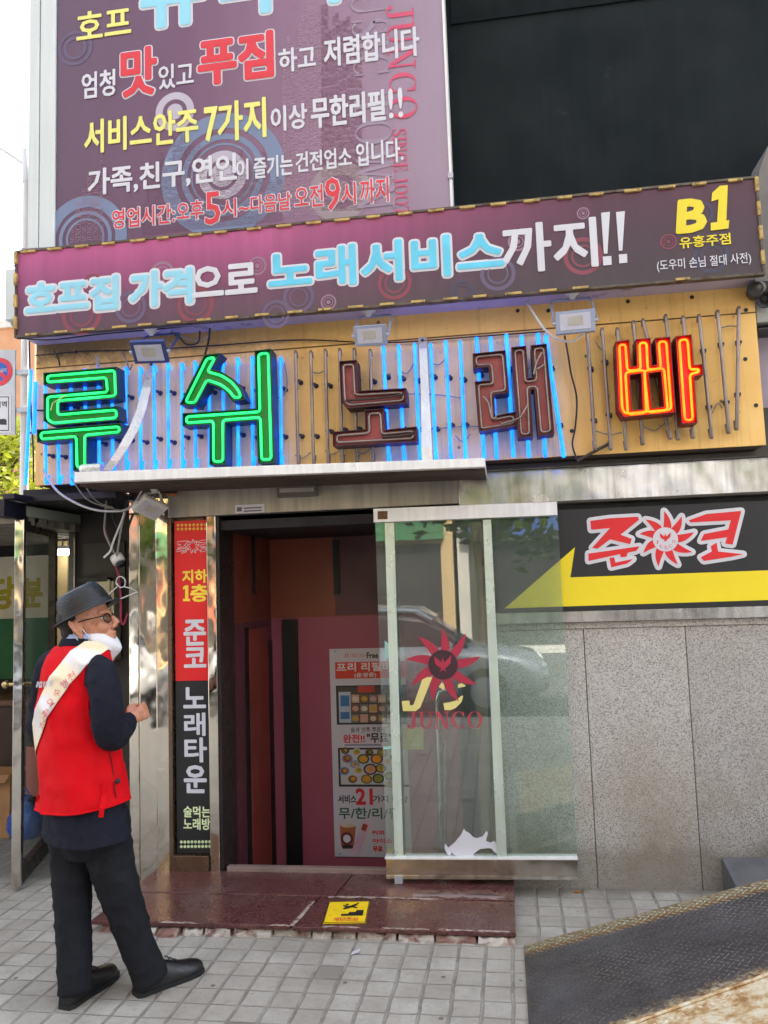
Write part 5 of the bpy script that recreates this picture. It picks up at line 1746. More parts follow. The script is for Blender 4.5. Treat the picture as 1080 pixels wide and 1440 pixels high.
mb.build('dishes_picture', [PBLK, mat('photo_table', (186, 186, 190), .5), mat('photo_bowl', (58, 44, 38), .5), mat('photo_brown', (120, 86, 60)), mat('photo_bluebowl', (110, 130, 170), .5), mat('photo_redfood', (170, 60, 40), .5),
                           mat('photo_gold', (190, 150, 50)), mat('photo_pink', (196, 150, 136)), mat('photo_orange', (220, 140, 40), .5), mat('photo_green', (130, 140, 50), .5)], po)
def po_t(body, xa, yb, xb, ya, col, bold=0.02):
    sign_text(po, body, pp(xa, yb), pp(xb, ya), YO, [col], bold, lift=0.0022)
mb = MB(); lay_stag(mb, serif_geo('JUNCO'), board_map(pp(197, 112), pp(330, 84), YO), 0, 0.002); mb.build('lettering', PRED, po)
po_t('Free', 342, 116, 412, 78, PBLK, 0.03)
po_t('프리 리필바', 152, 200, 500, 140, PW, 0.03)
po_t('(운영중)', 264, 240, 400, 206, PW, 0.03)
po_t('술과 안주 주문시', 240, 584, 458, 550, PBLK, 0.012)
po_t('완전!!', 194, 648, 326, 598, mat('poster_crimson', (206, 40, 48), .5), 0.035)
po_t('"무료"', 345, 650, 498, 590, PBLK, 0.03)
po_t('서비스', 162, 1030, 274, 982, PBLK, 0.03)
po_t('21', 277, 1038, 374, 942, mat('poster_crimson', (206, 40, 48)), 0.035)
po_t('가지 이상', 382, 1028, 600, 985, PBLK, 0.025)
po_t('무/한/리/필', 166, 1130, 545, 1062, PGRN, 0.022)
po_t('커피', 376, 1232, 450, 1205, mat('poster_crimson', (206, 40, 48)), 0.05)
po_t('아이스', 380, 1284, 500, 1258, mat('poster_crimson', (206, 40, 48)), 0.05)
po_t('무료', 382, 1338, 440, 1306, mat('poster_crimson', (206, 40, 48)), 0.05)
mb = MB(); prect(mb, 200, 660, 430, 668, 0, 0.0015); mb.build('underline', mat('poster_navy', (70, 70, 130), .5), po)
mb = MB()
cup = PX([pp(*p) for p in ((170, 1170), (272, 1178), (262, 1290), (250, 1320), (190, 1322), (178, 1300))], YO)
vs, fs, be = poly_geo([cup]); lay(mb, (vs, fs, be), flat_map(YO), 0, 0.0018)
pdisc(mb, 216, 1256, 40, 1, 0.0026, 1.0); pdisc(mb, 216, 1256, 24, 2, 0.0032, 1.0); pdisc(mb, 222, 1172, 48, 3, 0.0024, 0.28); prect(mb, 186, 1296, 254, 1316, 4, 0.0024)
stick = PX([pp(*p) for p in ((326, 1136), (372, 1160), (292, 1362), (240, 1340))], YO)
vs, fs, be = poly_geo([stick]); lay(mb, (vs, fs, be), flat_map(YO), 5, 0.0018)
st2 = PX([pp(*p) for p in ((318, 1160), (350, 1170), (334, 1212), (306, 1200))], YO)
vs, fs, be = poly_geo([st2]); lay(mb, (vs, fs, be), flat_map(YO), 6, 0.0026)
mb.build('drink_picture', [mat('tea_brown', (170, 100, 60), .5), mat('tea_plum', (110, 40, 60), .5), PW, mat('photo_cream', (210, 190, 170)), PBLK, mat('pale_pink', (206, 170, 190), .5), mat('photo_redfood', (170, 60, 40))], po)
for x, y in ((140, 72), (170, 1352)):
    mb = MB(); c = P(*pp(x, y), YO); mb.lathe(c, (0, -1, 0), [(0.008, 0), (0.007, 0.004), (0.002, 0.006)], 10); mb.build('pin', GREY_ALU, po)

# ------------------------------------------------------------------ security camera and horn speaker, right edge
sk = thing('security_camera', 'dark round security camera on a grey box at the right edge', 'camera', tuple(P(1073, 402, -0.3)))
mb = MB()
c = P(1071, 401, -0.34)
mb.lathe(c + Vector((0, 0.12, 0)), Vector((-0.25, -1, -0.1)), [(0.034, 0), (0.04, 0.02), (0.04, 0.11), (0.033, 0.112), (0.033, 0.1)], 18)
mb.build('barrel', mat('camera_dark', (44, 44, 46), 0.4), sk)
mb = MB(); mb.lathe(c + Vector((0, 0.03, 0)), Vector((-0.25, -1, -0.1)), [(0.03, 0), (0.028, 0.012), (0.013, 0.014), (0.012, 0.02)], 16); mb.build('lens_ring', mat('ring_grey', (110, 108, 104), 0.4), sk)
hs = thing('horn_speaker', 'dark horn loudspeaker below the security camera', 'loudspeaker', tuple(P(1071, 421, -0.3)))
mb = MB(); mb.lathe(P(1074, 419, -0.2), Vector((-0.2, -1, -0.5)), [(0.015, -0.02), (0.02, 0.02), (0.04, 0.06), (0.043, 0.065), (0.036, 0.062), (0.014, 0.03)], 18); mb.build('horn', mat('camera_dark', (44, 44, 46)), hs)
gb = thing('control_box', 'pale grey control box on the wall below the horn loudspeaker', 'control box', tuple(P(1075, 450, -0.2)))
mb = MB(); mb.pxbox(1064, 424, 1120, 454, -0.2, 0.18); mb.build('box', mat('box_grey', (150, 152, 146), 0.5), gb, bevel=0.005)
mb = MB(); mb.pxbox(1066, 457, 1120, 464, -0.18, 0.16); mb.build('lower_tray', mat('camera_dark', (44, 44, 46)), gb, bevel=0.003)

# ------------------------------------------------------------------ diamond plate ramp on the right
rp = thing('diamond_plate_ramp', 'rusty edged diamond plate ramp rising to the right of the step', 'ramp', (0.5, -1.1, 0))
def rz(x, y=0):
    return max(0.004, 0.29 * (x - 0.015)) + 0.004
XR0, XR1, YR0, YR1 = 0.02, 2.2, -0.72, -1.50
def _onramp(x, y):
    d = ray(x, y)
    t_ = (CAM.z - 0.29 * (CAM.x - 0.015) - 0.004) / (0.29 * d.x - d.z)
    return CAM + d * t_
FA, FB = _onramp(880, 1440), _onramp(1080, 1368)
FSL = (FB.y - FA.y) / (FB.x - FA.x)
def fy(x):
    return FA.y + FSL * (x - FA.x)
def _plate(t):
    sx = t.n('ShaderNodeSeparateXYZ'); t.l(t.tc.outputs['Object'], sx.inputs[0])
    base = t.ramp(t.noise(3.2, 6, 0.6), [(0.32, lin((60, 55, 56))), (0.68, lin((88, 86, 88)))])
    # wear creeping in from the two long edges: pale bare metal, then a rust line
    d1 = t.math('ADD', t.math('MULTIPLY', sx.outputs[1], -1.0), -0.72 + 0.0)
    e1 = t.math('ADD', d1, t.math('MULTIPLY', t.math('SUBTRACT', t.noise(20, 7, 0.75), 0.5), 0.07))
    c = t.mix(t.ramp(e1, [(0.068, g(1)), (0.1, g(0))]), base, t.ramp(t.noise(30, 5, 0.7), [(0.35, lin((104, 72, 46))), (0.65, lin((150, 108, 62)))]))
    c = t.mix(t.ramp(e1, [(0.052, g(1)), (0.07, g(0))]), c, t.ramp(t.noise(45, 5, 0.7), [(0.34, lin((96, 78, 54))), (0.5, lin((128, 118, 96))), (0.7, lin((150, 146, 124)))]))
    fr = t.math('SUBTRACT', sx.outputs[1], t.math('ADD', t.math('MULTIPLY', sx.outputs[0], FSL), FA.y - FSL * FA.x))
    e2 = t.math('ADD', fr, t.math('MULTIPLY', t.math('SUBTRACT', t.noise(13, 8, 0.8), 0.5), 0.30))
    c = t.mix(t.ramp(e2, [(0.0, g(0.9)), (0.05, g(0))]), c, t.ramp(t.noise(34, 5, 0.75), [(0.36, lin((98, 62, 40))), (0.5, lin((176, 150, 108))), (0.66, lin((206, 198, 178)))]))
    sp = t.ramp(t.noise(55, 6, 0.8), [(0.66, g(0)), (0.72, g(0.5))])
    c = t.mix(sp, c, lin((136, 130, 124)))
    t.l(c, t.b.inputs['Base Color'])
    t.b.inputs['Metallic'].default_value = 0.3
    t.l(t.ramp(t.noise(6, 5), [(0.3, g(0.38)), (0.7, g(0.6))]), t.b.inputs['Roughness'])
    t.bump(t.noise(160, 4), 0.3, 0.002)
PLATE = special('diamond_plate', _plate)
def _lug(t):
    sx = t.n('ShaderNodeSeparateXYZ'); t.l(t.tc.outputs['Object'], sx.inputs[0])
    base = t.ramp(t.noise(5, 6, 0.6), [(0.32, lin((72, 67, 68))), (0.68, lin((122, 118, 118)))])
    d1 = t.math('ADD', t.math('MULTIPLY', sx.outputs[1], -1.0), -0.72)
    e1 = t.math('ADD', d1, t.math('MULTIPLY', t.math('SUBTRACT', t.noise(20, 7, 0.75), 0.5), 0.07))
    c = t.mix(t.ramp(e1, [(0.07, g(1)), (0.12, g(0))]), base, t.ramp(t.noise(30, 5, 0.7), [(0.35, lin((150, 112, 66))), (0.6, lin((200, 196, 172)))]))
    t.l(c, t.b.inputs['Base Color']); t.b.inputs['Metallic'].default_value = 0.3; t.b.inputs['Roughness'].default_value = 0.42
LUGM = special('worn_lug', _lug)
PALELUG = mat('pale_lug', (228, 220, 200), 0.5, 0, 0.15, 30, stain=(26, 0.5, 0.62, (164, 112, 60)))
PALEP = special('pale_plate', lambda t: (t.l(t.ramp(t.noise(20, 6, 0.7), [(0.3, lin((120, 80, 46))), (0.44, lin((176, 142, 96))), (0.56, lin((206, 192, 162))), (0.75, lin((218, 212, 198)))]), t.b.inputs['Base Color'])))
def lugs(mb, x0, x1, y0, y1, zf, pitch=0.034, L=0.0155, W=0.0056, H=0.005, keep=None):
    j = 0
    x = x0
    row = 0
    while x < x1:
        y = y0 + (pitch / 2 if row % 2 else 0)
        col_ = 0
        while y < y1:
            a = R(45) if (row + col_) % 2 else R(-45)
            dx, dy = math.cos(a), math.sin(a)
            px, py = -dy, dx
            if keep and not keep(x, y):
                y += pitch; col_ += 1
                continue
            z = zf(x, y)
            sl = (zf(x + 0.01, y) - zf(x, y)) / 0.01
            def vv(u, w, h): 
                X_, Y_ = x + dx * u + px * w, y + dy * u + py * w
                return (X_, Y_, z + sl * (X_ - x) + h)
            mb.add([vv(-L, 0, 0), vv(0, W, 0), vv(L, 0, 0), vv(0, -W, 0), vv(-L * .5, 0, H), vv(L * .5, 0, H)],
                   [(0, 3, 5, 4), (3, 2, 5), (2, 1, 4, 5), (1, 0, 4)], 0, False)
            y += pitch
            col_ += 1
        x += pitch / 2 * 1.0
        row += 1
mb = MB()
yb_, yf_ = YR0, YR1
q4 = [(XR0, fy(XR0)), (XR1, fy(XR1)), (XR1, yb_), (XR0, yb_)]
tp = [Vector((x, y, rz(x))) for x, y in q4]
bt_ = [Vector((x, y, -0.01)) for x, y in q4]
mb.add(tp + bt_, [(0, 1, 2, 3), (0, 4, 5, 1), (1, 5, 6, 2), (2, 6, 7, 3), (3, 7, 4, 0)])
mb.build('deck_plate', PLATE, rp)
mb = MB(); lugs(mb, XR0 + 0.02, 1.25, -1.75, YR0 - 0.004, lambda x, y: rz(x), keep=lambda x, y: y > fy(x) + 0.02)
o = mb.build('tread_pattern', LUGM, rp)
mb = MB()
tz = lambda x, y: rz(x) - 0.012
q4 = [(XR0 + 0.02, -2.9), (XR1, -2.9), (XR1, fy(XR1) - 0.008), (XR0 + 0.02, fy(XR0 + .02) - 0.008)]
tp = [Vector((x, y, rz(x) * (1 if y > -2.8 else .35) - 0.008)) for x, y in q4]
mb.add(tp, [(0, 1, 2, 3)]); 
mb.build('apron_plate', PALEP, rp)
def az(x, y):
    f_ = (y - (fy(x) - .008)) / (-2.9 - (fy(x) - .008))
    return (rz(x) - 0.008) * (1 - f_) + (rz(x) * .35 - 0.008) * f_
mb = MB(); lugs(mb, 0.15, 1.2, -2.3, -1.2, az, 0.04, 0.019, 0.0075, 0.005, keep=lambda x, y: y < fy(x) - 0.03); mb.build('tread_pattern', PALELUG, rp)
mb = MB(); mb.tube([Vector((XR0 + .03, fy(XR0 + .03) - .004, rz(XR0 + .03) - .003)), Vector((XR1, fy(XR1) - .004, rz(XR1) - .003))], 0.006, 6); mb.build('front_weld', PALEP, rp)
mb = MB(); mb.tube([Vector((XR0, YR0 - 0.002, rz(XR0) - 0.001)), Vector((XR1, YR0 - 0.002, rz(XR1) - 0.001))], 0.006, 6); mb.build('edge_weld', PLATE, rp)
sb_ = thing('steel_block', 'dark steel step block standing against the granite wall beyond the ramp', 'block', tuple(P(1050, 1240, -0.1)))
mb = MB()
pts = [(P(1016, 1207, -.04).x, P(1016, 1207, -.04).z), (2.4, P(1080, 1206, -.04).z + .02)]
xb0 = P(1016, 1210, -.03).x
ztop = P(1030, 1207, -.03).z
vs = [(xb0, -.01, 0), (xb0, -.01, ztop), (xb0 + .02, -.17, ztop - .085), (xb0 + .02, -.17, 0)]
v2 = [(2.6, y, z) for x, y, z in vs]
mb.add(vs + v2, [(0, 1, 2, 3)[::-1], (4, 5, 6, 7), (0, 4, 5, 1)[::-1], (1, 5, 6, 2)[::-1], (2, 6, 7, 3)[::-1]])
mb.build('block_body', mat('block_steel', (92, 92, 94), 0.6, 0.2, 0.2, 8, bump=0.2), sb_, bevel=0.004, weld=True)
# litter
lt = thing('paper_scrap', 'small white and blue scrap of paper on the pavers before the step', 'litter', tuple(G(500, 1341)))
mb = MB()
a_ = [G(493, 1343, 0.003), G(505, 1339, 0.012), G(507, 1334, 0.005), G(496, 1338, 0.003)]
mb.add(a_ + [p + Vector((0, 0, 0.001)) for p in a_], [(3, 2, 1, 0), (4, 5, 6, 7), (0, 1, 5, 4), (1, 2, 6, 5), (2, 3, 7, 6), (3, 0, 4, 7)]); mb.build('scrap', VIN_WHITE, lt)
lf = thing('dry_leaf', 'small dry orange leaf lying at the foot of the granite wall', 'leaf', tuple(G(813, 1254)))
mb = MB()
c = G(813, 1254, 0.004)
vs = [c + Vector((0.022 * math.cos(k * math.pi / 4), 0.014 * math.sin(k * math.pi / 4), 0.003 * (k % 2))) for k in range(8)] + [c + Vector((0, 0, 0.006))]
mb.add(vs, [(k, (k + 1) % 8, 8) for k in range(8)]); mb.build('leaf_blade', mat('dry_leaf', (170, 110, 40), 0.8), lf)

# ------------------------------------------------------------------ neighbouring snack shop on the left
ns = thing('snack_shop', 'dim neighbouring snack shop with a black fascia and green banner wall', 'shop', (-3.4, 0.8, 0))
DK = mat('shop_dark', (34, 31, 30), 0.7, 0, 0.2, 3)
a, b = P(7, 707, -0.35), P(97, 733, 0.5)
mb = MB()
d = (b - a); d.z = 0
u = d.normalized(); nrm = Vector((u.y, -u.x, 0))
cc = (a + b) / 2; zb3 = 2.075
mb.obox(Vector((cc.x, cc.y, zb3 + 0.05)) - nrm * 0.03, u * (d.length / 2 + 0.01), nrm * 0.03, Vector((0, 0, 0.05)))
mb.build('fascia_board', NAVY, ns, bevel=0.004)
mb = MB(); mb.box(a.x + 0.05, X_L - 0.002, -0.16, 3.2, zb3 + 0.102, zb3 + 0.14); mb.box(a.x - .02, a.x + 0.049, -0.34, -0.1, zb3 + 0.102, zb3 + 0.13); mb.box(a.x - .42, a.x + 0.049, -0.0995, 3.2, zb3 + 0.102, zb3 + 0.13); mb.build('canopy_slab', mat('navy_top', (26, 26, 36), 0.45), ns)
mb = MB(); mb.box(-5.2, a.x - 0.03, -0.25, 3.2, 2.10, 2.16); mb.build('grey_canopy', mat('grey_green_sheet', (150, 158, 148), 0.6, 0, 0.1, 3), ns)
mb = MB()
for k in range(24):
    mb.box(-5.2, a.x - 0.03, -0.2 + k * 0.13, -0.14 + k * 0.13, 2.05, 2.098)
mb.build('ceiling_slat', mat('ceiling_sheet', (120, 114, 104), 0.7), ns)
mb = MB(); mb.box(-2.8, X_L - 0.003, -0.09, -0.05, zb3 + 0.142, zn0 - 0.002); mb.build('dark_infill', DK, ns)
YW = 1.5
mb = MB(); mb.box(-5.2, -2.0, YW, YW + 0.08, -0.01, 2.08); mb.build('back_wall', DK, ns)
mb = MB(); mb.box(-5.2, -5.1, -0.2, YW, 0, 2.08); mb.build('side_wall', DK, ns)
xw = P(106, 800, 0.5).x
mb = MB(); mb.box(xw, X_L + 0.03, 0.52, 0.6, 0, 2.17); mb.build('brown_shutter', mat('brown_shutter', (48, 41, 38), 0.6, 0, 0.2, 3), ns)
mb = MB(); mb.pxbox(117, 762, 175, 822, 0.5, 0.02); mb.build('dark_board', mat('dark_board', (62, 58, 52), 0.6, 0, 0.15), ns)
mb = MB(); mb.pxbox(108, 812, 150, 818, 0.42, 0.1); mb.build('shelf', BLACK, ns)
mb = MB(); mb.pxbox(121, 817, 160, 930, 0.4, 0.1); mb.build('beige_cabinet', mat('beige_cabinet', (190, 182, 150), 0.5), ns, bevel=0.004)
mb = MB(); mb.pxbox(151, 815, 154, 930, 0.385, 0.012); mb.build('cabinet_handle', mat('beige_cabinet', (190, 182, 150)), ns)
mb = MB(); mb.box(X_L + 0.004, X_L + 0.03, -0.0, 0.55, 0, 2.2); mb.build('jamb', mat('dark_frame', (52, 48, 46)), ns)
mb = MB(); mb.pxbox(95, 735, 103, 1170, 0.5, 0.06); mb.build('door_post', mat('grey_post', (84, 84, 82), 0.4, 0.3), ns)
mb = MB(); mb.pxbox(103, 735, 105.5, 830, 0.49, 0.04); mb.build('steel_bead', RAILM, ns)
mb = MB(); mb.pxbox(78, 735, 95, 1000, 1.3, 0.03); mb.build('cream_wall', mat('cream_wall', (206, 186, 140), 0.6), ns)
# banner
bn = thing('banner', 'white and green banner with olive letters in the snack shop', 'banner', tuple(P(10, 870, YW - 0.02)))
YBN = YW - 0.03
mb = MB(); mb.box(-5.0, P(76, 850, YBN).x, YBN, YBN + 0.01, P(10, 870, YBN).z, P(10, 783, YBN).z); mb.build('white_half', mat('banner_white', (214, 208, 190), 0.6), bn)
mb = MB(); mb.box(-5.0, P(76, 850, YBN).x, YBN, YBN + 0.01, P(10, 955, YBN).z, P(10, 870, YBN).z - .001); mb.build('green_half', mat('banner_green', (36, 104, 62), 0.6), bn)
OLV = mat('olive_letter', (170, 156, 30), 0.6)
sign_text(bn, '당', (-10, 856), (20, 812), YBN, [OLV], 0.04)
sign_text(bn, '분', (34, 853), (59, 814), YBN, [OLV], 0.04)
# fluorescent lamp
fl = thing('fluorescent_lamp', 'lit white fluorescent lamp under the ceiling of the snack shop', 'lamp', tuple(P(88, 777, 1.15)))
mb = MB(); mb.tube([P(81, 777, 1.15), P(98, 776.5, 1.15)], 0.022, 10); mb.build('tube', mat('lamp_glow', (255, 246, 226), 0.4, emit=(255, 244, 222), estr=9.0), fl)
mb = MB(); mb.box(P(79, 770, 1.15).x, P(100, 770, 1.15).x, 1.12, 1.2, P(88, 777, 1.15).z + 0.025, P(88, 777, 1.15).z + 0.05); mb.build('fitting', VIN_WHITE, fl)
mb = MB(); mb.tube([P(88, 770, 1.15), Vector((P(88, 770, 1.15).x, 1.15, 2.08))], 0.006, 6); mb.build('hanger_rod', GREY_ALU, fl)
# glass door swung outwards
sd = thing('shop_glass_door', 'framed glass shop door standing open at the left edge', 'glass door', (-2.86, 0.17, 0))
da, db = Vector((-2.745, -0.21, 0)), Vector((-2.985, 0.56, 0))
u = (db - da).normalized(); nrm = Vector((u.y, -u.x, 0)); Ld = (db - da).length
ZD = 2.07
def dbox(s0, s1, z0, z1, th):
    mb = MB(); c_ = da + u * ((s0 + s1) / 2); c_.z = (z0 + z1) / 2
    mb.obox(c_, u * ((s1 - s0) / 2), nrm * th, Vector((0, 0, (z1 - z0) / 2)))
    return mb
STL = special('door_steel', _steel((206, 202, 194), 0.1, 0.3, 0.05))
DKF = mat('door_dark_frame', (60, 54, 48), 0.3, 0.6)
dbox(0, 0.03, 0.02, ZD, 0.026).build('near_stile', STL, sd, bevel=0.004)
dbox(0.03, 0.06, 0.02, ZD, 0.022).build('inner_stile', DKF, sd)
dbox(Ld - 0.06, Ld, 0.02, ZD, 0.022).build('far_stile', DKF, sd)
dbox(0.06, Ld - 0.06, 0.02, 0.11, 0.022).build('bottom_rail', DKF, sd)
dbox(0.06, Ld - 0.06, ZD - 0.06, ZD, 0.022).build('top_rail', DKF, sd)
dbox(0.06, Ld - 0.06, 0.11, ZD - 0.06, 0.004).build('glass_pane', GLASS2, sd)
for z in (0.95, 1.0):
    pass
mb = MB()
hp = da + u * 0.12; hp.z = 1.12
mb.tube([hp - nrm * 0.09, hp + nrm * 0.09], 0.012, 10)
mb.ell(hp - nrm * 0.10, (0.024, 0.024, 0.024)); mb.ell(hp + nrm * 0.10, (0.024, 0.024, 0.024))
mb.build('door_knob', mat('brass', (190, 170, 120), 0.2, 0.9), sd)
# goods behind the door
CARD = mat('cardboard', (150, 112, 76), 0.85, 0, 0.12, 6)
def crate(label, name, cat, px0, py0, px1, py1, Y, depth, m, lid=True):
    a, b = P(px0, py1, Y), P(px1, py0, Y)
    t = thing(name, label, cat, ((a.x + b.x) / 2, Y, a.z))
    w = 0.006
    mb = MB()
    mb.box(a.x, b.x, Y, Y + w, a.z, b.z); mb.box(a.x, b.x, Y + depth - w, Y + depth, a.z, b.z)
    mb.box(a.x, a.x + w, Y + w, Y + depth - w, a.z, b.z); mb.box(b.x - w, b.x, Y + w, Y + depth - w, a.z, b.z)
    mb.box(a.x + w, b.x - w, Y + w, Y + depth - w, a.z, a.z + w)
    mb.build('walls', m, t)
    if lid:
        mb = MB()
        mb.obox(Vector(((a.x + b.x) / 2, Y - 0.03, b.z - 0.02)), Vector(((b.x - a.x) / 2, 0, 0)), Vector((0, 0.03, 0.02)), Vector((0, 0.001, -0.002))); mb.build('flap', m, t)
        mb = MB(); mb.box((a.x + b.x) / 2 - 0.025, (a.x + b.x) / 2 + 0.025, Y - 0.0015, Y - 0.0003, a.z, b.z); mb.build('tape', mat('tape_tan', (176, 146, 104), 0.4), t)
    return t
zf = lambda y, Y: P(10, y, Y).z
tb = thing('display_counter', 'dark wooden counter along the back of the snack shop', 'counter', (-3.4, 1.1, 0))
mb = MB(); mb.box(-5.0, P(70, 1000, 1.0).x, 0.95, 1.45, zf(985, .95) - 0.04, zf(985, .95)); mb.build('counter_top', mat('counter_brown', (92, 60, 34), 0.5), tb, bevel=0.004)
mb = MB(); mb.box(-5.0, P(70, 1000, 1.0).x, 1.0, 1.45, 0, zf(985, .95) - 0.042); mb.build('counter_front', mat('counter_dark', (58, 40, 28), 0.6), tb)
crate('brown cardboard carton beneath the counter of the snack shop', 'cardboard_box', 'box', -60, 1090, 14, 1178, 0.7, 0.26, CARD)
crate('pink brown plastic bin seen through the glass shop door', 'plastic_bin', 'bin', 36, 1050, 58, 1120, 0.75, 0.2, mat('pink_bin', (176, 100, 86), 0.5), False)
bgp = thing('blue_bag', 'blue plastic bag on the floor behind the glass shop door', 'bag', tuple(P(34, 1190, 0.7)))
mb = MB(); c = P(36, 1165, 0.75)
mb.loft([[Vector((c.x + r_ * math.cos(k * math.pi / 6) * (1 + .15 * math.sin(k * 3.1)), c.y + r_ * math.sin(k * math.pi / 6), z)) for k in range(12)] for r_, z in ((0.09, 0.0), (0.12, 0.06), (0.11, 0.14), (0.06, 0.21), (0.02, 0.24), (0.05, 0.28))], 0)
mb.build('bag_body', mat('blue_plastic', (40, 82, 160), 0.3), bgp)
mb = MB(); mb.tube(smoothpts([Vector((c.x - .03, c.y, .26)), Vector((c.x, c.y, .32)), Vector((c.x + .03, c.y, .26))], 5), 0.006, 6); mb.build('handle', mat('blue_plastic', (40, 82, 160)), bgp)
# hanging lamp base, strap and coat hanger
hb = thing('hanging_lamp_base', 'round white lamp base dangling from cables beside the mirror pillar', 'lamp base', tuple(P(168, 785, 0.0)))
mb = MB(); mb.lathe(P(164, 784, 0.0), Vector((0.55, -0.15, -0.75)), [(0.02, -0.015), (0.036, -0.012), (0.038, 0.0), (0.038, 0.035), (0.034, 0.038), (0.026, 0.04)], 20); mb.build('cap', mat('white_plastic', (206, 204, 200)), hb)
mb = MB(); mb.lathe(P(164, 784, 0.0), Vector((0.55, -0.15, -0.75)), [(0.024, 0.04), (0.026, 0.06), (0.018, 0.064)], 14); mb.build('socket', BLACK, hb)
sr = thing('red_strap', 'dark red strap hanging below the white lamp base', 'strap', tuple(P(168, 850, 0.03)))
mb = MB(); mb.tube(smoothpts([P(163, 796, .02), P(167, 812, .03), P(170, 840, .03), P(170, 870, .03), P(174, 878, .03), P(180, 862, .03)], 6), 0.008, 6, flat=0.4); mb.build('webbing', mat('maroon_webbing', (136, 36, 66), 0.7), sr)
hg = thing('wire_hanger', 'white wire coat hanger hooked on the red strap', 'coat hanger', tuple(P(168, 830, 0.0)))
mb = MB()
mb.tube(smoothpts([P(163, 822, 0), P(165, 813, 0), P(171, 811, 0), P(176, 816, 0), P(175, 824, 0), P(169, 826, 0), P(164, 820, 0)], 5), 0.004, 6)
mb.build('hook', WIRE_W, hg)
mb = MB(); mb.tube([P(165, 822, 0), P(164, 826, 0), P(148, 840, 0), P(160, 846, -.01), P(194, 832, -.03), P(183, 827, -.02), P(174, 825, 0)], 0.004, 6); mb.build('frame', WIRE_W, hg)

# ------------------------------------------------------------------ street behind the left corner
YPOLE = 5.0
pl = thing('street_pole', 'white street pole with a side arm beside the billboard', 'pole', tuple(P(36, 1000, YPOLE).to_2d()) + (0,))
base = P(35, 600, YPOLE); topp = P(37.5, 212, YPOLE)
mb = MB(); mb.lathe(Vector((base.x, YPOLE, 0)), (topp.x - base.x, 0, topp.z), [(0.062, 0), (0.055, 2.2), (0.044, topp.z - .55), (0.044, topp.z)], 16); mb.build('shaft', mat('pole_white', (206, 206, 208), 0.5, 0, 0.06, 3), pl)
mb = MB(); mb.lathe(Vector((topp.x, YPOLE, topp.z - 0.45)), (0, 0, 1), [(0.052, 0), (0.052, 0.46), (0.03, 0.47)], 16); mb.build('sleeve', mat('pole_white', (206, 206, 208)), pl)
mb = MB(); mb.tube([P(36, 232, YPOLE), P(0, 208, YPOLE), P(-60, 178, YPOLE)], 0.024, 10); mb.build('arm', mat('pole_white', (206, 206, 208)), pl)
mb = MB(); mb.tube([P(34, 253, YPOLE), P(0, 235, YPOLE), P(-60, 206, YPOLE)], 0.008, 8); mb.build('brace', GREY_ALU, pl)
np_ = thing('parking_sign', 'grey plate with a round no parking sign on the street pole', 'traffic sign', tuple(P(5, 560, YPOLE - 0.1)))
YQ = YPOLE - 0.12
mb = MB(); mb.quad4([(-40, 491), (21, 492), (21, 611), (-40, 612)], YQ, 0.03); mb.build('back_plate', mat('plate_grey', (178, 180, 184), 0.45, 0.3), np_, bevel=0.006)
mb = MB(); ring_px(mb, -1, 523, 0, 16, YQ, 0, 0.004); mb.build('blue_disc', mat('traffic_blue', (28, 80, 176), 0.4), np_)
mb = MB(); ring_px(mb, -1, 523, 12.5, 18.5, YQ, 0, 0.006); mb.build('red_ring', mat('traffic_red', (204, 34, 52), 0.4), np_)
mb = MB()
c = P(-1, 523, YQ); k = (P(0, 523, YQ) - c).length
for s_ in (1,):
    w = 2.4 * k; R_ = 13 * k
    dx, dz = math.cos(R(-45)), math.sin(R(-45))
    mb.add([(c.x + dx * R_ - dz * w, YQ - .007, c.z + dz * R_ + dx * w), (c.x - dx * R_ - dz * w, YQ - .007, c.z - dz * R_ + dx * w), (c.x - dx * R_ + dz * w, YQ - .007, c.z - dz * R_ - dx * w), (c.x + dx * R_ + dz * w, YQ - .007, c.z + dz * R_ - dx * w)], [(0, 1, 2, 3)])
mb.build('red_slash', mat('traffic_red', (204, 34, 52)), np_)
sign_text(np_, '주·정차금지', (-12, 525), (9.5, 518), YQ, [VIN_WHITE], 0.02, lift=0.01)
mb = MB(); mb.quad4([(-40, 556), (15.5, 555), (15.5, 608), (-40, 609)], YQ - 0.004, 0.003); mb.build('white_plate', VIN_WHITE, np_)
mb = MB()
for q4 in ([(-40, 558), (12.5, 557.5), (12.5, 558.6), (-40, 559)], [(11.5, 558), (12.5, 558), (12.5, 605.6), (11.5, 605.6)], [(-40, 605), (12.5, 604.6), (12.5, 605.8), (-40, 606)]):
    mb.quad4(q4, YQ - 0.006, 0.0015)
vs = PX([(-12, 597), (-9, 593), (-3, 592), (1, 589.5), (7, 589), (9.5, 591), (9.5, 597.5)], YQ)
mb.prism([vs], YQ - 0.0062, YQ - 0.0045)
mb.build('print', mat('sign_ink', (40, 40, 44), 0.5), np_)
sign_text(np_, '견인지역', (-24, 575), (9.5, 564), YQ - 0.004, [mat('sign_ink', (40, 40, 44))], 0.02, lift=0.003)
for y in (523, 576):
    mb = MB(); mb.pxbox(20, y - 4, 40, y + 4, YPOLE - 0.1, 0.09); mb.build('clamp', GREY_ALU, np_, bevel=0.004)

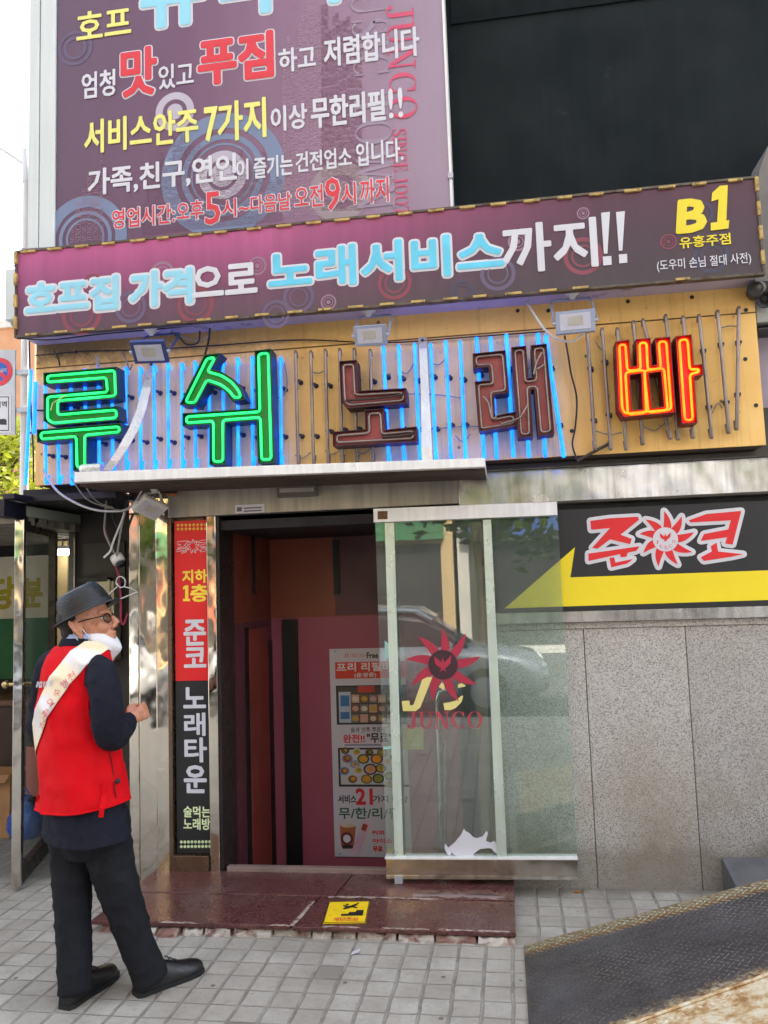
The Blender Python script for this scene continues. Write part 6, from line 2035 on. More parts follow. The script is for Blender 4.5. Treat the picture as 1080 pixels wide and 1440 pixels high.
ob = thing('orange_building', 'distant orange brown brick building behind the street pole', 'building', tuple(P(-40, 460, 18).to_2d()) + (0,))
zt3 = P(5, 462, 18).z
mb = MB(); mb.box(P(-120, 600, 18).x, P(48, 600, 18).x, 18, 26, 0, zt3); mb.build('wall', mat('orange_brick', (206, 150, 112), 0.8, 0, 0.08, 2), ob)
mb = MB(); mb.box(P(-120, 600, 18).x - .1, P(48, 600, 18).x + .1, 17.9, 26.1, zt3, zt3 + 0.25); mb.build('parapet', mat('pale_parapet', (214, 206, 196), 0.8), ob)
for k in range(3):
    for j in range(3):
        x = P(-110 + 45 * k, 600, 18).x; z = 1.6 + 2.6 * j
        mb = MB(); mb.box(x, x + 0.5, 17.96, 18, z, z + 1.2); mb.build('window', mat('dark_window', (60, 66, 74), 0.2), ob)

def leafmat(name, a, b):
    def fn(t):
        oi = t.n('ShaderNodeObjectInfo')
        n = t.noise(1.7, 3)
        c = t.ramp(n, [(0.3, lin(a)), (0.7, lin(b))])
        t.l(c, t.b.inputs['Base Color'])
        t.b.inputs['Roughness'].default_value = 0.6
        tl = t.n('ShaderNodeBsdfTranslucent')
        t.l(c, tl.inputs[0])
        mx = t.n('ShaderNodeMixShader'); mx.inputs[0].default_value = 0.4
        t.l(t.b.outputs[0], mx.inputs[1]); t.l(tl.outputs[0], mx.inputs[2])
        t.l(mx.outputs[0], t.t.nodes['Material Output'].inputs[0])
    return special(name, fn)
BARK = mat('bark', (84, 70, 58), 0.9, 0, 0.25, 6, bump=0.6, bscale=30)
def tree(label, x, y, h, cr, ch, n, leaf, lm, seed, group=None):
    q = random.Random(seed)
    t = thing('street_tree', label, 'tree', (x, y, 0), group)
    mb = MB()
    tp = Vector((x + q.uniform(-.2, .2), y, h - ch * 0.5))
    mb.tube(smoothpts([Vector((x, y, 0)), Vector((x + .06, y, h * .25)), Vector((x - .05, y + .05, h * .5)), tp], 4), [0.16 - 0.09 * i / 12 for i in range(13)], 10)
    cl = []
    for k in range(14):
        a_ = q.uniform(0, 6.28); e_ = q.uniform(-0.3, 1.1)
        d_ = Vector((math.cos(a_) * math.cos(e_) * cr, math.sin(a_) * math.cos(e_) * cr, math.sin(e_) * ch * .5)) * q.uniform(.55, .9)
        s_ = Vector((x, y, h - ch * q.uniform(.45, .85)))
        e3 = Vector((x, y, h - ch * .5)) + d_
        mb.tube(smoothpts([s_, s_ * .5 + e3 * .5 + Vector((0, 0, .15)), e3], 3), [0.06, .05, .045, .035, .025, .02, .015][:7], 6)
        cl.append(e3)
    for k in range(26):
        a_ = q.uniform(0, 6.28); e_ = q.uniform(-1.0, 1.4)
        cl.append(Vector((x, y, h - ch * .5)) + Vector((math.cos(a_) * math.cos(e_) * cr, math.sin(a_) * math.cos(e_) * cr, math.sin(e_) * ch * .5)) * q.uniform(.35, 1.0))
    mb.build('trunk', BARK, t)
    mb = MB()
    for k in range(n):
        c_ = q.choice(cl)
        v = Vector((q.gauss(0, 1), q.gauss(0, 1), q.gauss(0, .8))) * cr * .16
        p = c_ + v
        a1 = Vector((q.gauss(0, 1), q.gauss(0, 1), q.gauss(0, .6))).normalized()
        a2 = a1.orthogonal().normalized()
        s_ = leaf * q.uniform(.6, 1.3)
        mb.add([p - a1 * s_, p + a2 * s_ * .5, p + a1 * s_, p - a2 * s_ * .5], [(0, 1, 2, 3)])
    mb.build('crown', lm, t)
    return t
LM1 = leafmat('sunny_leaf', (120, 130, 20), (170, 176, 50))
LM2 = leafmat('green_leaf', (58, 84, 32), (92, 112, 44))
p = P(-6, 640, 9)
tree('sunlit yellow green tree behind the snack shop', p.x, 9, p.z + 0.8, 1.15, 2.4, 2600, 0.075, LM1, 3)

# ------------------------------------------------------------------ across the street (seen only in the steel and the glass)
for k, (x, y, h_, s_) in enumerate(((-0.4, -11.0, 5.6, 21), (-7.2, -10.6, 5.4, 22), (6.2, -12.2, 6.0, 23))):
    tree(['leafy street tree reflected in the middle of the glass door', 'leafy street tree reflected in the mirror pillar', 'leafy street tree reflected in the right hand steel header'][k], x, y, h_, 2.0, 4.0, 2600, 0.15, LM2, s_, 'trees across the street')
def block(label, x0, x1, y, h, wall, floors, cols, roofm):
    t = thing('street_building', label, 'building', ((x0 + x1) / 2, y, 0), 'buildings across the street')
    mb = MB(); mb.box(x0, x1, y - 8, y, -0.12, h); mb.build('wall', wall, t)
    mb = MB(); mb.box(x0 - .1, x1 + .1, y - 8.1, y + .1, h, h + .35); mb.build('parapet', roofm, t)
    fh = (h - 3.4) / floors
    cw = (x1 - x0) / cols
    for f_ in range(floors):
        for c_ in range(cols):
            xa = x0 + cw * (c_ + .18); za = 3.6 + fh * f_ + fh * .22
            mb = MB(); mb.box(xa, xa + cw * .64, y - .05, y + .03, za, za + fh * .55); w_ = mb.build('window', mat('window_glass', (70, 80, 92), 0.1, 0, 0.2), t)
            mb = MB(); mb.box(xa - .05, xa + cw * .64 + .05, y, y + .12, za - .1, za); mb.build('sill', roofm, w_)
    mb = MB(); mb.box(x0 + .3, x1 - .3, y - .05, y + .02, 0.1, 2.7); mb.build('shopfront', mat('shopfront_dark', (60, 58, 56), 0.2), t)
    mb = MB(); mb.box(x0 + .2, x1 - .2, y, y + .25, 2.8, 3.4); mb.build('shop_sign', mat('shop_sign_%d' % int(x0 * 10), [(96, 92, 84), (60, 90, 150), (210, 200, 180), (70, 120, 80)][int(abs(x0)) % 4], 0.5), t)
SAND = mat('sand_wall', (206, 176, 128), 0.8, 0, 0.08, 2)
block('sunlit sand coloured block reflected in the left of the glass door', -7.0, -1.2, -16, 13, SAND, 4, 4, mat('pale_parapet', (214, 206, 196)))
block('cream block reflected right of the sand coloured one', -1.1, 6.0, -16.2, 11, mat('cream_wall2', (206, 200, 190), 0.8, 0, 0.1, 2), 3, 4, mat('pale_parapet', (214, 206, 196)))
block('pale grey block reflected in the steel over the arrow sign', 6.1, 15, -15.8, 15, mat('grey_wall2', (190, 188, 182), 0.8, 0, 0.08, 2), 5, 5, mat('pale_parapet', (214, 206, 196)))
block('red brick block reflected in the mirror pillar', -16, -7.1, -15.9, 12, mat('brick_wall2', (150, 88, 66), 0.8, 0, 0.1, 3), 4, 5, mat('pale_parapet', (214, 206, 196)))
def car(label, x, y, col, name='parked_car', flip=1):
    t = thing(name, label, 'car', (x, y, -0.12), 'cars parked along the road')
    body = mat('car_paint_%d_%d' % (col[0], col[2]), col, 0.25, 0.3, 0.03, 3, coat=0.6)
    z0 = -0.12
    # cross sections along the length: (u, half width, z low, z belt)
    secs = [(-2.2, .70, .38, .62), (-2.12, .80, .26, .78), (-1.5, .86, .2, .9), (-.6, .88, .2, .92), (.6, .88, .2, .92), (1.5, .86, .2, .86), (2.0, .80, .24, .76), (2.15, .70, .34, .6)]
    rings = []
    for u_, w, za, zb in secs:
        rings.append([Vector((x + flip * u_, y + w * b_, z0 + za + (zb - za) * c_)) for b_, c_ in ((-.9, 0), (-1, .25), (-1, .7), (-.92, 1), (0, 1.03), (.92, 1), (1, .7), (1, .25), (.9, 0))])
    mb = MB(); mb.loft(rings, 0, True); mb.build('body', body, t)
    cab = [(-1.75, .70, .88, .9), (-1.15, .68, .9, 1.36), (-.3, .66, .9, 1.46), (.4, .66, .9, 1.42), (1.1, .70, .88, .92)]
    rings = [[Vector((x + flip * u_, y + w * b_, z0 + za + (zb - za) * c_)) for b_, c_ in ((-1.14, 0), (-.96, .8), (-.8, 1), (.8, 1), (.96, .8), (1.14, 0))] for u_, w, za, zb in cab]
    mb = MB(); mb.loft(rings, 0, True); mb.build('cabin_glass', mat('car_glass', (34, 38, 44), 0.08), t)
    rings = [[Vector((x + flip * u_, y + w * b_, z0 + z + dz)) for b_, dz in ((-.98, -.06), (-.8, 0.012), (.8, 0.012), (.98, -.06))] for u_, w, z in ((-1.3, .67, 1.24), (-1.1, .68, 1.38), (-.3, .66, 1.47), (.4, .66, 1.43), (.62, .67, 1.29))]
    mb = MB(); mb.loft(rings, 0, True); mb.build('roof', body, t)
    for u_ in (-1.3, 1.32):
        for s_ in (-1, 1):
            c_ = Vector((x + flip * u_, y + s_ * .78, z0 + .32))
            mb = MB(); mb.lathe(c_, (0, s_, 0), [(.2, -.1), (.31, -.09), (.32, .0), (.31, .1), (.2, .11)], 22); w_ = mb.build('wheel', mat('tyre', (24, 24, 25), 0.8), t)
            mb = MB(); mb.lathe(c_, (0, s_, 0), [(.2, .112), (.19, .116), (.05, .125), (.03, .125)], 16); mb.build('rim', GREY_ALU, w_)
    for s_ in (-1, 1):
        mb = MB(); mb.ell((x + flip * 2.08, y + s_ * .6, z0 + .62), (.07, .16, .07)); mb.build('headlight', mat('lamp_clear', (220, 222, 226), 0.1), t)
        mb = MB(); mb.ell((x - flip * 2.12, y + s_ * .64, z0 + .7), (.06, .12, .08)); mb.build('tail_light', mat('lamp_red', (150, 16, 20), 0.2), t)
        mb = MB(); mb.ell((x + flip * .85, y + s_ * .97, z0 + .95), (.07, .1, .06)); mb.build('mirror', body, t)
car('silver car parked across from the glass door', -1.6, -7.4, (170, 174, 180))
car('white car parked opposite the mirror pillar', -6.6, -7.6, (214, 214, 212), flip=-1)
car('dark grey car parked behind the ramp', 4.4, -7.5, (70, 74, 80))

# ------------------------------------------------------------------ the man in the red vest
def solid(mb, voxel, smooth_it=6, disp=0.0, dscale=0.08, seed=0):
    """union of the closed shapes in mb as one continuous surface"""
    me = bpy.data.meshes.new('tmp')
    me.from_pydata([tuple(v) for v in mb.v], [], mb.f)
    o = bpy.data.objects.new('tmp', me)
    COL.objects.link(o)
    md = o.modifiers.new('r', 'REMESH'); md.mode = 'VOXEL'; md.voxel_size = voxel; md.use_smooth_shade = True
    sm = o.modifiers.new('s', 'SMOOTH'); sm.factor = 0.5; sm.iterations = smooth_it
    dg = bpy.context.evaluated_depsgraph_get()
    ev = o.evaluated_get(dg)
    m2 = bpy.data.meshes.new_from_object(ev)
    bpy.data.objects.remove(o)
    m2.materials.clear()
    if disp:
        ns_ = [v.normal.copy() for v in m2.vertices]
        for v, n in zip(m2.vertices, ns_):
            p = v.co
            rg_ = 1 - abs(noise.noise(Vector((p.x * 7 + p.z * 4 + seed * 3, p.y * 7, p.z * 11 - p.x * 5))))
            rg2 = 1 - abs(noise.noise(Vector((p.x * 13 - p.z * 7, p.y * 13 + seed, p.z * 17 + p.x * 6))))
            w = 1.15 * (rg_ ** 3 - .45) + .5 * (rg2 ** 4 - .3) + 0.5 * noise.noise(Vector((p.x / dscale + seed, p.y / dscale, p.z / (dscale * 1.8)))) + 0.5 * noise.noise(Vector((p.x / dscale * 2.1, p.y / dscale * 2.1 + seed, p.z / dscale * 1.1)))
            v.co = p + n * w * disp
    for p in m2.polygons:
        p.use_smooth = True
    m2.update()
    return m2
def put(me, name, m, parent=None):
    me.name = name
    for x in (m if isinstance(m, (list, tuple)) else [m]):
        me.materials.append(x)
    o = bpy.data.objects.new(name, me)
    COL.objects.link(o)
    link(o, parent)
    return o
YM = -1.26
BYAW = R(47)
BF = Vector((math.cos(BYAW), math.sin(BYAW), 0))         # where the chest points
BR = Vector((math.sin(BYAW), -math.cos(BYAW), 0))        # the man's right
def M(x, y, dy=0.0):
    return P(x, y, YM + dy)
def ringb(cx, cy, a_, b_, grow=0.0, tilt=0.0, n=28, dy=0.0, p_=2.3):
    c = M(cx, cy, dy)
    out = []
    for k in range(n):
        t_ = 2 * math.pi * k / n
        cs, sn = math.cos(t_), math.sin(t_)
        rr = (abs(cs) ** p_ + abs(sn) ** p_) ** (-1 / p_)
        v = c + BR * (a_ + grow) * cs * rr + BF * (b_ + grow) * sn * rr
        v.z += tilt * (v.x - c.x)
        out.append(v)
    return out
TORSO = [(119, 900, .062, .06, 0), (117, 909, .105, .078, 0), (113, 917, .155, .092, 0), (109, 930, .185, .105, 0), (107, 950, .2, .115, 0), (107, 985, .205, .125, 0), (111, 1040, .2, .132, .02),
         (115, 1090, .202, .138, .06), (117, 1122, .207, .142, .05), (120, 1150, .218, .152, .0), (122, 1175, .232, .162, .0)]
def limb(mb, pts, rad, seg=14, n=5, flat=None):
    ps = smoothpts(pts, n)
    k = len(pts) - 1
    rs = []
    for i in range(len(ps)):
        u_ = i / n
        j = min(int(u_), k - 1)
        f_ = u_ - j
        rs.append(rad[j] * (1 - f_) + rad[j + 1] * f_)
    mb.tube(ps, rs, seg, flat=flat)
HEADYAW, HEADPIT = R(10), R(13)
HS = 1.06
HC = M(121, 876, 0.0)
Hf = Vector((math.cos(HEADYAW) * math.cos(HEADPIT), math.sin(HEADYAW) * math.cos(HEADPIT), math.sin(HEADPIT)))
Hl = Vector((-math.sin(HEADYAW), math.cos(HEADYAW), 0))
Hu = Hf.cross(Hl)
HM = Matrix((Hf, Hl, Hu)).transposed()
def H(x, y, z):
    return HC + HM @ (Vector((x, y, z)) * HS)
def hell(mb, c, r_, rot=None, u_=20, v_=14):
    mb.ell(H(*c), tuple(x * HS for x in r_), HM if rot is None else HM @ rot, 0, u_, v_)
SKIN = mat('skin', (190, 132, 104), 0.5, 0, 0.16, 34, bump=0.25, bscale=220, bdist=0.0015, stain=(40, 0.55, 0.7, (158, 92, 74)))
SKIN.node_tree.nodes['Principled BSDF'].inputs['Subsurface Weight'].default_value = 0.08
body = MB()
hell(body, (-.005, 0, .035), (.098, .077, .1))
hell(body, (.03, 0, -.03), (.066, .066, .085))
hell(body, (.05, 0, -.075), (.048, .05, .05))
hell(body, (.074, 0, -.102), (.022, .028, .02))
hell(body, (.075, 0, .022), (.026, .056, .016))
limb(body, [H(.092, 0, .008), H(.112, 0, -.018), H(.118, 0, -.036)], [.010 * HS, .013 * HS, .015 * HS])
hell(body, (.106, .013, -.04), (.012, .011, .009)); hell(body, (.106, -.013, -.04), (.012, .011, .009))
hell(body, (.094, 0, -.064), (.014, .026, .0085)); hell(body, (.09, 0, -.079), (.014, .022, .0095))
for s_ in (-1, 1):
    hell(body, (.066, s_ * .04, -.03), (.03, .025, .03))
    er = Matrix.Rotation(R(-14), 3, 'Y') @ Matrix.Rotation(R(26 * s_), 3, 'Z')
    rim_ = []
    for k in range(13):
        a_ = R(-70 + 250 * k / 12)
        rim_.append(H(-.014 - .019 * math.sin(a_ - .6) * .95, s_ * (.085 + .007 * math.sin(a_ - .6)), -.016 + .034 * -math.cos(a_ + .35)))
    hell(body, (-.012, s_ * .078, -.016), (.019, .008, .033), er)
    limb(body, rim_, [.0058] * 13, 8, 2)
    hell(body, (-.004, s_ * .082, -.05), (.009, .008, .012), er)
    hell(body, (.004, s_ * .082, -.018), (.006, .007, .011), er)
limb(body, [H(-.03, 0, -.05), H(-.045, 0, -.1), M(116, 925, .02)], [.062, .06, .075])
# torso, arms and legs under the clothes, so that the figure is one body
body.loft([ringb(x, y, a_, b_, -.038 if y > 912 else -.02, tl) for x, y, a_, b_, tl in TORSO], 0, True)
RA = [M(139, 940, -.12), M(148, 985, -.17), M(151, 1030, -.15), M(168, 1027, -.02), M(180, 1014, .09)]
LA = [M(74, 942, .13), M(63, 985, .15), M(57, 1030, .15), M(72, 1042, .25), M(92, 1030, .34)]
limb(body, RA, [.036, .036, .034, .031, .027])
limb(body, LA, [.036, .036, .034, .031, .027])
AnkR, AnkL = M(211, 1376, .035), M(105, 1392, -.09)
LEGR = [M(146, 1150, -.02), M(160, 1215, -.02), M(180, 1290, 0.0), AnkR]
LEGL = [M(99, 1150, .02), M(100, 1215, 0), M(101, 1290, -.04), AnkL]
limb(body, LEGR, [.065, .055, .042, .035]); limb(body, LEGL, [.065, .055, .042, .035])
# right hand, half closed in front of the chest, and the left one beyond
def hand(mb, wrist, d, side, up):
    d, side, up = d.normalized() * .9, side.normalized() * .9, up.normalized() * .9
    c = wrist + d * .038
    rings = []
    for t_, w_, h_ in ((-.05, .021, .019), (-.01, .03, .017), (.03, .04, .015), (.052, .04, .014)):
        o_ = c + d * t_
        rings.append([o_ + side * w_ * math.cos(2 * math.pi * k / 12) + up * h_ * math.sin(2 * math.pi * k / 12) for k in range(12)])
    mb.loft(rings, 0, True)
    for i, (off, ln, curl) in enumerate(((-.031, .068, .9), (-.011, .076, 1.0), (.010, .072, 1.1), (.030, .058, 1.25))):
        p = c + d * .045 + side * off
        pts = [p]
        a_ = 0.25
        for seg_ in (.42, .33, .25):
            a_ += curl * .55
            p = p + (d * math.cos(a_) - up * math.sin(a_)) * ln * seg_ * 1.1
            pts.append(p)
        limb(mb, pts, [.0092, .0088, .008, .0066], 8, 3)
    p = c - d * .02 - side * .03
    limb(mb, [p, p - side * .022 + d * .02 - up * .01, p - side * .02 + d * .048 - up * .022, p - side * .008 + d * .066 - up * .03], [.013, .011, .0095, .008], 8, 3)
dR = (RA[-1] - RA[-2])
hand(body, RA[-1], Vector((0.62, 0.62, 0.4)), Vector((0.4, 0.25, -0.85)), Vector((0.62, -.75, .1)))
dL = (LA[-1] - LA[-2])
hand(body, LA[-1], dL, Vector((0, .5, .8)), Vector((-.7, .5, 0)))
person = put(solid(body, 0.0055, 3), 'person', SKIN)
tag(person, 'man in black hat and red vest with a white sash looking up at the shop', 'person')
# clothes
SUIT = mat('navy_suit', (27, 29, 41), 0.9, 0, 0.12, 14, spec=0.2, bump=0.55, bscale=17, bdist=0.016)
TROU = mat('black_trousers', (28, 29, 34), 0.9, 0, 0.15, 12, spec=0.2, bump=0.55, bscale=14, bdist=0.018)
RED = mat('red_vest', (204, 8, 22), 0.8, 0, 0.08, 9, spec=0.15, bump=0.5, bscale=13, bdist=0.014)
tr_ = MB()
limb(tr_, [M(146, 1140, -.02), M(156, 1210, -.02), M(179, 1285, 0.0), M(199, 1345, .02), AnkR + Vector((.01, 0, -.01))], [.1, .092, .076, .069, .066], 18)
limb(tr_, [M(99, 1140, .02), M(101, 1210, 0), M(102, 1285, -.04), M(104, 1345, -.07), AnkL + Vector((0, 0, -.012))], [.095, .085, .072, .066, .064], 18)
tr_.loft([ringb(x, y, a_, b_, -.022, 0) for x, y, a_, b_, tl in ((119, 1125, .18, .13, 0), (121, 1150, .185, .135, 0), (122, 1180, .18, .135, 0), (124, 1200, .15, .12, 0))], 0, True)
put(solid(tr_, 0.008, 4, 0.0055, 0.12, 3), 'trousers', TROU, person)
jk = MB()
jk.loft([ringb(x, y, a_, b_, 0, tl) for x, y, a_, b_, tl in TORSO], 0, True)
limb(jk, [M(131, 936, -.07), M(143, 950, -.13), M(149, 985, -.17), M(151, 1026, -.16), M(160, 1035, -.09), M(170, 1027, -.01), M(180, 1015, .075)], [.052, .064, .063, .058, .057, .051, .044], 16)
limb(jk, [M(88, 930, .08), M(74, 942, .13), M(64, 985, .15), M(58, 1028, .15), M(72, 1042, .25), M(88, 1032, .33)], [.07, .074, .064, .056, .05, .046], 16)
put(solid(jk, 0.0075, 4, 0.0062, 0.085, 1), 'jacket', SUIT, person)
# vent at the back of the jacket: a thin flap edge
vt = MB()
vt.tube(smoothpts([M(128, 1132, -.165), M(127, 1150, -.172), M(126, 1174, -.176)], 5), 0.005, 6)
vt.build('jacket_vent', SUIT, person)
def densify(rings, k=4):
    out = []
    for i in range(len(rings) - 1):
        p0, p1, p2, p3 = rings[max(i - 1, 0)], rings[i], rings[i + 1], rings[min(i + 2, len(rings) - 1)]
        for j in range(k):
            t_ = j / k
            out.append([0.5 * ((2 * b_) + (c_ - a_) * t_ + (2 * a_ - 5 * b_ + 4 * c_ - d_) * t_ ** 2 + (3 * b_ - a_ - 3 * c_ + d_) * t_ ** 3) for a_, b_, c_, d_ in zip(p0, p1, p2, p3)])
    out.append(rings[-1])
    return out
VT = [(117, 906, .10, .074, 0), (114, 913, .145, .09, 0), (110, 925, .172, .105, 0), (107, 945, .186, .118, 0), (107, 985, .196, .13, 0), (111, 1040, .2, .136, .02), (115, 1090, .206, .143, .05), (117, 1118, .214, .15, .08), (117, 1127, .216, .152, .1)]
def shell(rs, grow, n=64):
    mb = MB()
    rings = densify([ringb(x, y, a_, b_, grow, tl, n) for x, y, a_, b_, tl in rs], 6)
    for rg in rings:
        for i, v in enumerate(rg):
            w = noise.noise(Vector((v.x * 11, v.y * 11, v.z * 5))) * .5 + noise.noise(Vector((v.x * 24 + v.z * 9, v.y * 24, v.z * 8 + 5))) * .3
            rg[i] = v + Vector((v.x - M(112, 1000).x, v.y - YM, 0)).normalized() * w * 0.007
            rg_ = 1 - abs(noise.noise(Vector((rg[i].x * 5 + rg[i].z * 5.5, rg[i].y * 5, rg[i].z * 4.5 - rg[i].x * 4))))
            rg[i] = rg[i] + Vector((v.x - M(112, 1000).x, v.y - YM, 0)).normalized() * (rg_ ** 4 - .3) * .017
    mb.loft(rings, 0, False)
    return mb, rings
vm, vrings = shell(VT, .014)
vest = vm.build('vest', RED, person)
sf = vest.modifiers.new('thick', 'SOLIDIFY'); sf.thickness = 0.004; sf.offset = 1
mb = MB(); mb.tube(vrings[-1], 0.0045, 6, closed=True); mb.build('vest_hem', RED, vest)
bvh = BVHTree.FromPolygons([tuple(v) for v in vm.v], vm.f)
def drape(x, y, off=0.006, dy=0):
    """point of the vest surface seen at a pixel, a little proud of it"""
    d = ray(x, y).normalized()
    hit = bvh.ray_cast(CAM, d)
    if hit[0] is None:
        return M(x, y, -.1)
    n = hit[1]
    if n.dot(d) > 0: n = -n
    return hit[0] + n * off
# sash: the slab of a slightly larger shell between two parallel planes
sm_, _ = shell([(119, 900, .07, .062, 0)] + VT[:-2], .021, 96)
me = bpy.data.meshes.new('sash')
me.from_pydata([tuple(v) for v in sm_.v], [], sm_.f)
bm = bmesh.new(); bm.from_mesh(me)
pa, pb = M(137, 921), M(54, 1036)
dl = (pb - pa); dl.y = 0; dl.normalize()
nn = Vector((dl.z, 0, -dl.x))
mid = (pa + pb) / 2
for s_ in (1, -1):
    geom = bm.verts[:] + bm.edges[:] + bm.faces[:]
    bmesh.ops.bisect_plane(bm, geom=geom, plane_co=mid + nn * s_ * .048, plane_no=nn * s_, clear_outer=True)
bm.to_mesh(me); bm.free()
for p in me.polygons: p.use_smooth = True
def _sash(t):
    n = t.noise(7, 4)
    c = t.ramp(n, [(0.42, lin((226, 222, 226))), (0.56, lin((236, 222, 190))), (0.7, lin((240, 214, 150)))])
    t.l(c, t.b.inputs['Base Color']); t.b.inputs['Roughness'].default_value = 0.4
sash = put(me, 'sash', special('sash_satin', _sash), person)
so = sash.modifiers.new('thick', 'SOLIDIFY'); so.thickness = 0.002; so.offset = 1
sbvh = BVHTree.FromPolygons([v.co[:] for v in me.vertices], [tuple(p.vertices) for p in me.polygons])
def drape2(x, y, off=0.004):
    d = ray(x, y).normalized()
    hit = sbvh.ray_cast(CAM, d)
    if hit[0] is None:
        return drape(x, y, .022)
    n = hit[1]
    if n.dot(d) > 0: n = -n
    return hit[0] + n * off
PINKT = mat('pink_print', (224, 120, 120), 0.6)
for ch, (x, y) in (('행', (91, 962)), ('수', (81, 974)), ('요', (72, 988)), ('합', (66, 1003)), ('성', (61, 1019)), ('천', (101, 951))):
    mb = MB()
    gm = text_geo(ch, 0.0)
    mb.add([drape2(x + ((u - .5) * .75 - (v - .5) * .45) * 12, y + (-(v - .5) * .75 - (u - .5) * .55) * 12) for u, v in gm[0]], gm[1])
    mb.build('sash_letter', PINKT, sash)
mb = MB()
gm = text_geo('사법인 장', 0.03)
mb.add([drape(50 + u * 27, 968 - u * 3 - v * 9, .008) for u, v in gm[0]], gm[1])
mb.build('vest_lettering', VIN_WHITE, vest)
# side ties and button
def ribbon(pts, w, m, parent, name):
    mb = MB(); rings = []
    for p in pts:
        rings.append([p + RIGHT * -w, p + RIGHT * w, p + RIGHT * w - FWD * .003, p + RIGHT * -w - FWD * .003])
    mb.loft(rings, 0, True, smooth=False); return mb.build(name, m, parent)
ribbon([drape(146, 1100, .006), drape(145, 1118, .008), M(144, 1136, -.21), M(142, 1149, -.21)], .0095, RED, vest, 'side_tie')
ribbon([drape(54, 1118, .006), M(51, 1134, .03), M(50, 1140, .03)], .006, RED, vest, 'side_tie')
mb = MB(); c = drape(164, 1098, .004); mb.lathe(c, (c - CAM) * -1, [(.011, 0), (.011, .004), (.004, .005)], 14); mb.build('button', BLACK, vest)
mb = MB(); mb.tube([drape(160, 1046, .004), drape(161, 1056, .005)], .003, 6); mb.build('buckle', mat('brass', (190, 170, 120)), vest)
mb = MB(); mb.tube(smoothpts([drape(x, y, .003) for x, y in ((152, 1052), (157, 1075), (160, 1100), (163, 1122))], 4), .0028, 6); mb.build('side_seam', mat('dark_red_seam', (120, 6, 16), .8), vest)
mb = MB(); mb.tube(smoothpts([drape(x, y, .0) for x, y in ((131, 952), (124, 985), (126, 1010), (134, 1035), (146, 1050))], 4), .003, 6); mb.build('armhole_seam', RED, vest)
# shirt collar
mb = MB()
cr = []
for hh, gr in ((0, .012), (.034, .004)):
    c = M(116.5, 902) + Vector((0, 0, hh)) + Vector((.012, 0, 0)) * (hh / .034)
    cr.append([c + BR * (.076 + gr) * math.cos(2 * math.pi * k / 24) + BF * (.072 + gr) * math.sin(2 * math.pi * k / 24) + Vector((0, 0, -.022 * max(0, math.sin(2 * math.pi * k / 24)))) for k in range(24)])
mb.loft(cr, 0, False)
o = mb.build('shirt_collar', mat('pale_blue_shirt', (170, 184, 226), 0.7), person); o.modifiers.new('thick', 'SOLIDIFY').thickness = .004
mb = MB()
cr = []
for hh, gr in ((-.035, .03), (.0, .02), (.02, .010), (.0205, .006)):
    c = M(115.5, 903) + Vector((0, 0, hh))
    cr.append([c + BR * (.078 + gr) * math.cos(2 * math.pi * k / 24) + BF * (.07 + gr) * math.sin(2 * math.pi * k / 24) + Vector((0, 0, -.03 * max(0, math.sin(2 * math.pi * k / 24)))) for k in range(24)])
mb.loft(cr, 0, False)
o = mb.build('jacket_collar', SUIT, person); o.modifiers.new('thick', 'SOLIDIFY').thickness = .004
# hair, hat, glasses, face mask
hm = MB()
hell(hm, (-.03, 0, .03), (.079, .08, .075)); hell(hm, (-.062, 0, -.022), (.04, .062, .042))
put(solid(hm, .006, 3), 'hair', mat('dark_hair', (28, 25, 25), 0.7, 0, 0.2, 60, bump=0.6, bscale=300, bdist=.002), person)
def _straw(t):
    w = t.n('ShaderNodeTexBrick', offset=0.5)
    w.inputs['Scale'].default_value = 1.0
    w.inputs['Brick Width'].default_value = .017; w.inputs['Row Height'].default_value = .0085; w.inputs['Mortar Size'].default_value = .0022
    w.inputs['Color1'].default_value = lin((38, 40, 46)); w.inputs['Color2'].default_value = lin((17, 18, 22)); w.inputs['Mortar'].default_value = lin((6, 6, 8))
    mp = t.mapped((1, 1, 1), (0, 0, 0), (R(62), R(38), R(20)))
    t.l(mp, w.inputs['Vector'])
    t.l(w.outputs['Color'], t.b.inputs['Base Color']); t.b.inputs['Roughness'].default_value = .45
    t.bump(t.math('SUBTRACT', 1.0, w.outputs['Fac']), .8, .003)
STRAW = special('black_straw', _straw)
HTM = HM @ Matrix.Rotation(R(-13), 3, 'Y')
hc = H(.012, 0, .04)
def hatp(x, y, z): return hc + HTM @ Vector((x, y, z))
def hring(a_, b_, z, sag=0.0, dent=0.0, n=36):
    out = []
    for k in range(n):
        t_ = 2 * math.pi * k / n
        c_, s_ = math.cos(t_), math.sin(t_)
        zz = z - sag * max(0, c_) ** 2 + sag * 1.2 * max(0, -c_) ** 2 + dent * (-abs(s_) ** .5 + .6) * (1 if c_ > -2 else 0)
        out.append(hatp(a_ * c_, b_ * s_, zz))
    return out
mb = MB()
mb.loft([hring(.114, .1, -.004), hring(.112, .097, .03), hring(.104, .09, .066), hring(.092, .078, .094), hring(.074, .06, .108, dent=.008), hring(.046, .034, .106, dent=.006), hring(.01, .006, .094)], 0, False)
hat = mb.build('hat', STRAW, person)
mb = MB()
mb.loft([hring(.108, .092, 0), hring(.112, .097, .003), hring(.128, .115, .001, .004), hring(.147, .133, -.003, .008), hring(.149, .135, -.005, .009), hring(.147, .133, -.008, .008), hring(.125, .111, -.004, .004), hring(.108, .092, -.003)], 0, False)
mb.build('brim', mat('hat_brim', (36, 37, 42), .5, 0, .1, 60, bump=.5, bscale=260, bdist=.001), hat)
mb = MB()
mb.loft([hring(.1185, .1025, -.001), hring(.117, .1, .02)], 0, False)
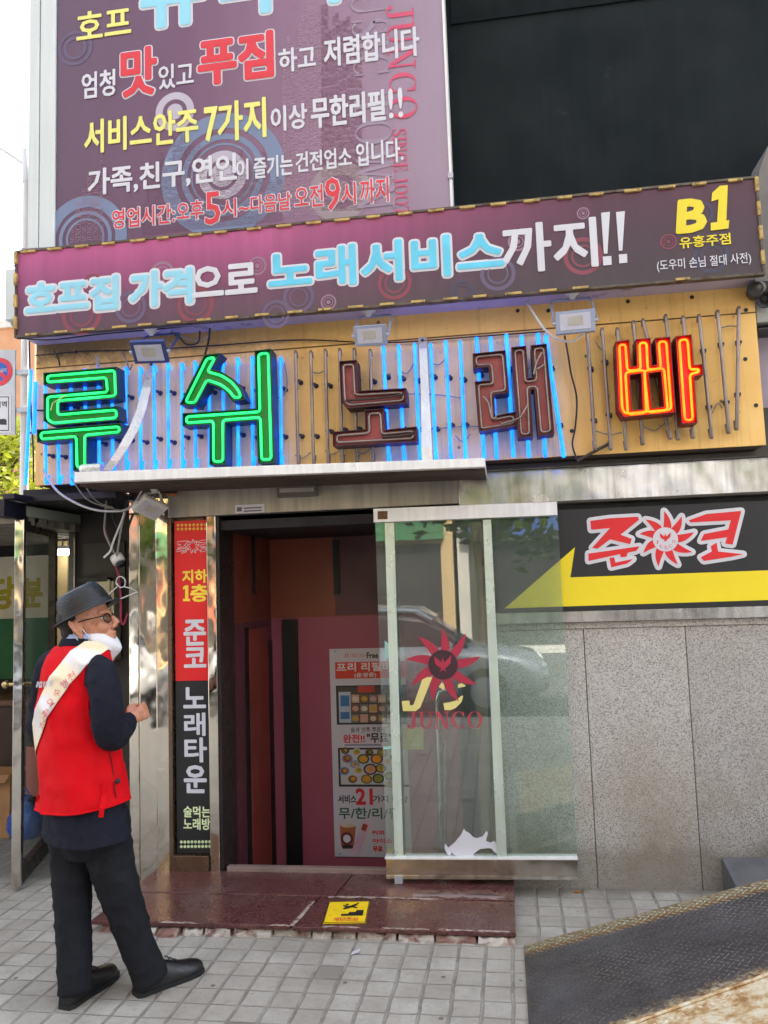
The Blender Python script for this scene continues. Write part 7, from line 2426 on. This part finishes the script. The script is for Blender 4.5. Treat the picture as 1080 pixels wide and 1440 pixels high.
mb.build('hat_band', mat('hat_band', (30, 31, 36), .5), hat)
gl_ = MB()
gl_.tube([H(-.012, -.079, .006), H(.03, -.077, .008), H(.092, -.066, .006)], .0028, 6)
gl_.tube([H(-.012, .079, .006), H(.03, .077, .008), H(.092, .066, .006)], .0028, 6)
for s_ in (-1, 1):
    gl_.tube([H(.098 + .006 * math.cos(a_), s_ * .036 + .028 * math.cos(a_) * -s_, -.004 + .018 * math.sin(a_)) for a_ in [k * math.pi / 8 for k in range(16)]], .0028, 6, closed=True)
gl_.tube([H(.106, -.01, .0), H(.108, 0, .002), H(.106, .01, 0)], .0025, 6)
gls = gl_.build('glasses', BLACK, person)
mb = MB()
for s_ in (-1, 1):
    ps_ = [H(.098 + .006 * math.cos(a_), s_ * .036 + .027 * math.cos(a_) * -s_, -.004 + .017 * math.sin(a_)) for a_ in [k * math.pi / 8 for k in range(16)]]
    mb.add(ps_, [tuple(range(16))])
mb.build('lens', special('smoked_lens', _glass((0.62, 0.56, 0.5), 1.5, 0.02)), gls)
mb = MB()
for s_ in (-1, 1):
    c = H(.08, s_ * .034, -.002)
    mb.ell(c, (.012, .012, .012), HM)
mb.build('eye', mat('eye_white', (206, 200, 194), .3), person)
# mask pulled down under the mouth
mk = MB()
NU, NV = 18, 12
vs, fs = [], []
for i in range(NV + 1):
    v_ = i / NV
    for j in range(NU + 1):
        a_ = R(-86 + 172 * j / NU)
        top = -.09 + .055 * abs(math.sin(a_)) ** 1.5
        z_ = top * (1 - v_) + (-.178 + .05 * abs(math.sin(a_)) ** 2) * v_
        bulge = math.sin(math.pi * (0.18 + .8 * v_)) * .9 + .12
        rx = .064 * bulge + .034
        ry = .070 * (.82 + .2 * math.sin(math.pi * v_)) * (1 - .35 * v_ ** 2)
        cz_ = .0035 * noise.noise(Vector((a_ * 2.2, v_ * 3.0, 1.7))) + .0018 * math.sin(v_ * 14 + 2 * abs(a_))
        vs.append(H(.012 + (rx + cz_) * math.cos(a_) * 1.04 - .008 * v_, (ry + cz_) * math.sin(a_) * 1.04, z_))
for i in range(NV):
    for j in range(NU):
        o_ = i * (NU + 1) + j
        fs.append((o_, o_ + 1, o_ + NU + 2, o_ + NU + 1))
mk.add(vs, fs, 0, True)
mask = mk.build('face_mask', mat('mask_white', (222, 222, 228), .7, 0, .03, 9, bump=.2, bscale=200, bdist=.001), person)
mask.modifiers.new('thick', 'SOLIDIFY').thickness = .003
mb = MB()
mb.tube(smoothpts([H(-.03, -.083, .012), H(0, -.082, -.012), H(.02, -.078, -.05), H(.03, -.074, -.074)], 5), .0022, 6)
mb.tube(smoothpts([H(-.03, -.08, -.03), H(-.018, -.079, -.062), H(0, -.076, -.085), H(.015, -.07, -.105)], 5), .0022, 6)
mb.build('ear_loop', VIN_WHITE, mask)
# shoes
def shoe(heel, toe, name='shoe'):
    d = (toe - heel); d.z = 0
    L_ = d.length; d.normalize(); s_ = Vector((-d.y, d.x, 0))
    mb = MB(); rings = []
    for u_, w_, h_ in ((-.02, .028, .06), (.0, .036, .085), (.06, .038, .1), (.1, .04, .092), (.15, .044, .07), (.2, .048, .056), (.245, .045, .048), (.275, .03, .034), (.285, .012, .018)):
        u_ *= L_ / .285; rings.append([heel + d * u_ + s_ * w_ * math.cos(a_) + Vector((0, 0, .016 + max(0, math.sin(a_)) * h_ - (0.002 if math.sin(a_) < 0 else 0))) for a_ in [2 * math.pi * k / 16 for k in range(16)]])
    mb.loft(rings, 0, True)
    o = mb.build(name, mat('black_leather', (22, 22, 24), .35, 0, .2, 20, bump=.2), person)
    o.modifiers.new('sub', 'SUBSURF').render_levels = 2
    mb = MB()
    pts = [(-.022, .026), (0, .038), (.08, .04), (.15, .047), (.2, .051), (.25, .047), (.28, .03), (.289, .0)]
    prof = [(u_, w_) for u_, w_ in pts] + [(u_, -w_) for u_, w_ in pts[::-1][1:]]
    lo = [heel + d * (u_ * L_ / .285) + s_ * w_ + Vector((0, 0, .001)) for u_, w_ in prof]
    hi = [p + Vector((0, 0, .018)) for p in lo]
    n_ = len(lo)
    mb.add(lo + hi, [tuple(range(n_))[::-1], tuple(range(n_, 2 * n_))] + [(i, (i + 1) % n_, n_ + (i + 1) % n_, n_ + i) for i in range(n_)])
    mb.build('sole', BLACK, o)
    mb = MB()
    for k in range(3):
        c = heel + d * (.12 + .02 * k) * (L_ / .285) + Vector((0, 0, .105 - .012 * k))
        mb.tube([c - s_ * .018, c + Vector((0, 0, .004)), c + s_ * .018], .0028, 6)
    mb.build('lace', BLACK, o)
    return o
def gg(x, y): return G(x, y, 0.0)
shoe(gg(197, 1399), gg(197, 1399) + (gg(279, 1366) - gg(197, 1399)).normalized() * .285)
shoe(gg(95, 1417), gg(95, 1417) + (gg(150, 1378) - gg(95, 1417)).normalized() * .285)
